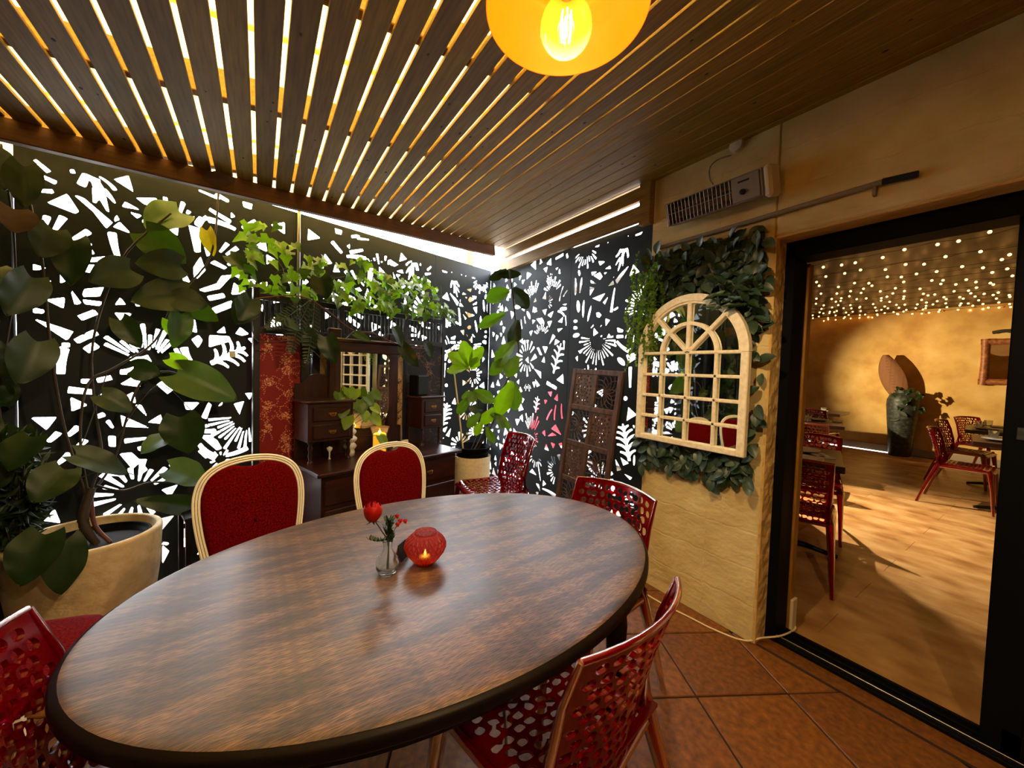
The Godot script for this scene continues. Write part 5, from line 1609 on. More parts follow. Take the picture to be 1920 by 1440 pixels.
func dresser_things():
	# ribbed white vase with a heart-leaved plant
	var v := thing("ribbed_vase", "white stacked-disc ceramic vase on the dresser in front of the mirror", "vase")
	local(v, -1.683, 0.7005, 0.36)
	var pr := [Vector2(0.0001, 0.0), Vector2(0.031, 0.0), Vector2(0.032, 0.03)]
	for k in 3:
		var y := 0.045 + 0.05 * k
		var r: float = [0.043, 0.046, 0.041][k]
		pr += [Vector2(0.026, y - 0.004), Vector2(r - 0.004, y + 0.012), Vector2(r, y + 0.022), Vector2(r - 0.004, y + 0.032), Vector2(0.025, y + 0.046)]
	pr += [Vector2(0.027, 0.195), Vector2(0.031, 0.215), Vector2(0.026, 0.215), Vector2(0.02, 0.15), Vector2(0.0001, 0.14)]
	part(v, "body", lathe_mesh(pr, 32), M.white)
	var p := thing("heart_leaf_plant", "heart-leaved plant growing from the white vase on the dresser", "plant")
	local(p, -1.683, 0.7005, 0.36)
	var rr := RandomNumberGenerator.new(); rr.seed = 12
	var spots := [Vector3(-0.09, 0.43, 0.02), Vector3(-0.04, 0.46, 0.05), Vector3(0.03, 0.45, 0.0), Vector3(0.08, 0.40, 0.06), Vector3(0.13, 0.33, 0.05), Vector3(0.05, 0.30, 0.09), Vector3(-0.08, 0.34, 0.08), Vector3(0.10, 0.27, 0.10), Vector3(0.16, 0.43, -0.02), Vector3(-0.13, 0.36, -0.03), Vector3(0.0, 0.36, 0.11), Vector3(0.14, 0.13, 0.14), Vector3(-0.06, 0.28, 0.1), Vector3(0.04, 0.38, 0.06)]
	for s in spots:
		var b: Vector3 = s + Vector3(0, 0.012, 0)
		part(p, "stem", tube_mesh(smooth([Vector3(0, 0.16, 0), Vector3(s.x * 0.25, 0.16 + (s.y - 0.16) * 0.6, s.z * 0.2), b], 4), 0.0016, 5), M.stem_green)
		var dirn := Vector3(s.x * 3 + rr.randf_range(-0.3, 0.3), -0.55, 0.35).normalized()
		part(p, "leaf", leaf_mesh("heart"), M.leaf_bright if rr.randf() < 0.35 else M.leaf_fig, leaf_at(b, b + dirn * rr.randf_range(0.075, 0.105), 0.075, Vector3(rr.randf_range(-0.3, 0.3), 0.5, 1)))
	# candle in a flared glass
	var c := thing("candle_glass", "flared clear glass holding a lit yellow pillar candle on the dresser", "candle holder")
	local(c, -1.512, 0.7005, 0.45)
	part(c, "glass", lathe_mesh([Vector2(0.0001, 0), Vector2(0.048, 0), Vector2(0.052, 0.02), Vector2(0.050, 0.10), Vector2(0.054, 0.16), Vector2(0.068, 0.195), Vector2(0.0655, 0.195), Vector2(0.0515, 0.158), Vector2(0.0475, 0.10), Vector2(0.049, 0.022), Vector2(0.045, 0.008), Vector2(0.0001, 0.008)], 32), M.glass)
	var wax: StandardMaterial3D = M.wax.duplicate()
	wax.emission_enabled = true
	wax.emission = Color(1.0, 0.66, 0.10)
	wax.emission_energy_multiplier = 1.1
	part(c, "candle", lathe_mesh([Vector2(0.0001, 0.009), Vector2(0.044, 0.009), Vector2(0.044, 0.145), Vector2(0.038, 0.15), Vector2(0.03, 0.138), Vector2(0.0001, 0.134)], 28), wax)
	flame(c, Vector3(0, 0.142, 0), 0.035, 0.05)
	var k := thing("speaker", "small black speaker box standing on the right-hand drawer tower", "speaker")
	local(k, -1.085, 1.0975, 0.29, 0.2)
	part(k, "case", box_mesh(Vector3(0.125, 0.165, 0.10), 0.008, Vector3(0, 0.0825, 0)), M.frame_black)
	part(k, "grille", box_mesh(Vector3(0.11, 0.15, 0.006), 0.002, Vector3(0, 0.0825, 0.051)), M.black)
	for q in [[-1.305, 0.28, 0.2], [-1.205, 0.27, -0.1]]:
		var n := tagged_mesh("tent_card", "small white tent card under the right drawer tower, " + ("nearer the candle" if q[0] < -1.25 else "nearer the black wallpaper"), "card", tent(), M.paper)
		local(n, q[0], 0.7005, q[1] + 0.02, q[2])
	var b := thing("china_bird", "small pale china ornament under the left drawer tower", "ornament")
	local(b, -1.83, 0.7005, 0.38)
	part(b, "body", lathe_mesh([Vector2(0.0001, 0), Vector2(0.010, 0.001), Vector2(0.004, 0.012), Vector2(0.005, 0.05), Vector2(0.016, 0.062), Vector2(0.018, 0.078), Vector2(0.0001, 0.088)], 14), M.white)

func tent() -> ArrayMesh:
	var g := G.new()
	g.box(Vector3(0, 0.022, 0.009), Vector3(0.055, 0.046, 0.0015), Basis(Vector3.RIGHT, -0.35))
	g.box(Vector3(0, 0.022, -0.007), Vector3(0.055, 0.046, 0.0015), Basis(Vector3.RIGHT, 0.35))
	return g.mesh()

# ------------------------------------------------------------------ things on and along the house wall
func on_wall(at: Vector3) -> Transform3D:     # x along the wall to the right, z out of it
	return Transform3D(Basis(Vector3(0, 0, 1), Vector3.UP, Vector3(-1, 0, 0)), at)

func arc_band(g: G, c: Vector2, r0: float, r1: float, a0: float, a1: float, n: int, z0: float, z1: float):
	for k in n:
		var b := deg_to_rad(lerpf(a0, a1, float(k) / n)); var e := deg_to_rad(lerpf(a0, a1, float(k + 1) / n))
		var p := [c + Vector2(cos(b), sin(b)) * r1, c + Vector2(cos(e), sin(e)) * r1, c + Vector2(cos(e), sin(e)) * r0, c + Vector2(cos(b), sin(b)) * r0]
		var f := func(i, z): return Vector3(p[i].x, p[i].y, z)
		g.quad(f.call(0, z1), f.call(1, z1), f.call(2, z1), f.call(3, z1))
		g.quad(f.call(1, z0), f.call(0, z0), f.call(3, z0), f.call(2, z0))
		g.quad(f.call(0, z0), f.call(1, z0), f.call(1, z1), f.call(0, z1))
		g.quad(f.call(3, z1), f.call(2, z1), f.call(2, z0), f.call(3, z0))

func build_wall_things():
	# arched window mirror
	var m := thing("arched_mirror", "cream arched window-pane mirror hanging over the leaf panel", "mirror")
	m.transform = on_wall(Vector3(1.955, 0.936, -1.517)) * Transform3D(Basis(Vector3.RIGHT, 0.0), Vector3.ZERO)
	var W := 0.635; var SP := 0.515; var c := Vector2(W / 2, SP); var R := W / 2
	var g := G.new()
	for x in [0.019, W - 0.019]: g.box(Vector3(x, SP / 2, 0.0), Vector3(0.038, SP, 0.034), Basis(), 0.004)
	g.box(Vector3(W / 2, 0.016, 0.0), Vector3(W - 0.076, 0.032, 0.034), Basis(), 0.004)
	arc_band(g, c, R - 0.038, R, 0, 180, 40, -0.017, 0.017)
	arc_band(g, c, R - 0.05, R - 0.038, 0, 180, 40, -0.012, 0.010)
	part(m, "frame", g.mesh(), M.ivory)
	var bars := []
	for k in [1, 2, 3]: bars.append([Vector2(W * k / 4.0, SP / 2), Vector2(0.017, SP), 0.0])
	for k in 4: bars.append([Vector2(W / 2, 0.02 + (SP - 0.02) * (k + 1) / 4.0), Vector2(W - 0.06, 0.017), 0.0])
	bars.append([Vector2(W / 2, SP + R / 2), Vector2(0.021, R - 0.03), 0.0])
	for s in [-1.0, 1.0]:
		bars.append([c + Vector2(s, 1) * 0.707 * (R - 0.03) * 0.5, Vector2(0.021, R - 0.03), -s * PI / 4])
	for b in bars:
		var q := G.new()
		q.box(Vector3(b[0].x, b[0].y, 0.006), Vector3(b[1].x, b[1].y, 0.016), Basis(Vector3.BACK, b[2]), 0.003)
		part(m, "glazing_bar", q.mesh(), M.ivory)
	var q := G.new()
	arc_band(q, c, W / 4 - 0.009, W / 4 + 0.010, 0, 180, 28, -0.002, 0.015)
	part(m, "glazing_bar", q.mesh(), M.ivory)
	var o := PackedVector2Array([Vector2(0.02, 0.02), Vector2(W - 0.02, 0.02), Vector2(W - 0.02, SP)])
	for k in range(1, 24): o.append(c + Vector2(cos(PI * k / 24), sin(PI * k / 24)) * (R - 0.02))
	o.append(Vector2(0.02, SP))
	var mg := G.new()
	mg.prism(o, -0.010, -0.006)
	part(m, "mirror_glass", mg.mesh(), M.mirror)
	# artificial leaf panel behind it
	var lp := thing("leaf_panel", "dark artificial leaf panel on the house wall behind the arched mirror", "greenery")
	lp.transform = on_wall(Vector3(2.046, 0, 0))
	part(lp, "backing", box_mesh(Vector3(0.54, 1.16, 0.012), 0.0, Vector3(-1.205, 1.42, 0.007)), M.inner_black)
	var r := RandomNumberGenerator.new(); r.seed = 21
	var lm := leaf_mesh("oval")
	for k in 300:
		var x := 0.0; var y := 0.0
		if k < 185:
			x = r.randf_range(-1.53, -0.88)
			y = r.randf_range(1.60, 2.10 - 0.05 * (x + 1.53) / 0.65)
			if x > -0.98 and y > 1.98: y -= 0.2
		elif k < 250:
			x = r.randf_range(-1.53, -0.93)
			y = r.randf_range(0.76 - 0.01 * sin(x * 40.0), 0.97)
		else:
			x = r.randf_range(-0.93, -0.855)
			y = r.randf_range(0.80, 2.0)
		var b := Vector3(x, y, r.randf_range(0.012, 0.055))
		var a := r.randf_range(-1.3, 1.3)
		var d := Vector3(sin(a), -cos(a) * (1.0 if r.randf() < 0.75 else -0.6), r.randf_range(0.1, 0.75)).normalized()
		var s := r.randf_range(0.06, 0.085)
		part(lp, "leaf", lm, M.leaf_wall if r.randf() < 0.7 else M.leaf_wall2, leaf_at(b, b + d * s, s * 0.62, Vector3(r.randf_range(-0.5, 0.5), 0.5, 1)))
	var under := []
	for k in 700:
		var x := r.randf_range(-1.52, -0.90)
		var y := r.randf_range(1.55, 2.07) if k < 480 else r.randf_range(0.79, 0.98)
		var b := Vector3(x, y, r.randf_range(0.012, 0.03))
		var a := r.randf_range(-1.5, 1.5)
		var d := Vector3(sin(a), -cos(a), r.randf_range(0.0, 0.4)).normalized()
		under.append(leaf_at(b, b + d * 0.07, 0.045, Vector3(r.randf_range(-0.5, 0.5), 0.5, 1)))
	scatter(lp, "under_leaves", lm, M.leaf_wall, under)
	# broad tuft over the mirror's right shoulder
	for k in 34:
		var b := Vector3(-0.95 + r.randf_range(-0.1, 0.06), 1.70 + r.randf_range(-0.05, 0.10), 0.085 + r.randf_range(0, 0.05))
		var a := r.randf_range(-2.2, 2.2)
		var d := Vector3(sin(a), cos(a) * 0.6 - 0.2, 0.6).normalized()
		part(lp, "leaf", leaf_mesh("lance"), M.leaf_wall if k % 2 else M.leaf_dark, leaf_at(b, b + d * 0.085, 0.034, Vector3(0, 0.6, 1)))
	# trailing fern at its left edge
	var hf := thing("trailing_fern", "trailing small-leaved hanging plant at the left edge of the arched mirror", "plant")
	hf.transform = on_wall(Vector3(2.046, 0, 0))
	var stems := G.new()
	var xf := []
	for k in 26:
		var x := -1.555 + 0.20 * r.randf()
		var y0 := r.randf_range(1.88, 2.08); var y1 := r.randf_range(1.30, 1.50) + maxf(0.0, (x + 1.46)) * 2.2
		var z0 := r.randf_range(0.03, 0.15)
		var pts := []
		for i in 9:
			var t := i / 8.0
			pts.append(Vector3(x - 0.03 * t + 0.012 * sin(t * 9 + k), lerpf(y0, y1, t), z0 + 0.02 * sin(t * 5 + k * 2)))
		stems.tube(pts, 0.0011, 4)
		for i in 85:
			var t := r.randf()
			var f := t * 7.999
			var p: Vector3 = pts[int(f)].lerp(pts[int(f) + 1], f - int(f))
			var b := Basis(Vector3(r.randf() - 0.5, r.randf() - 0.5, r.randf() - 0.5).normalized(), r.randf() * TAU)
			xf.append(Transform3D(b.scaled(Vector3.ONE * r.randf_range(0.011, 0.018)), p))
	part(hf, "stems", stems.mesh(), M.stem_green).set_meta("kind", "stuff")
	scatter(hf, "foliage", leaf_mesh("tiny"), M.leaf_ivy, xf)
	# infrared heater
	var h := thing("patio_heater", "long metal strip heater fixed high on the house wall", "heater")
	h.transform = on_wall(Vector3(1.905, 2.222, -1.338)) * Transform3D(Basis(Vector3.RIGHT, 0.30), Vector3.ZERO)
	var hb := G.new()
	hb.box(Vector3(0.245, 0.058, -0.045), Vector3(0.49, 0.006, 0.08), Basis(), 0.002)
	hb.box(Vector3(0.245, -0.058, -0.045), Vector3(0.49, 0.006, 0.08), Basis(), 0.002)
	hb.box(Vector3(0.245, 0.0, -0.085), Vector3(0.49, 0.116, 0.006), Basis(), 0.002)
	for x in [0.004, 0.486]: hb.box(Vector3(x, 0, -0.042), Vector3(0.01, 0.122, 0.086), Basis(), 0.003)
	part(h, "housing", hb.mesh(), M.heater)
	var cp := part(h, "control_plate", box_mesh(Vector3(0.125, 0.112, 0.006), 0.002, Vector3(0.415, 0, -0.003)), M.heater)
	part(cp, "knob", lathe_mesh([Vector2(0.013, 0), Vector2(0.012, 0.012), Vector2(0.0001, 0.013)], 14), M.black, Transform3D(Basis(Vector3.RIGHT, PI / 2), Vector3(0.405, -0.015, 0.0)))
	part(cp, "slot", box_mesh(Vector3(0.05, 0.008, 0.003), 0.0, Vector3(0.41, 0.032, 0.0)), M.black)
	part(h, "end_cap", box_mesh(Vector3(0.035, 0.14, 0.10), 0.012, Vector3(0.51, -0.005, -0.045)), M.plastic)
	for k in 17:
		part(h, "grille_bar", tube_mesh([Vector3(0.012 + 0.0208 * k, -0.056, 0.0), Vector3(0.012 + 0.0208 * k, 0.056, 0.0)], 0.0021, 6), M.steel)
	part(h, "grille_bar", tube_mesh([Vector3(0.01, 0.0, 0.001), Vector3(0.352, 0.0, 0.001)], 0.0022, 6), M.steel)
	for y in [-0.025, 0.025]:
		part(h, "element", tube_mesh([Vector3(0.02, y, -0.04), Vector3(0.345, y, -0.04)], 0.006, 8), M.gold_dark)
	part(h, "reflector", box_mesh(Vector3(0.34, 0.1, 0.002), 0.0, Vector3(0.18, 0, -0.07)), M.gold_dark)
	part(h, "wall_bracket", box_mesh(Vector3(0.03, 0.05, 0.075), 0.003, Vector3(0.12, 0.02, -0.12)), M.heater)
	part(h, "wall_bracket", box_mesh(Vector3(0.03, 0.05, 0.075), 0.003, Vector3(0.38, 0.02, -0.12)), M.heater)
	var jb := thing("junction_box", "round white electrical box on the house wall above the heater", "electrical box")
	jb.transform = on_wall(Vector3(2.048, 2.513, -1.037))
	part(jb, "box", lathe_mesh([Vector2(0.0001, 0.032), Vector2(0.03, 0.030), Vector2(0.033, 0.026), Vector2(0.034, 0.0)], 24), M.plastic, Transform3D(Basis(Vector3.RIGHT, PI / 2), Vector3.ZERO))
	var cb := tagged_mesh("heater_cable", "thin pale cable looping from the round box to the heater", "cable", tube_mesh(smooth([Vector3(2.028, 2.473, -1.060), Vector3(2.018, 2.474, -1.126), Vector3(1.998, 2.438, -1.153), Vector3(1.958, 2.357, -1.127), Vector3(1.928, 2.310, -1.092)], 5), 0.0035, 6), M.pipe)
	# conduit with its blackened end
	var pi_ := thing("conduit_pipe", "painted steel conduit running along the house wall over the door, end blackened", "pipe")
	var pz := Vector3(2.028, 2.099, -0.371)
	part(pi_, "pipe", tube_mesh([Vector3(2.028, 2.100, -1.496), Vector3(2.028, 2.102, -0.966), Vector3(2.028, 2.108, -0.468)], 0.011, 10), M.pipe)
	part(pi_, "pipe_end", tube_mesh([Vector3(2.028, 2.108, -0.468), Vector3(2.028, 2.099, -0.371)], 0.0125, 10), M.black).set_meta("label", "blackened pipe end")
	var cl := Vector3(2.028, 2.094, -0.490)
	part(pi_, "clip", box_mesh(Vector3(0.02, 0.045, 0.012), 0.002), M.pipe, Transform3D(Basis(), cl + Vector3(0.005, -0.01, 0)))
	# flex along the floor to the door jamb
	var fc := tagged_mesh("floor_cable", "pale flex lying along the foot of the house wall to the door jamb", "cable", tube_mesh(smooth([Vector3(1.937, 0.006, -1.417), Vector3(1.938, 0.006, -1.282), Vector3(1.959, 0.006, -1.131), Vector3(1.978, 0.006, -0.995), Vector3(2.028, 0.006, -0.874), Vector3(2.093, 0.030, -0.818), Vector3(2.185, 0.035, -0.772), Vector3(2.335, 0.020, -0.765), Vector3(2.355, 0.030, -0.789)], 6), 0.0045, 8), M.cable)
	build_carved_panel()

func scatter(parent: Node3D, called: String, mesh: Mesh, m: Material, xf: Array) -> MultiMeshInstance3D:
	var mm := MultiMesh.new()
	mm.transform_format = MultiMesh.TRANSFORM_3D
	mm.mesh = mesh
	mm.instance_count = xf.size()
	for i in xf.size(): mm.set_instance_transform(i, xf[i])
	var o := MultiMeshInstance3D.new()
	o.name = called
	o.multimesh = mm
	o.material_override = m
	o.set_meta("kind", "stuff")
	parent.add_child(o, true)
	return o

func build_carved_panel():
	# carved timber screen leaning against the short laser-cut wall
	var t := thing("carved_panel", "brown carved timber lattice panel leaning against the short leaf-pattern screen", "room divider")
	var top := Vector3(1.985, 1.345, -1.895); var foot := Vector3(1.83, 0.0, -1.93)
	var y := (top - foot); var ln := y.length(); y = y.normalized()
	var x := Vector3(0, 0, 1); var z := x.cross(y).normalized(); x = y.cross(z).normalized()
	t.transform = Transform3D(Basis(x, y, z), foot)
	var W := 0.475
	for s in [-1, 1]: part(t, "stile", box_mesh(Vector3(0.036, ln, 0.026), 0.003, Vector3(s * (W / 2 - 0.018), ln / 2, 0)), M.carved)
	part(t, "mullion", box_mesh(Vector3(0.034, ln - 0.04, 0.022), 0.003, Vector3(0, ln / 2, 0)), M.carved)
	var rows := 5
	var ch := (ln - 0.036) / rows
	for k in rows + 1:
		part(t, "rail", box_mesh(Vector3(W - 0.072, 0.036, 0.024), 0.003, Vector3(0, 0.018 + ch * k, 0.0005)), M.carved)
	var cw := 0.186; var hh := ch - 0.036
	var dense := perforated(cw, hh, 0.0045, rosette(cw, hh), 0.012)
	var open := tracery(cw, hh)
	for k in rows:
		for s in 2:
			var m: Mesh = dense if (k + s) % 2 == 0 else open
			var at := Vector3(-W / 2 + 0.036 + (cw + 0.031) * s, 0.036 + ch * k, 0)
			part(t, "carved_field", m, M.carved, Transform3D(Basis(), at + (Vector3.ZERO if m == dense else Vector3(cw / 2, hh / 2, 0))))

func rosette(w: float, h: float) -> Array:
	var H := []
	var c := Vector2(w / 2, h / 2)
	for ring in [[0.022, 6, 0.011], [0.048, 12, 0.011], [0.076, 16, 0.012], [0.104, 20, 0.012], [0.132, 26, 0.011]]:
		for k in ring[1]:
			var a: float = TAU * (k + 0.5 * (int(ring[1]) % 4) / 4.0) / ring[1]
			var p: Vector2 = c + Vector2(cos(a), sin(a)) * ring[0]
			if p.x < 0.012 or p.x > w - 0.012 or p.y < 0.012 or p.y > h - 0.012: continue
			var q := PackedVector2Array()
			for i in 5: q.append(p + Vector2(cos(a + TAU * i / 5), sin(a + TAU * i / 5)) * ring[2] * (0.75 if i else 0.95))
			H.append(q)
	return H

func tracery(w: float, h: float) -> ArrayMesh:
	var g := G.new()
	var r := RandomNumberGenerator.new(); r.seed = 2
	for k in 14:
		var a := TAU * k / 14
		var pts := []
		for i in 7:
			var t := i / 6.0
			var p := Vector2(cos(a + 1.3 * t), sin(a + 1.3 * t)) * t * 0.15
			pts.append(Vector3(clampf(p.x, -w / 2, w / 2), clampf(p.y, -h / 2, h / 2), 0))
		g.tube(pts, 0.0035, 5)
		if k % 2 == 0:
			var q := []
			for i in 7:
				var t := i / 6.0
				var p := Vector2(cos(a - 1.3 * t), sin(a - 1.3 * t)) * t * 0.15
				q.append(Vector3(clampf(p.x, -w / 2, w / 2), clampf(p.y, -h / 2, h / 2), 0.002))
			g.tube(q, 0.0032, 5)
	return g.mesh()

# ------------------------------------------------------------------ leaves and plants
var leaf_cache := {}

# unit leaf: from its base at the origin to its tip at y = 1, about one wide, upper side towards +z
func leaf_mesh(kind: String) -> ArrayMesh:
	if leaf_cache.has(kind): return leaf_cache[kind]
	var R := 17; var Cn := 9
	if kind == "oval": R = 7; Cn = 5
	if kind == "tiny": R = 4; Cn = 3
	if kind == "lance" or kind == "ivy": R = 8; Cn = 5
	var w := func(t: float) -> float:
		match kind:
			"heart": return 1.0 * pow(sin(PI * clampf(0.13 + 0.87 * t, 0, 1)), 0.75) * (1.0 - 0.30 * t) * 1.22
			"fig": return pow(sin(PI * clampf(0.05 + 0.93 * pow(t, 0.95), 0, 1)), 0.65) * (0.62 + 0.38 * smoothstep(0.15, 0.75, t)) * (1.0 + 0.05 * sin(t * 22.0))
			"oval": return pow(sin(PI * clampf(0.02 + 0.98 * pow(t, 0.9), 0, 1)), 0.8)
			"lance": return pow(sin(PI * clampf(0.03 + 0.97 * pow(t, 0.75), 0, 1)), 1.1)
			"tiny": return sin(PI * clampf(0.1 + 0.85 * t, 0, 1))
			"ivy": return lerpf(0.55, 1.05, smoothstep(0.0, 0.28, t)) if t < 0.3 else lerpf(1.05, 0.52, smoothstep(0.3, 0.5, t)) if t < 0.5 else 0.52 * (1.0 - pow((t - 0.5) / 0.5, 1.3))
		return 1.0
	var p := PackedVector3Array()
	var g := G.new()
	for r in R:
		var t := r / (R - 1.0)
		for c in Cn:
			var s := c / ((Cn - 1) / 2.0) - 1.0
			var back := (0.17 * pow(absf(s), 1.5) * pow(1.0 - t, 2.0)) if kind in ["heart", "ivy"] else 0.0
			var ripple := 0.016 * sin(t * 17.0 + s * 2.0) * s * s if kind in ["fig", "heart"] else 0.0
			p.append(Vector3(s * 0.5 * w.call(t), t - back, -0.16 * t * t + 0.10 * absf(s) * sin(PI * minf(t + 0.1, 1.0)) + ripple))
	g.grid(p, R, Cn)
	for r in R:
		for c in Cn:
			var s := absf(c / ((Cn - 1) / 2.0) - 1.0)
			var v := 1.5 if s < 0.05 else (1.25 if (r + int(s * 4)) % 4 == 0 else 0.92)
			g.col.append(Color(v, v, v * 0.95))
	leaf_cache[kind] = g.mesh()
	return leaf_cache[kind]

func leaf_at(base: Vector3, tip: Vector3, width: float, face: Vector3) -> Transform3D:
	var y := tip - base
	var l := y.length()
	y /= l
	var x := y.cross(face)
	if x.length() < 0.02: x = y.cross(Vector3(0.3, 0.2, 1))
	x = x.normalized()
	var z := x.cross(y).normalized()
	return Transform3D(Basis(x * width, y * l, z * l), base)

func big_leaf(o: Node3D, base: Vector3, tip: Vector3, width: float, m: Material, kind := "heart", from := Vector3.ZERO):
	var towards := Vector3(-(base.x + tip.x) * 0.5, 1.5 - (base.y + tip.y) * 0.5, -(base.z + tip.z) * 0.5).normalized()
	var f := (towards + Vector3(rng.randf_range(-0.6, 0.6), rng.randf_range(-0.1, 0.7), rng.randf_range(-0.3, 0.3))).normalized()
	var lf := part(o, "leaf", leaf_mesh(kind), m, leaf_at(base, tip, width, f))
	if from != Vector3.ZERO:
		var mid := from.lerp(base, 0.55) + Vector3(0, 0.06, 0)
		part(o, "leaf_stalk", tube_mesh(smooth([from, mid, base], 4), 0.0028, 5), M.stem_green)

func build_plants():
	build_big_planter()
	build_ivy()
	build_fig()
	# stool beside the planter
	var s := thing("side_table", "small black metal side table between the big planter and the red banquet chairs", "table", Vector3(-0.20, 0, -2.635))
	s.rotation.y = deg_to_rad(SCREEN_TURN)
	part(s, "top", box_mesh(Vector3(0.30, 0.02, 0.26), 0.004, Vector3(0, 0.515, 0)), M.black_metal)
	for a in [[1, 1], [1, -1], [-1, 1], [-1, -1]]:
		part(s, "leg", box_mesh(Vector3(0.022, 0.505, 0.022), 0.002, Vector3(a[0] * 0.135, 0.2525, a[1] * 0.115)), M.black_metal)
	part(s, "shelf", box_mesh(Vector3(0.26, 0.012, 0.22), 0.002, Vector3(0, 0.16, 0)), M.black_metal)
	# curled dry leaf caught on the beam
	var d := tagged_mesh("dry_leaf", "curled brown dry leaf caught on the beam above the long screen", "leaf", leaf_mesh("fig"), M.leaf_dry)
	d.transform = leaf_at(Vector3(-0.120, 2.327, -2.637), Vector3(-0.241, 2.276, -2.585), 0.09, Vector3(0.2, -0.5, 1))

func build_big_planter():
	var c := Vector3(-0.67, 0, -2.555)
	var p := thing("round_planter", "large round cream concrete planter at the left holding a black inner pot", "planter", c)
	part(p, "shell", lathe_mesh([Vector2(0.0001, 0), Vector2(0.20, 0), Vector2(0.215, 0.01), Vector2(0.250, 0.30), Vector2(0.258, 0.485), Vector2(0.256, 0.497), Vector2(0.249, 0.502), Vector2(0.237, 0.502), Vector2(0.231, 0.496), Vector2(0.229, 0.40), Vector2(0.0001, 0.39)], 64), M.concrete)
	part(p, "inner_pot", lathe_mesh([Vector2(0.17, 0.39), Vector2(0.185, 0.465), Vector2(0.190, 0.47), Vector2(0.19, 0.478), Vector2(0.18, 0.478), Vector2(0.17, 0.44), Vector2(0.0001, 0.438)], 40), M.frame_black, Transform3D(Basis(), Vector3(0.03, 0, 0.01)))
	part(p, "soil", lathe_mesh([Vector2(0.168, 0.441), Vector2(0.1, 0.448), Vector2(0.0001, 0.45)], 24), M.soil, Transform3D(Basis(), Vector3(0.03, 0, 0.01)))
	var o := thing("climbing_plant", "tall heart-leaved climbing plant in the big cream planter, against the leaf-pattern screen", "plant")
	# woody trunk and rising stems
	var b := Vector3(-0.64, 0.45, -2.545)
	part(o, "trunk", tube_mesh(smooth([b, Vector3(-0.678, 0.546, -2.535), Vector3(-0.677, 0.629, -2.551), Vector3(-0.661, 0.709, -2.572)], 4), [0.017, 0.017, 0.018, 0.018, 0.02, 0.021, 0.02, 0.02, 0.019, 0.018, 0.018, 0.017, 0.014], 8), M.stem)
	part(o, "trunk", tube_mesh(smooth([b + Vector3(0.05, 0, 0.02), Vector3(-0.646, 0.535, -2.548), Vector3(-0.665, 0.672, -2.571)], 4), 0.009, 7), M.stem_red)
	var st := [
		[Vector3(-0.661, 0.709, -2.572), Vector3(-0.648, 0.857, -2.654), Vector3(-0.681, 1.091, -2.704), Vector3(-0.696, 1.355, -2.730), Vector3(-0.653, 1.625, -2.743), Vector3(-0.565, 1.880, -2.738), Vector3(-0.407, 2.124, -2.787)],
		[Vector3(-0.673, 0.687, -2.568), Vector3(-0.705, 0.950, -2.602), Vector3(-0.691, 1.199, -2.654), Vector3(-0.612, 1.278, -2.710), Vector3(-0.472, 1.424, -2.769), Vector3(-0.388, 1.666, -2.794), Vector3(-0.241, 1.937, -2.838), Vector3(-0.207, 2.326, -2.874)],
		[Vector3(-0.657, 0.695, -2.574), Vector3(-0.606, 0.823, -2.669), Vector3(-0.520, 1.197, -2.711), Vector3(-0.384, 1.254, -2.755), Vector3(-0.273, 1.087, -2.791)],
		[Vector3(-0.681, 0.689, -2.565), Vector3(-0.738, 1.011, -2.541), Vector3(-0.765, 1.370, -2.510), Vector3(-0.776, 1.710, -2.486), Vector3(-0.799, 1.925, -2.474), Vector3(-0.818, 2.048, -2.465)],
		[Vector3(-0.649, 0.719, -2.577), Vector3(-0.574, 0.661, -2.650), Vector3(-0.486, 0.673, -2.709), Vector3(-0.386, 0.646, -2.756)],
	]
	for s in st:
		part(o, "stem", tube_mesh(smooth(s, 5), 0.0055, 7), M.stem)
	for a in [[Vector3(-0.590, 0.934, -2.643), Vector3(-0.498, 1.130, -2.675), Vector3(-0.423, 1.182, -2.728), Vector3(-0.273, 0.979, -2.791), Vector3(-0.152, 0.887, -2.829)], [Vector3(-0.717, 0.758, -2.518), Vector3(-0.615, 0.789, -2.589), Vector3(-0.534, 0.738, -2.649)], [Vector3(-0.760, 0.780, -2.500), Vector3(-0.686, 0.911, -2.529), Vector3(-0.611, 1.254, -2.588)]]:
		part(o, "aerial_root", tube_mesh(smooth(a, 5), 0.0025, 5), M.stem)
	big_leaf(o, Vector3(-0.373, 2.151, -2.825), Vector3(-0.505, 2.030, -2.742), 0.184, M.leaf_big)
	big_leaf(o, Vector3(-0.504, 1.990, -2.754), Vector3(-0.343, 1.866, -2.763), 0.162, M.leaf_big)
	big_leaf(o, Vector3(-0.366, 1.845, -2.766), Vector3(-0.517, 1.815, -2.672), 0.152, M.leaf_dark)
	big_leaf(o, Vector3(-0.336, 1.694, -2.776), Vector3(-0.537, 1.630, -2.666), 0.184, M.leaf_dark)
	big_leaf(o, Vector3(-0.325, 1.648, -2.779), Vector3(-0.207, 1.553, -2.778), 0.107, M.leaf_big)
	big_leaf(o, Vector3(-0.362, 1.581, -2.736), Vector3(-0.370, 1.393, -2.693), 0.116, M.leaf_big)
	big_leaf(o, Vector3(-0.260, 2.086, -2.859), Vector3(-0.233, 1.943, -2.827), 0.075, M.leaf_yellow)
	big_leaf(o, Vector3(-0.368, 1.256, -2.674), Vector3(-0.103, 1.123, -2.645), 0.188, M.leaf_big)
	big_leaf(o, Vector3(-0.400, 1.335, -2.693), Vector3(-0.304, 1.286, -2.686), 0.085, M.leaf_bright)
	big_leaf(o, Vector3(-0.348, 1.024, -2.651), Vector3(-0.319, 0.826, -2.622), 0.177, M.leaf_dark)
	big_leaf(o, Vector3(-0.410, 0.918, -2.660), Vector3(-0.498, 0.867, -2.585), 0.113, M.leaf_big)
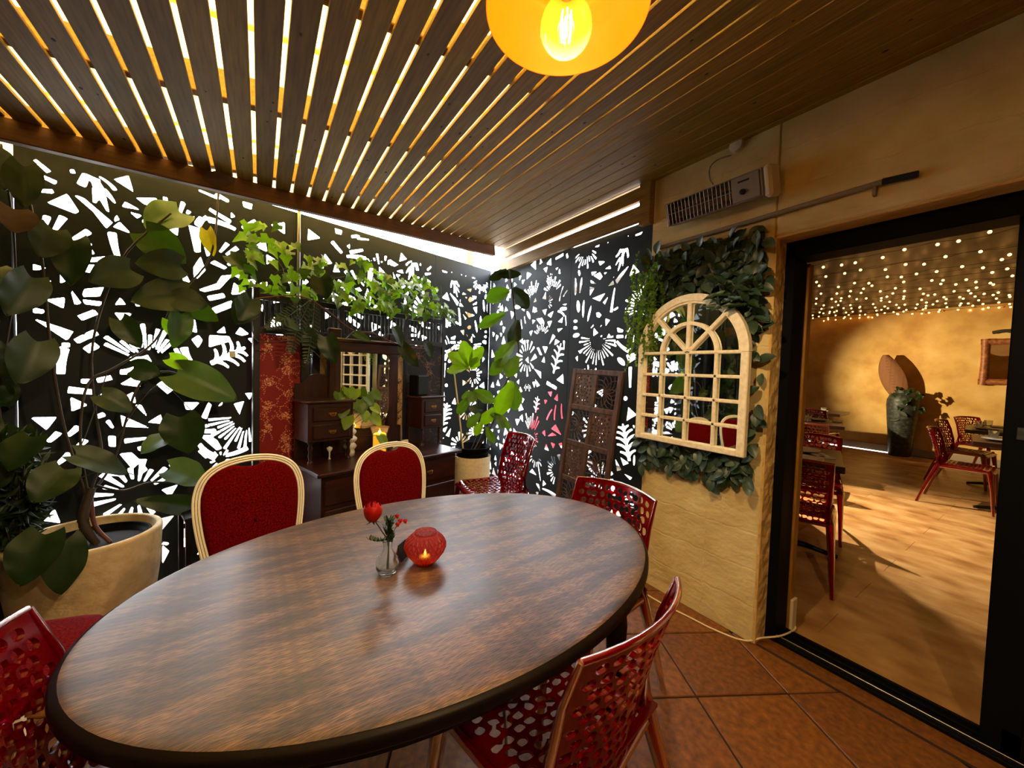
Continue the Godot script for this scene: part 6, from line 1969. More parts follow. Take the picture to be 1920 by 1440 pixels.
	big_leaf(o, Vector3(-0.394, 0.751, -2.635), Vector3(-0.217, 0.668, -2.640), 0.174, M.leaf_big)
	big_leaf(o, Vector3(-0.287, 0.529, -2.646), Vector3(-0.495, 0.638, -2.521), 0.099, M.leaf_dark)
	big_leaf(o, Vector3(-0.678, 0.896, -2.451), Vector3(-0.508, 0.791, -2.481), 0.104, M.leaf_dark)
	big_leaf(o, Vector3(-0.701, 1.854, -2.545), Vector3(-0.705, 1.654, -2.495), 0.120, M.leaf_dark)
	big_leaf(o, Vector3(-0.731, 2.029, -2.210), Vector3(-0.719, 1.876, -2.163), 0.091, M.leaf_dark)
	big_leaf(o, Vector3(-0.825, 1.916, -2.413), Vector3(-0.807, 1.822, -2.367), 0.112, M.leaf_dry)
	big_leaf(o, Vector3(-0.586, 1.521, -2.695), Vector3(-0.512, 1.385, -2.676), 0.097, M.leaf_dark)
	big_leaf(o, Vector3(-0.055, 1.696, -2.891), Vector3(-0.114, 1.560, -2.836), 0.146, M.leaf_dark)
	big_leaf(o, Vector3(-0.687, 0.642, -2.181), Vector3(-0.732, 0.491, -2.098), 0.144, M.leaf_dark)
	big_leaf(o, Vector3(-0.642, 0.601, -2.195), Vector3(-0.634, 0.397, -2.152), 0.118, M.leaf_dark)
	big_leaf(o, Vector3(-0.543, 1.776, -2.675), Vector3(-0.660, 1.689, -2.587), 0.150, M.leaf_dark)
	big_leaf(o, Vector3(-0.745, 1.876, -2.489), Vector3(-0.759, 1.746, -2.432), 0.115, M.leaf_dark)
	big_leaf(o, Vector3(-0.758, 1.387, -2.370), Vector3(-0.781, 1.216, -2.306), 0.131, M.leaf_dark)
	big_leaf(o, Vector3(-0.778, 1.648, -2.397), Vector3(-0.811, 1.486, -2.328), 0.122, M.leaf_dark)
	big_leaf(o, Vector3(-0.379, 1.659, -2.731), Vector3(-0.244, 1.647, -2.735), 0.133, M.leaf_dark)
	big_leaf(o, Vector3(-0.620, 1.154, -2.546), Vector3(-0.512, 1.075, -2.544), 0.100, M.leaf_dark)
	big_leaf(o, Vector3(-0.671, 0.864, -2.305), Vector3(-0.730, 0.766, -2.219), 0.132, M.leaf_dark)
	big_leaf(o, Vector3(-0.753, 1.004, -2.297), Vector3(-0.794, 0.899, -2.220), 0.119, M.leaf_dark)
	big_leaf(o, Vector3(-0.405, 1.543, -2.754), Vector3(-0.357, 1.430, -2.728), 0.087, M.leaf_bright)
	big_leaf(o, Vector3(-0.537, 1.280, -2.679), Vector3(-0.435, 1.255, -2.671), 0.109, M.leaf_dark)
	big_leaf(o, Vector3(-0.156, 1.965, -2.889), Vector3(-0.050, 1.886, -2.883), 0.097, M.leaf_dark)
	# fine dark shrub at its foot and the dark mass of leaves up the left side
	var sh := thing("spiky_shrub", "dark fine-leaved shrub rising behind the left edge of the big planter", "shrub", Vector3(-0.86, 0.45, -2.50))
	var xf := []
	var stems := G.new()
	var r := RandomNumberGenerator.new(); r.seed = 31
	for k in 42:
		var a := r.randf() * TAU
		var top := Vector3(cos(a) * r.randf_range(0.05, 0.24), r.randf_range(0.2, 0.62), sin(a) * r.randf_range(0.05, 0.2))
		stems.tube([Vector3(cos(a) * 0.03, 0.0, sin(a) * 0.03), top * Vector3(0.5, 0.6, 0.5), top], 0.0025, 4)
		for i in 30:
			var t := r.randf_range(0.25, 1.0)
			var q := top * Vector3(t * (0.6 + 0.4 * t), t, t * (0.6 + 0.4 * t))
			var bs := Basis(Vector3(r.randf() - 0.5, r.randf() - 0.5, r.randf() - 0.5).normalized(), r.randf() * TAU)
			xf.append(Transform3D(bs.scaled_local(Vector3(0.017, 0.065, 0.05)), q))
	part(sh, "stems", stems.mesh(), M.stem).set_meta("kind", "stuff")
	scatter(sh, "foliage", leaf_mesh("lance"), M.leaf_dark, xf)
	var hb := thing("hanging_foliage", "dark leaves hanging down the shaded left side above the big planter", "plant", Vector3(-0.98, 0, -2.25))
	var vines := G.new()
	for k in 9:
		var x := r.randf_range(-0.10, 0.10); var z := r.randf_range(-0.35, 0.5)
		vines.tube(smooth([Vector3(x, 2.22, z), Vector3(x + 0.04, 1.7, z + 0.02), Vector3(x - 0.02, 1.1, z), Vector3(x + 0.03, 0.7, z)], 4), 0.004, 5)
	part(hb, "vines", vines.mesh(), M.stem).set_meta("kind", "stuff")
	for k in 70:
		var q := Vector3(r.randf_range(-0.14, 0.13), r.randf_range(0.85, 2.15), r.randf_range(-0.4, 0.5))
		var d := Vector3(r.randf_range(-0.4, 0.6), -1, r.randf_range(-0.2, 0.7)).normalized()
		part(hb, "leaf", leaf_mesh("heart"), M.leaf_dark, leaf_at(q, q + d * r.randf_range(0.10, 0.17), r.randf_range(0.08, 0.13), Vector3(0.6, 0.3, 1)))

func build_ivy():
	var o := thing("ivy_garland", "sunlit ivy spilling along the top of the spindle screen behind the dresser", "ivy")
	o.transform = TA
	var r := RandomNumberGenerator.new(); r.seed = 41
	for k in 300:
		var u := r.randf()
		var s := lerpf(-2.28, -0.70, u)
		var top := 2.17 - 0.12 * u + 0.06 * sin(u * 17.0) - 0.10 * smoothstep(0.75, 1.0, u)
		var bot := 1.76 + 0.02 * sin(u * 23.0)
		var y := lerpf(bot, top, pow(r.randf(), 1.25))
		var b := Vector3(s, y, 0.12 + r.randf_range(-0.07, 0.17) * (1.0 - 0.5 * (y - bot) / (top - bot)))
		var d := Vector3(r.randf_range(-0.8, 0.8), -r.randf_range(0.2, 1.0), r.randf_range(-0.2, 0.8)).normalized()
		var l := r.randf_range(0.05, 0.09)
		part(o, "leaf", leaf_mesh("ivy"), M.leaf_ivy if r.randf() < 0.6 else M.leaf_ivy2, leaf_at(b, b + d * l, l * 0.95, Vector3(r.randf_range(-0.5, 0.5), r.randf_range(0.1, 0.8), 1)))
	var st := G.new()
	for k in 16:
		var s := -2.2 + 0.095 * k
		var pts := [Vector3(s, 1.78, 0.14), Vector3(s + r.randf_range(-0.1, 0.2), 1.9, 0.16), Vector3(s + r.randf_range(0.0, 0.3), 1.95 + r.randf_range(-0.1, 0.12), 0.12)]
		st.tube(smooth(pts, 5), 0.0025, 5)
	part(o, "stems", st.mesh(), M.stem).set_meta("kind", "stuff")
	# long bare runner and its few broad leaves across the dresser's head
	var v := thing("trailing_vine", "bare trailing vine with a few broad leaves hanging over the dresser mirror", "plant")
	part(v, "runner", tube_mesh(smooth([Vector3(-0.021, 1.701, -2.704), Vector3(0.201, 1.751, -2.741), Vector3(0.358, 1.690, -2.782), Vector3(0.533, 1.575, -2.828), Vector3(0.684, 1.562, -2.856), Vector3(0.877, 1.499, -2.917), Vector3(1.147, 1.476, -3.008)], 5), 0.004, 6), M.stem_red)
	part(v, "runner", tube_mesh(smooth([Vector3(-0.046, 1.606, -2.718), Vector3(-0.007, 1.453, -2.728), Vector3(0.204, 1.468, -2.763), Vector3(0.331, 1.373, -2.796)], 5), 0.003, 6), M.stem)
	big_leaf(v, Vector3(0.361, 1.506, -2.741), Vector3(0.409, 1.333, -2.713), 0.12, M.leaf_dark)
	big_leaf(v, Vector3(0.086, 1.598, -2.690), Vector3(0.215, 1.538, -2.683), 0.06, M.leaf_big)
	big_leaf(v, Vector3(0.543, 1.547, -2.789), Vector3(0.658, 1.499, -2.778), 0.05, M.leaf_big)
	big_leaf(v, Vector3(0.839, 1.615, -2.866), Vector3(0.914, 1.471, -2.865), 0.09, M.leaf_dark)
	big_leaf(v, Vector3(0.908, 1.480, -2.884), Vector3(1.035, 1.320, -2.876), 0.10, M.leaf_dark)
	big_leaf(v, Vector3(1.129, 1.517, -2.962), Vector3(1.184, 1.402, -2.956), 0.08, M.leaf_dark)
	big_leaf(v, Vector3(0.326, 1.896, -2.794), Vector3(0.362, 1.759, -2.773), 0.13, M.leaf_dark)
	big_leaf(v, Vector3(-0.045, 1.691, -2.656), Vector3(-0.088, 1.560, -2.604), 0.12, M.leaf_dark)
	big_leaf(v, Vector3(0.231, 1.536, -2.728), Vector3(0.291, 1.421, -2.723), 0.10, M.leaf_dark)
	# fern fronds over the left wallpaper field
	var f := thing("fern", "dark fern fronds arching over the red wallpaper field", "fern")
	for q in [[Vector3(0.290, 1.766, -2.888), Vector3(0.156, 1.626, -2.709), Vector3(0.032, 1.527, -2.614)], [Vector3(0.290, 1.766, -2.888), Vector3(0.200, 1.566, -2.720), Vector3(0.155, 1.396, -2.667)], [Vector3(0.306, 1.761, -2.893), Vector3(0.277, 1.540, -2.740), Vector3(0.244, 1.335, -2.690)]]:
		var pts := smooth(q, 10)
		part(f, "rachis", tube_mesh(pts, 0.0022, 5), M.stem_green)
		for i in range(2, pts.size()):
			var d: Vector3 = (pts[i] - pts[i - 1]).normalized()
			for sd in [-1.0, 1.0]:
				var side: Vector3 = d.cross(Vector3(0.25, 0.2, 1).normalized()) * sd
				var l := 0.055 * sin(PI * (0.15 + 0.8 * i / pts.size()))
				part(f, "leaflet", leaf_mesh("tiny"), M.leaf_dark, leaf_at(pts[i], pts[i] + (side + d * 0.3).normalized() * l, 0.012, Vector3(0.25, 0.3, 1)))

func build_fig():
	var at := Vector3(1.545, 0, -2.905)
	var p := thing("cream_pot", "cream pot with black inner liner in the corner behind the red chair", "planter", at)
	part(p, "shell", lathe_mesh([Vector2(0.0001, 0), Vector2(0.12, 0), Vector2(0.152, 0.3), Vector2(0.158, 0.575), Vector2(0.150, 0.58), Vector2(0.145, 0.52), Vector2(0.0001, 0.5)], 48), M.ivory)
	part(p, "liner", lathe_mesh([Vector2(0.128, 0.5), Vector2(0.14, 0.625), Vector2(0.152, 0.63), Vector2(0.154, 0.655), Vector2(0.147, 0.658), Vector2(0.136, 0.60), Vector2(0.0001, 0.59)], 48), M.frame_black)
	part(p, "soil", lathe_mesh([Vector2(0.134, 0.592), Vector2(0.0001, 0.605)], 24), M.soil)
	var o := thing("fig_tree", "slim fig tree with broad sunlit leaves in the corner pot", "plant")
	var tr := [Vector3(1.55, 0.6, -2.90), Vector3(1.645, 0.826, -2.849), Vector3(1.694, 1.014, -2.825), Vector3(1.790, 1.226, -2.771), Vector3(1.875, 1.438, -2.724), Vector3(1.858, 1.670, -2.746), Vector3(1.834, 1.947, -2.775), Vector3(1.833, 2.215, -2.847)]
	part(o, "trunk", tube_mesh(smooth(tr, 5), 0.008, 7), M.stem)
	part(o, "trunk", tube_mesh(smooth([Vector3(1.53, 0.6, -2.92), Vector3(1.610, 0.871, -2.875), Vector3(1.570, 1.102, -2.912), Vector3(1.519, 1.332, -2.956)], 5), 0.006, 7), M.stem)
	part(o, "trunk", tube_mesh(smooth([Vector3(1.56, 0.6, -2.88), Vector3(1.632, 0.788, -2.796), Vector3(1.688, 0.928, -2.765)], 5), 0.006, 7), M.stem)
	big_leaf(o, Vector3(1.807, 2.016, -2.796), Vector3(1.616, 1.931, -2.859), 0.168, M.leaf_fig, "fig")
	big_leaf(o, Vector3(1.746, 1.808, -2.767), Vector3(1.539, 1.686, -2.839), 0.113, M.leaf_fig, "fig")
	big_leaf(o, Vector3(1.862, 2.051, -2.821), Vector3(1.943, 1.882, -2.699), 0.155, M.leaf_dark, "fig")
	big_leaf(o, Vector3(1.866, 1.763, -2.745), Vector3(1.800, 1.535, -2.718), 0.137, M.leaf_dark, "fig")
	big_leaf(o, Vector3(1.761, 2.162, -2.953), Vector3(1.912, 2.185, -2.794), 0.094, M.leaf_dark, "fig")
	big_leaf(o, Vector3(1.841, 2.223, -2.903), Vector3(1.696, 2.120, -2.934), 0.094, M.leaf_dark, "fig")
	big_leaf(o, Vector3(1.831, 1.573, -2.700), Vector3(1.642, 1.361, -2.756), 0.173, M.leaf_fig, "fig")
	big_leaf(o, Vector3(1.782, 1.425, -2.725), Vector3(1.616, 1.292, -2.770), 0.128, M.leaf_fig, "fig")
	big_leaf(o, Vector3(1.818, 1.444, -2.642), Vector3(1.709, 1.275, -2.647), 0.148, M.leaf_fig, "fig")
	big_leaf(o, Vector3(1.466, 1.341, -2.872), Vector3(1.309, 1.460, -2.922), 0.133, M.leaf_bright, "fig")
	big_leaf(o, Vector3(1.473, 1.332, -2.867), Vector3(1.295, 1.318, -2.925), 0.126, M.leaf_bright, "fig")
	big_leaf(o, Vector3(1.473, 1.350, -2.868), Vector3(1.405, 1.552, -2.862), 0.133, M.leaf_bright, "fig")
	big_leaf(o, Vector3(1.481, 1.342, -2.862), Vector3(1.531, 1.512, -2.776), 0.118, M.leaf_bright, "fig")
	big_leaf(o, Vector3(1.488, 1.324, -2.856), Vector3(1.509, 1.414, -2.787), 0.096, M.leaf_bright, "fig")
	big_leaf(o, Vector3(1.519, 1.131, -2.827), Vector3(1.451, 1.057, -2.809), 0.103, M.leaf_fig, "fig")
	big_leaf(o, Vector3(1.504, 1.144, -2.838), Vector3(1.621, 1.064, -2.696), 0.126, M.leaf_fig, "fig")
	big_leaf(o, Vector3(1.774, 1.231, -2.662), Vector3(1.644, 0.940, -2.675), 0.170, M.leaf_bright, "fig")
	big_leaf(o, Vector3(1.821, 1.207, -2.690), Vector3(1.805, 0.993, -2.630), 0.128, M.leaf_fig, "fig")
	big_leaf(o, Vector3(1.643, 1.001, -2.738), Vector3(1.548, 0.870, -2.736), 0.126, M.leaf_bright, "fig")
	big_leaf(o, Vector3(1.617, 0.955, -2.753), Vector3(1.740, 0.855, -2.607), 0.096, M.leaf_fig, "fig")
	big_leaf(o, Vector3(1.550, 0.952, -2.798), Vector3(1.437, 0.844, -2.808), 0.103, M.leaf_fig, "fig")
	big_leaf(o, Vector3(1.569, 0.885, -2.783), Vector3(1.489, 0.780, -2.771), 0.089, M.leaf_bright, "fig")
	big_leaf(o, Vector3(1.595, 0.841, -2.763), Vector3(1.619, 0.718, -2.681), 0.081, M.leaf_fig, "fig")
	big_leaf(o, Vector3(1.554, 1.106, -2.862), Vector3(1.422, 1.083, -2.890), 0.098, M.leaf_fig, "fig")
	big_leaf(o, Vector3(1.497, 1.081, -2.899), Vector3(1.392, 0.947, -2.903), 0.098, M.leaf_fig, "fig")
	big_leaf(o, Vector3(1.568, 0.985, -2.787), Vector3(1.451, 1.000, -2.806), 0.081, M.leaf_dark, "fig")
	big_leaf(o, Vector3(1.636, 0.940, -2.680), Vector3(1.665, 0.861, -2.597), 0.087, M.leaf_fig, "fig")
	var c := tagged_mesh("cane", "pale bamboo cane standing in the corner pot, leaning left", "cane", tube_mesh([Vector3(1.42, 0.60, -2.945), Vector3(1.475, 0.634, -2.954), Vector3(1.443, 0.958, -2.990), Vector3(1.420, 1.258, -3.043), Vector3(1.400, 1.506, -3.092)], 0.007, 8), M.cane)

# ------------------------------------------------------------------ pendant lamp over the table
func build_pendant():
	pendant(Vector3(0.599, 2.172, -0.714), "yellow enamel pendant lamp with a bare filament globe bulb above the oval table", 0.08)
	pendant(Vector3(0.35, 2.16, 0.52), "second yellow enamel pendant lamp hanging behind the viewer", 0.08)

func pendant(at: Vector3, label: String, inner: float):
	var p := thing("pendant_lamp", label, "lamp", at)
	var o := [Vector2(0.19, 0.0), Vector2(0.186, 0.022), Vector2(0.172, 0.058), Vector2(0.150, 0.085), Vector2(0.118, 0.106), Vector2(0.104, 0.112), Vector2(0.100, 0.135), Vector2(0.085, 0.158), Vector2(0.04, 0.172), Vector2(0.022, 0.18)]
	var sh := []
	for q in o: sh.append(q)
	for k in range(o.size() - 1, -1, -1): sh.append(Vector2(maxf(o[k].x - 0.003, 0.018), o[k].y - (0.002 if k else -0.0005)))
	sh.append(o[0])
	part(p, "shade", lathe_mesh(sh, 96), M.shade)
	part(p, "socket", lathe_mesh([Vector2(0.0001, 0.045), Vector2(0.02, 0.045), Vector2(0.022, 0.10), Vector2(0.018, 0.20), Vector2(0.0001, 0.21)], 24), M.brass)
	part(p, "cord", tube_mesh([Vector3(0, 0.2, 0), Vector3(0, 0.27, 0)], 0.004, 8), M.frame_black)
	var bulb := [Vector2(0.0001, -0.092)]
	for k in 15:
		var a := -PI / 2 + PI * 0.80 * (k + 1) / 15.0
		bulb.append(Vector2(cos(a) * 0.061, -0.031 + sin(a) * 0.061))
	bulb += [Vector2(0.028, 0.030), Vector2(0.019, 0.046)]
	part(p, "bulb", lathe_mesh(bulb, 40), M.amber)
	# filament: six upright glowing strands round a glass stem
	var f := G.new()
	for k in 6:
		var a := TAU * k / 6
		var r := 0.011
		f.tube(smooth([Vector3(cos(a) * r, 0.004, sin(a) * r), Vector3(cos(a) * r * 1.25, -0.03, sin(a) * r * 1.25), Vector3(cos(a) * r * 0.9, -0.062, sin(a) * r * 0.9)], 4), 0.0024, 6)
	var fm := part(p, "bulb_filament", f.mesh(), M.filament)
	var l := OmniLight3D.new()
	l.name = "bulb_light"
	l.light_color = Color(1.0, 0.70, 0.30)
	l.light_energy = LAMP_E * inner
	l.light_size = 0.02
	l.omni_range = 15.0
	l.omni_attenuation = 2.0
	l.shadow_enabled = true
	p.add_child(l)
	l.position = Vector3(0, -0.028, 0)
	var d := SpotLight3D.new()
	d.name = "bulb_downlight"
	d.light_color = Color(1.0, 0.87, 0.66)
	d.light_energy = LAMP_E
	d.light_size = 0.03
	d.spot_angle = 84.0
	d.spot_angle_attenuation = 0.25
	d.spot_range = 15.0
	d.spot_attenuation = 2.0
	d.shadow_enabled = true
	p.add_child(d)
	d.position = Vector3(0, -0.03, 0)
	d.rotation.x = -PI / 2

const LAMP_E := 1.5

# ------------------------------------------------------------------ things in the dining room
func square_table(label: String, at: Vector3, turn: float, w: float, d: float, foot: bool) -> Node3D:
	var t := thing("dining_table", label, "table", at, turn, "dark square tables in the dining room")
	part(t, "top", box_mesh(Vector3(w, 0.045, d), 0.004, Vector3(0, 0.7275, 0)), M.mahogany)
	part(t, "column", lathe_mesh([Vector2(0.034, 0.02), Vector2(0.034, 0.70)], 16), M.black_metal)
	for k in 4:
		var b := Basis(Vector3.UP, k * PI / 2)
		part(t, "foot", tube_mesh([b * Vector3(0, 0.055, 0), b * Vector3(0.2, 0.045, 0), b * Vector3(0.38, 0.012, 0)], [0.026, 0.022, 0.014], 6), M.black_metal)
	part(t, "mount_plate", box_mesh(Vector3(0.28, 0.01, 0.28), 0.0, Vector3(0, 0.70, 0)), M.black_metal)
	return t

func plate(label: String, at: Vector3) -> void:
	var o := thing("plate", label, "plate", at, 0.0)
	part(o, "dish", lathe_mesh([Vector2(0.0001, 0.0), Vector2(0.08, 0.0), Vector2(0.085, 0.004), Vector2(0.132, 0.018), Vector2(0.135, 0.022), Vector2(0.128, 0.021), Vector2(0.082, 0.008), Vector2(0.0001, 0.007)], 40), M.white)

func tumbler(label: String, at: Vector3) -> void:
	var o := thing("tumbler", label, "glass", at, 0.0)
	part(o, "glass", lathe_mesh([Vector2(0.0001, 0), Vector2(0.033, 0), Vector2(0.039, 0.09), Vector2(0.0365, 0.09), Vector2(0.030, 0.008), Vector2(0.0001, 0.008)], 24), M.glass)

func build_dining_things():
	# tables at the left
	square_table("dark square table nearest the open door on the left, laid with plates", Vector3(3.46, 0, -1.30), 0.30, 0.75, 0.75, true)
	square_table("dark square table on the left beyond the nearest one, with a white table number stand", Vector3(6.25, 0, -2.08), 0.3, 0.8, 0.8, true)
	square_table("dark square table in the far left corner of the dining room", Vector3(8.35, 0, -2.62), 0.1, 0.8, 0.8, true)
	square_table("dark square table at the right with the yellow flower", Vector3(6.42, 0, -0.20), 0.12, 0.85, 0.85, true)
	square_table("dark square table at the right behind the one with the yellow flower", Vector3(7.85, 0, -0.40), 0.1, 0.9, 0.85, true)
	plate("white plate near the front edge of the nearest left dining table", Vector3(3.20, 0.7505, -1.08))
	plate("white plate at the back of the nearest left dining table, behind a tumbler", Vector3(3.58, 0.7505, -1.22))
	tumbler("clear tumbler between the two plates on the nearest left dining table", Vector3(3.33, 0.7505, -1.22))
	tumbler("clear tumbler at the back left of the nearest left dining table", Vector3(3.53, 0.7505, -1.42))
	var n := thing("napkin", "folded white napkin with dark print near the right corner of the nearest left table", "napkin", Vector3(3.50, 0.7505, -1.04), 0.7)
	part(n, "cloth", box_mesh(Vector3(0.15, 0.006, 0.10), 0.002, Vector3(0, 0.003, 0)), M.paper)
	part(n, "fold", box_mesh(Vector3(0.09, 0.012, 0.03), 0.003, Vector3(0.01, 0.012, 0.01)), M.paper)
	part(n, "print", box_mesh(Vector3(0.035, 0.001, 0.03), 0.0, Vector3(-0.04, 0.0065, -0.02)), M.black)
	plate("white plate on the second left table beside the white number stand", Vector3(6.10, 0.7505, -2.10))
	plate("white plate on the second left table nearer the ochre wall", Vector3(6.45, 0.7505, -2.02))
	tumbler("clear tumbler on the second left table, nearer the door", Vector3(6.02, 0.7505, -2.00))
	tumbler("clear tumbler on the second left table, nearer the ochre wall", Vector3(6.30, 0.7505, -2.06))
	var np := thing("napkin", "crumpled white napkin on the second left table at its right edge", "napkin", Vector3(6.52, 0.7505, -1.80))
	part(np, "cloth", box_mesh(Vector3(0.13, 0.022, 0.09), 0.01, Vector3(0, 0.011, 0)), M.paper)
	var ns := thing("number_stand", "white table number stand on the second left table", "sign", Vector3(5.98, 0.7505, -2.11), 1.2)
	part(ns, "base", lathe_mesh([Vector2(0.0001, 0), Vector2(0.035, 0), Vector2(0.03, 0.008), Vector2(0.006, 0.03), Vector2(0.004, 0.22)], 16), M.white)
	var rg := G.new()
	for x in [-0.035, 0.035]: rg.box(Vector3(x, 0.30, 0), Vector3(0.012, 0.16, 0.012), Basis(), 0.002)
	for y in [0.222, 0.378]: rg.box(Vector3(0, y, 0), Vector3(0.082, 0.012, 0.012), Basis(), 0.002)
	part(ns, "frame", rg.mesh(), M.white)
	part(ns, "card", box_mesh(Vector3(0.06, 0.146, 0.003), 0.0, Vector3(0, 0.30, 0)), M.frame_black)
	plate("white plate on the far left corner table", Vector3(8.25, 0.7505, -2.55))
	tumbler("clear tumbler on the far left corner table", Vector3(8.05, 0.7505, -2.42))
	# right tables
	plate("white plate beside the yellow flower on the right-hand table", Vector3(6.30, 0.7505, -0.42))
	tumbler("clear tumbler beside the plate on the right-hand table with the yellow flower", Vector3(6.42, 0.7505, -0.48))
	plate("white plate on the table behind the yellow flower", Vector3(7.65, 0.7505, -0.62))
	plate("white plate on the table behind the yellow flower, farther back", Vector3(8.1, 0.7505, -0.55))
	tumbler("clear tumbler on the table behind the yellow flower, nearer the chairs", Vector3(7.80, 0.7505, -0.70))
	tumbler("clear tumbler on the table behind the yellow flower, nearer the ochre wall", Vector3(8.12, 0.7505, -0.66))
	var fv := Vector3(6.12, 0.7505, -0.30)
	var v := thing("flower_vase", "little clear vase holding a yellow flower on the right-hand dining table", "vase", fv)
	part(v, "glass", lathe_mesh([Vector2(0.0001, 0), Vector2(0.028, 0), Vector2(0.034, 0.03), Vector2(0.02, 0.06), Vector2(0.012, 0.085), Vector2(0.016, 0.10), Vector2(0.014, 0.10), Vector2(0.010, 0.084), Vector2(0.017, 0.06), Vector2(0.03, 0.03), Vector2(0.0001, 0.008)], 24), M.glass)
	var fl := thing("yellow_flower", "yellow many-petalled flower in the little vase on the right-hand dining table", "flower", fv)
	part(fl, "stem", tube_mesh([Vector3(0, 0.01, 0), Vector3(0, 0.10, 0), Vector3(-0.005, 0.145, 0.0)], 0.002, 6), M.stem_green)
	for k in 34:
		var a := k * 2.4
		var ring := k / 34.0
		part(fl, "petal", leaf_mesh("oval"), M.petal_yellow, Transform3D(Basis(Vector3.UP, a) * Basis(Vector3.RIGHT, 0.35 + 1.25 * ring) * Basis().scaled(Vector3(0.018, 0.030 + 0.02 * ring, 0.02)), Vector3(-0.005, 0.145, 0)))
	for k in 5:
		part(fl, "leaf", leaf_mesh("lance"), M.leaf_ivy2, Transform3D(Basis(Vector3.UP, k * 1.3 + 1.0) * Basis(Vector3.RIGHT, 0.9) * Basis().scaled(Vector3(0.025, 0.07, 0.04)), Vector3(0, 0.095, 0)))
	# tall jar against the far wall
	var u := thing("tall_jar", "tall mottled grey earthenware jar standing against the ochre wall", "jar", Vector3(9.55, 0, -1.74))
	part(u, "body", lathe_mesh([Vector2(0.0001, 0), Vector2(0.135, 0), Vector2(0.15, 0.02), Vector2(0.165, 0.3), Vector2(0.195, 0.65), Vector2(0.213, 0.9), Vector2(0.208, 1.0), Vector2(0.18, 1.07), Vector2(0.13, 1.11), Vector2(0.118, 1.135), Vector2(0.135, 1.165), Vector2(0.12, 1.165), Vector2(0.1, 1.12), Vector2(0.0001, 1.05)], 48), M.urn)
	for q in [[0.05, 0.93, 1.2], [0.10, 0.72, 0.8], [0.0, 0.66, 1.8]]:
		part(u, "painted_mark", leaf_mesh("oval"), M.leaf_dark, Transform3D(Basis(Vector3.UP, -PI / 2) * Basis(Vector3.BACK, q[2]) * Basis().scaled(Vector3(0.05, 0.12, 0.02)), Vector3(-0.212, q[1], q[0])))
	var pf := thing("palm_spathe", "dried woven-looking brown palm leaf standing in the tall jar", "ornament", Vector3(9.55, 1.12, -1.78))
	var w := PackedVector3Array()
	for r in 14:
		var t := r / 13.0
		var hw := 0.175 * pow(sin(PI * clampf(0.16 + 0.80 * t, 0, 1)), 0.7)
		for c in 7:
			var s := c / 3.0 - 1.0
			w.append(Vector3(-0.03 - 0.05 * (1 - s * s), -0.06 + t * 0.74, s * hw - 0.20 * t - 0.02))
	var wg := G.new()
	wg.grid(w, 14, 7)
	for i in w.size(): w[i] += Vector3(0.012, 0, 0)
	wg.grid(w, 14, 7, false, false, true)
	part(pf, "blade", wg.mesh(), M.woven)
	for k in 15:
		var t := k / 14.0
		var hw := 0.17 * pow(sin(PI * clampf(0.16 + 0.80 * t, 0, 1)), 0.7)
		part(pf, "weave_rib", tube_mesh([Vector3(-0.033, -0.06 + t * 0.73, -hw - 0.2 * t - 0.02), Vector3(-0.084, -0.06 + t * 0.73, -0.2 * t - 0.02), Vector3(-0.033, -0.06 + t * 0.73, hw - 0.2 * t - 0.02)], 0.005, 5), M.woven)
	var iv := thing("jar_ivy", "dark ivy spilling over the shoulder of the tall jar", "ivy", Vector3(9.55, 1.16, -1.74))
	var r := RandomNumberGenerator.new(); r.seed = 6
	for k in 46:
		var a := r.randf_range(-2.4, 1.2)
		var rad := r.randf_range(0.06, 0.24)
		var b := Vector3(-cos(a) * rad, r.randf_range(-0.25, 0.12) - rad * 0.4, sin(a) * rad + 0.06)
		var d := Vector3(r.randf_range(-0.8, 0.1), -0.6, r.randf_range(-0.5, 0.8)).normalized()
		part(iv, "leaf", leaf_mesh("ivy"), M.leaf_dark, leaf_at(b, b + d * 0.085, 0.08, Vector3(-1, 0.4, 0.2)))
	# log-framed mirror and the branch above it
	var m := thing("log_mirror", "rectangular mirror in a chunky varnished log frame on the ochre wall", "mirror")
	m.transform = Transform3D(Basis(Vector3(0, 0, 1), Vector3.UP, Vector3(-1, 0, 0)), Vector3(FAR_X - 0.03, 1.31, -0.93))
	var mw := 0.62; var mh := 0.74
	for x in [0.05, mw - 0.05]: part(m, "log", tube_mesh([Vector3(x, 0.0, 0.02), Vector3(x + 0.006, mh / 2, 0.02), Vector3(x, mh, 0.02)], [0.052, 0.046, 0.05], 12), M.log)
	for y in [0.05, mh - 0.05]: part(m, "log", tube_mesh([Vector3(0.0, y, 0.014), Vector3(mw / 2, y + 0.005, 0.014), Vector3(mw, y, 0.014)], [0.05, 0.045, 0.05], 12), M.log)
	part(m, "mirror_glass", box_mesh(Vector3(mw - 0.1, mh - 0.1, 0.008), 0.0, Vector3(mw / 2, mh / 2, 0.004)), M.mirror)
	var br := thing("branch", "dark twisted branch hanging on the ochre wall above the log mirror", "ornament", Vector3(FAR_X - 0.05, 2.16, -0.80))
	part(br, "wood", tube_mesh(smooth([Vector3(0, -0.01, -0.02), Vector3(-0.01, 0.01, 0.10), Vector3(0, -0.015, 0.22), Vector3(-0.01, 0.0, 0.4), Vector3(0, 0.01, 0.6)], 4), 0.026, 7), M.stem)
	part(br, "twig", tube_mesh(smooth([Vector3(-0.02, -0.01, 0.15), Vector3(-0.03, -0.05, 0.25), Vector3(-0.02, -0.04, 0.4)], 4), 0.012, 6), M.stem)
	fairy_lights()
	dining_lamps()

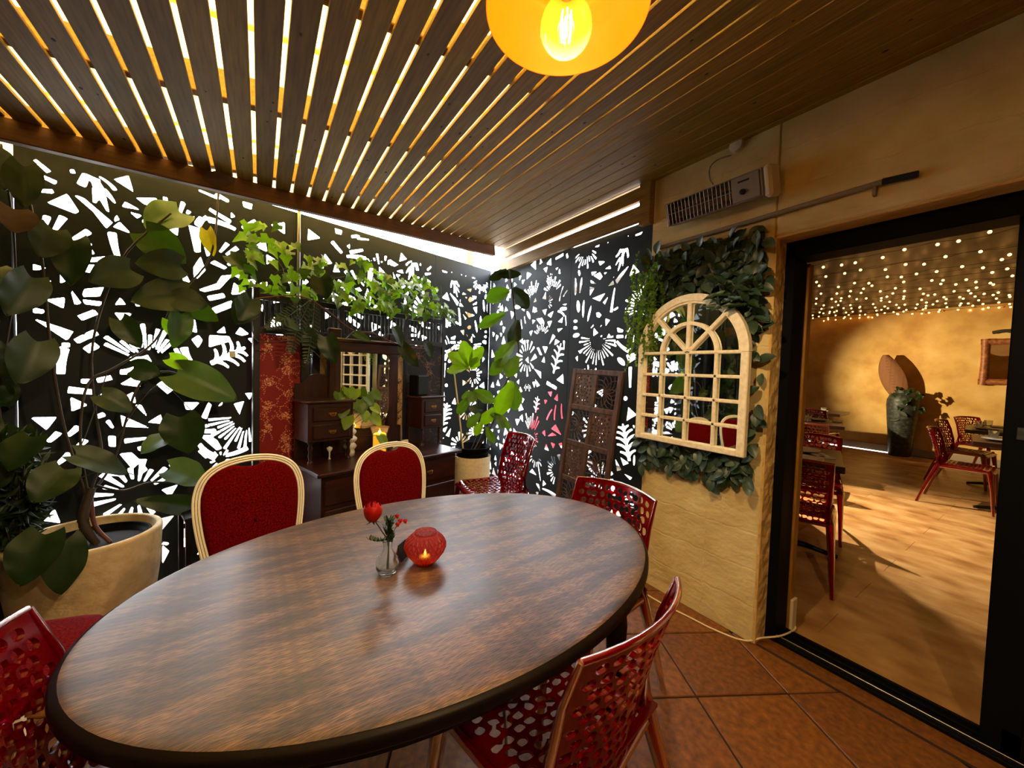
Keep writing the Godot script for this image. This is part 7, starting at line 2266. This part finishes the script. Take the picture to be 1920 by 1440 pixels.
func fairy_lights():
	# strings run along z under the timber ceiling
	var bm := SphereMesh.new()
	bm.radius = 0.013; bm.height = 0.026; bm.radial_segments = 8; bm.rings = 4
	var r := RandomNumberGenerator.new(); r.seed = 77
	var n := 0
	var names := ["nearest the door", "second from the door", "third from the door", "fourth from the door", "fifth from the door", "sixth from the door", "seventh from the door", "eighth from the door", "ninth from the door", "tenth from the door", "last but one before the ochre wall", "nearest the ochre wall"]
	for x in [4.35, 5.0, 5.6, 6.15, 6.65, 7.1, 7.55, 8.0, 8.4, 8.8, 9.25, 9.7]:
		var s := thing("fairy_light_string", "warm white fairy lights under the dining ceiling, string " + names[n], "string lights", Vector3(x, DINING_H - 0.02, 0), 0.0, "fairy light strings under the dining room ceiling")
		n += 1
		var z0: float = -0.36 * x - 0.10; var z1: float = -0.045 * x + 0.05
		var count := int((z1 - z0) / lerpf(0.17, 0.105, (x - 4.35) / 5.35))
		var wire := []
		for k in count * 2 + 1:
			var t := k / (count * 2.0)
			wire.append(Vector3(0.04 * sin(k * 0.9), -0.018 - 0.014 * absf(sin(k * 0.7)), lerpf(z0, z1, t)))
		part(s, "wire", tube_mesh(wire, 0.002, 4), M.stem)
		for k in count:
			var p: Vector3 = wire[k * 2 + 1] + Vector3(r.randf_range(-0.16, 0.16), -0.018 - r.randf() * 0.02, r.randf_range(-0.04, 0.04))
			part(s, "bulb", bm, M.fairy, Transform3D(Basis(), p))
		if n % 3 == 2:
			var l := OmniLight3D.new()
			l.name = "fairy_light"
			l.light_color = Color(1.0, 0.66, 0.32)
			l.light_energy = FAIRY_E
			l.light_size = 0.3
			l.omni_range = 12.0
			l.omni_attenuation = 2.0
			l.shadow_enabled = true
			s.add_child(l)
			l.position = Vector3(0, -0.30, (z0 + z1) / 2)

const FAIRY_E := 0.02

func spot(o: Node3D, at: Vector3, to: Vector3, c: Color, e: float, angle: float, soft: float, size := 0.03):
	var l := SpotLight3D.new()
	l.name = "spot_light"
	l.light_color = c
	l.light_energy = e
	l.spot_angle = angle
	l.spot_angle_attenuation = soft
	l.light_size = size
	l.spot_range = 20.0
	l.spot_attenuation = 2.0
	l.shadow_enabled = true
	o.add_child(l)
	l.look_at_from_position(at, to, Vector3.UP if absf((to - at).normalized().y) < 0.98 else Vector3.RIGHT)

func dining_lamps():
	# two recessed downlights in view
	var k := 0
	for p in [Vector3(4.08, DINING_H, -0.77), Vector3(4.85, DINING_H, -0.93)]:
		var d := thing("downlight", "round recessed downlight in the dining room ceiling, " + ["the larger one nearer the door, unlit rim", "the smaller glowing one farther in"][k], "light", Vector3.ZERO, 0.0)
		part(d, "ring", lathe_mesh([Vector2(0.085, 0.004), Vector2(0.098, -0.006), Vector2(0.11, 0.0)], 32), M.steel, Transform3D(Basis(), p))
		part(d, "lamp_lens", lathe_mesh([Vector2(0.0001, -0.003), Vector2(0.085, -0.003), Vector2(0.085, 0.004)], 32), M.down if k else M.dark_board, Transform3D(Basis(), p))
		k += 1
	var s := thing("spot_lamp", "black spot lamp on the dining room ceiling lighting the floor", "light", Vector3(5.3, DINING_H - 0.02, -2.35))
	part(s, "lamp_head", lathe_mesh([Vector2(0.05, -0.12), Vector2(0.05, 0.0), Vector2(0.0001, 0.0)], 20), M.frame_black)
	spot(s, Vector3(5.3, DINING_H - 0.16, -2.35), Vector3(5.0, 0.0, -0.75), Color(1.0, 0.92, 0.78), SPOT_FLOOR, 40.0, 1.0)
	var w := thing("floor_lamp", "black standing spot lamp in the side bay lighting the tall jar", "lamp", Vector3(6.3, 0, -3.7))
	part(w, "pole", lathe_mesh([Vector2(0.15, 0), Vector2(0.15, 0.02), Vector2(0.015, 0.03), Vector2(0.015, 1.62), Vector2(0.0001, 1.63)], 16), M.frame_black)
	part(w, "lamp_head", lathe_mesh([Vector2(0.0001, -0.06), Vector2(0.05, -0.06), Vector2(0.05, 0.05)], 20), M.frame_black, Transform3D(Basis(Vector3.RIGHT, PI / 2), Vector3(0, 1.70, 0)))
	spot(w, Vector3(6.36, 1.72, -3.6), Vector3(9.8, 1.25, -1.25), Color(1.0, 0.90, 0.70), SPOT_WALL, 25.0, 0.95)

const SPOT_FLOOR := 21.0
const SPOT_WALL := 24.0
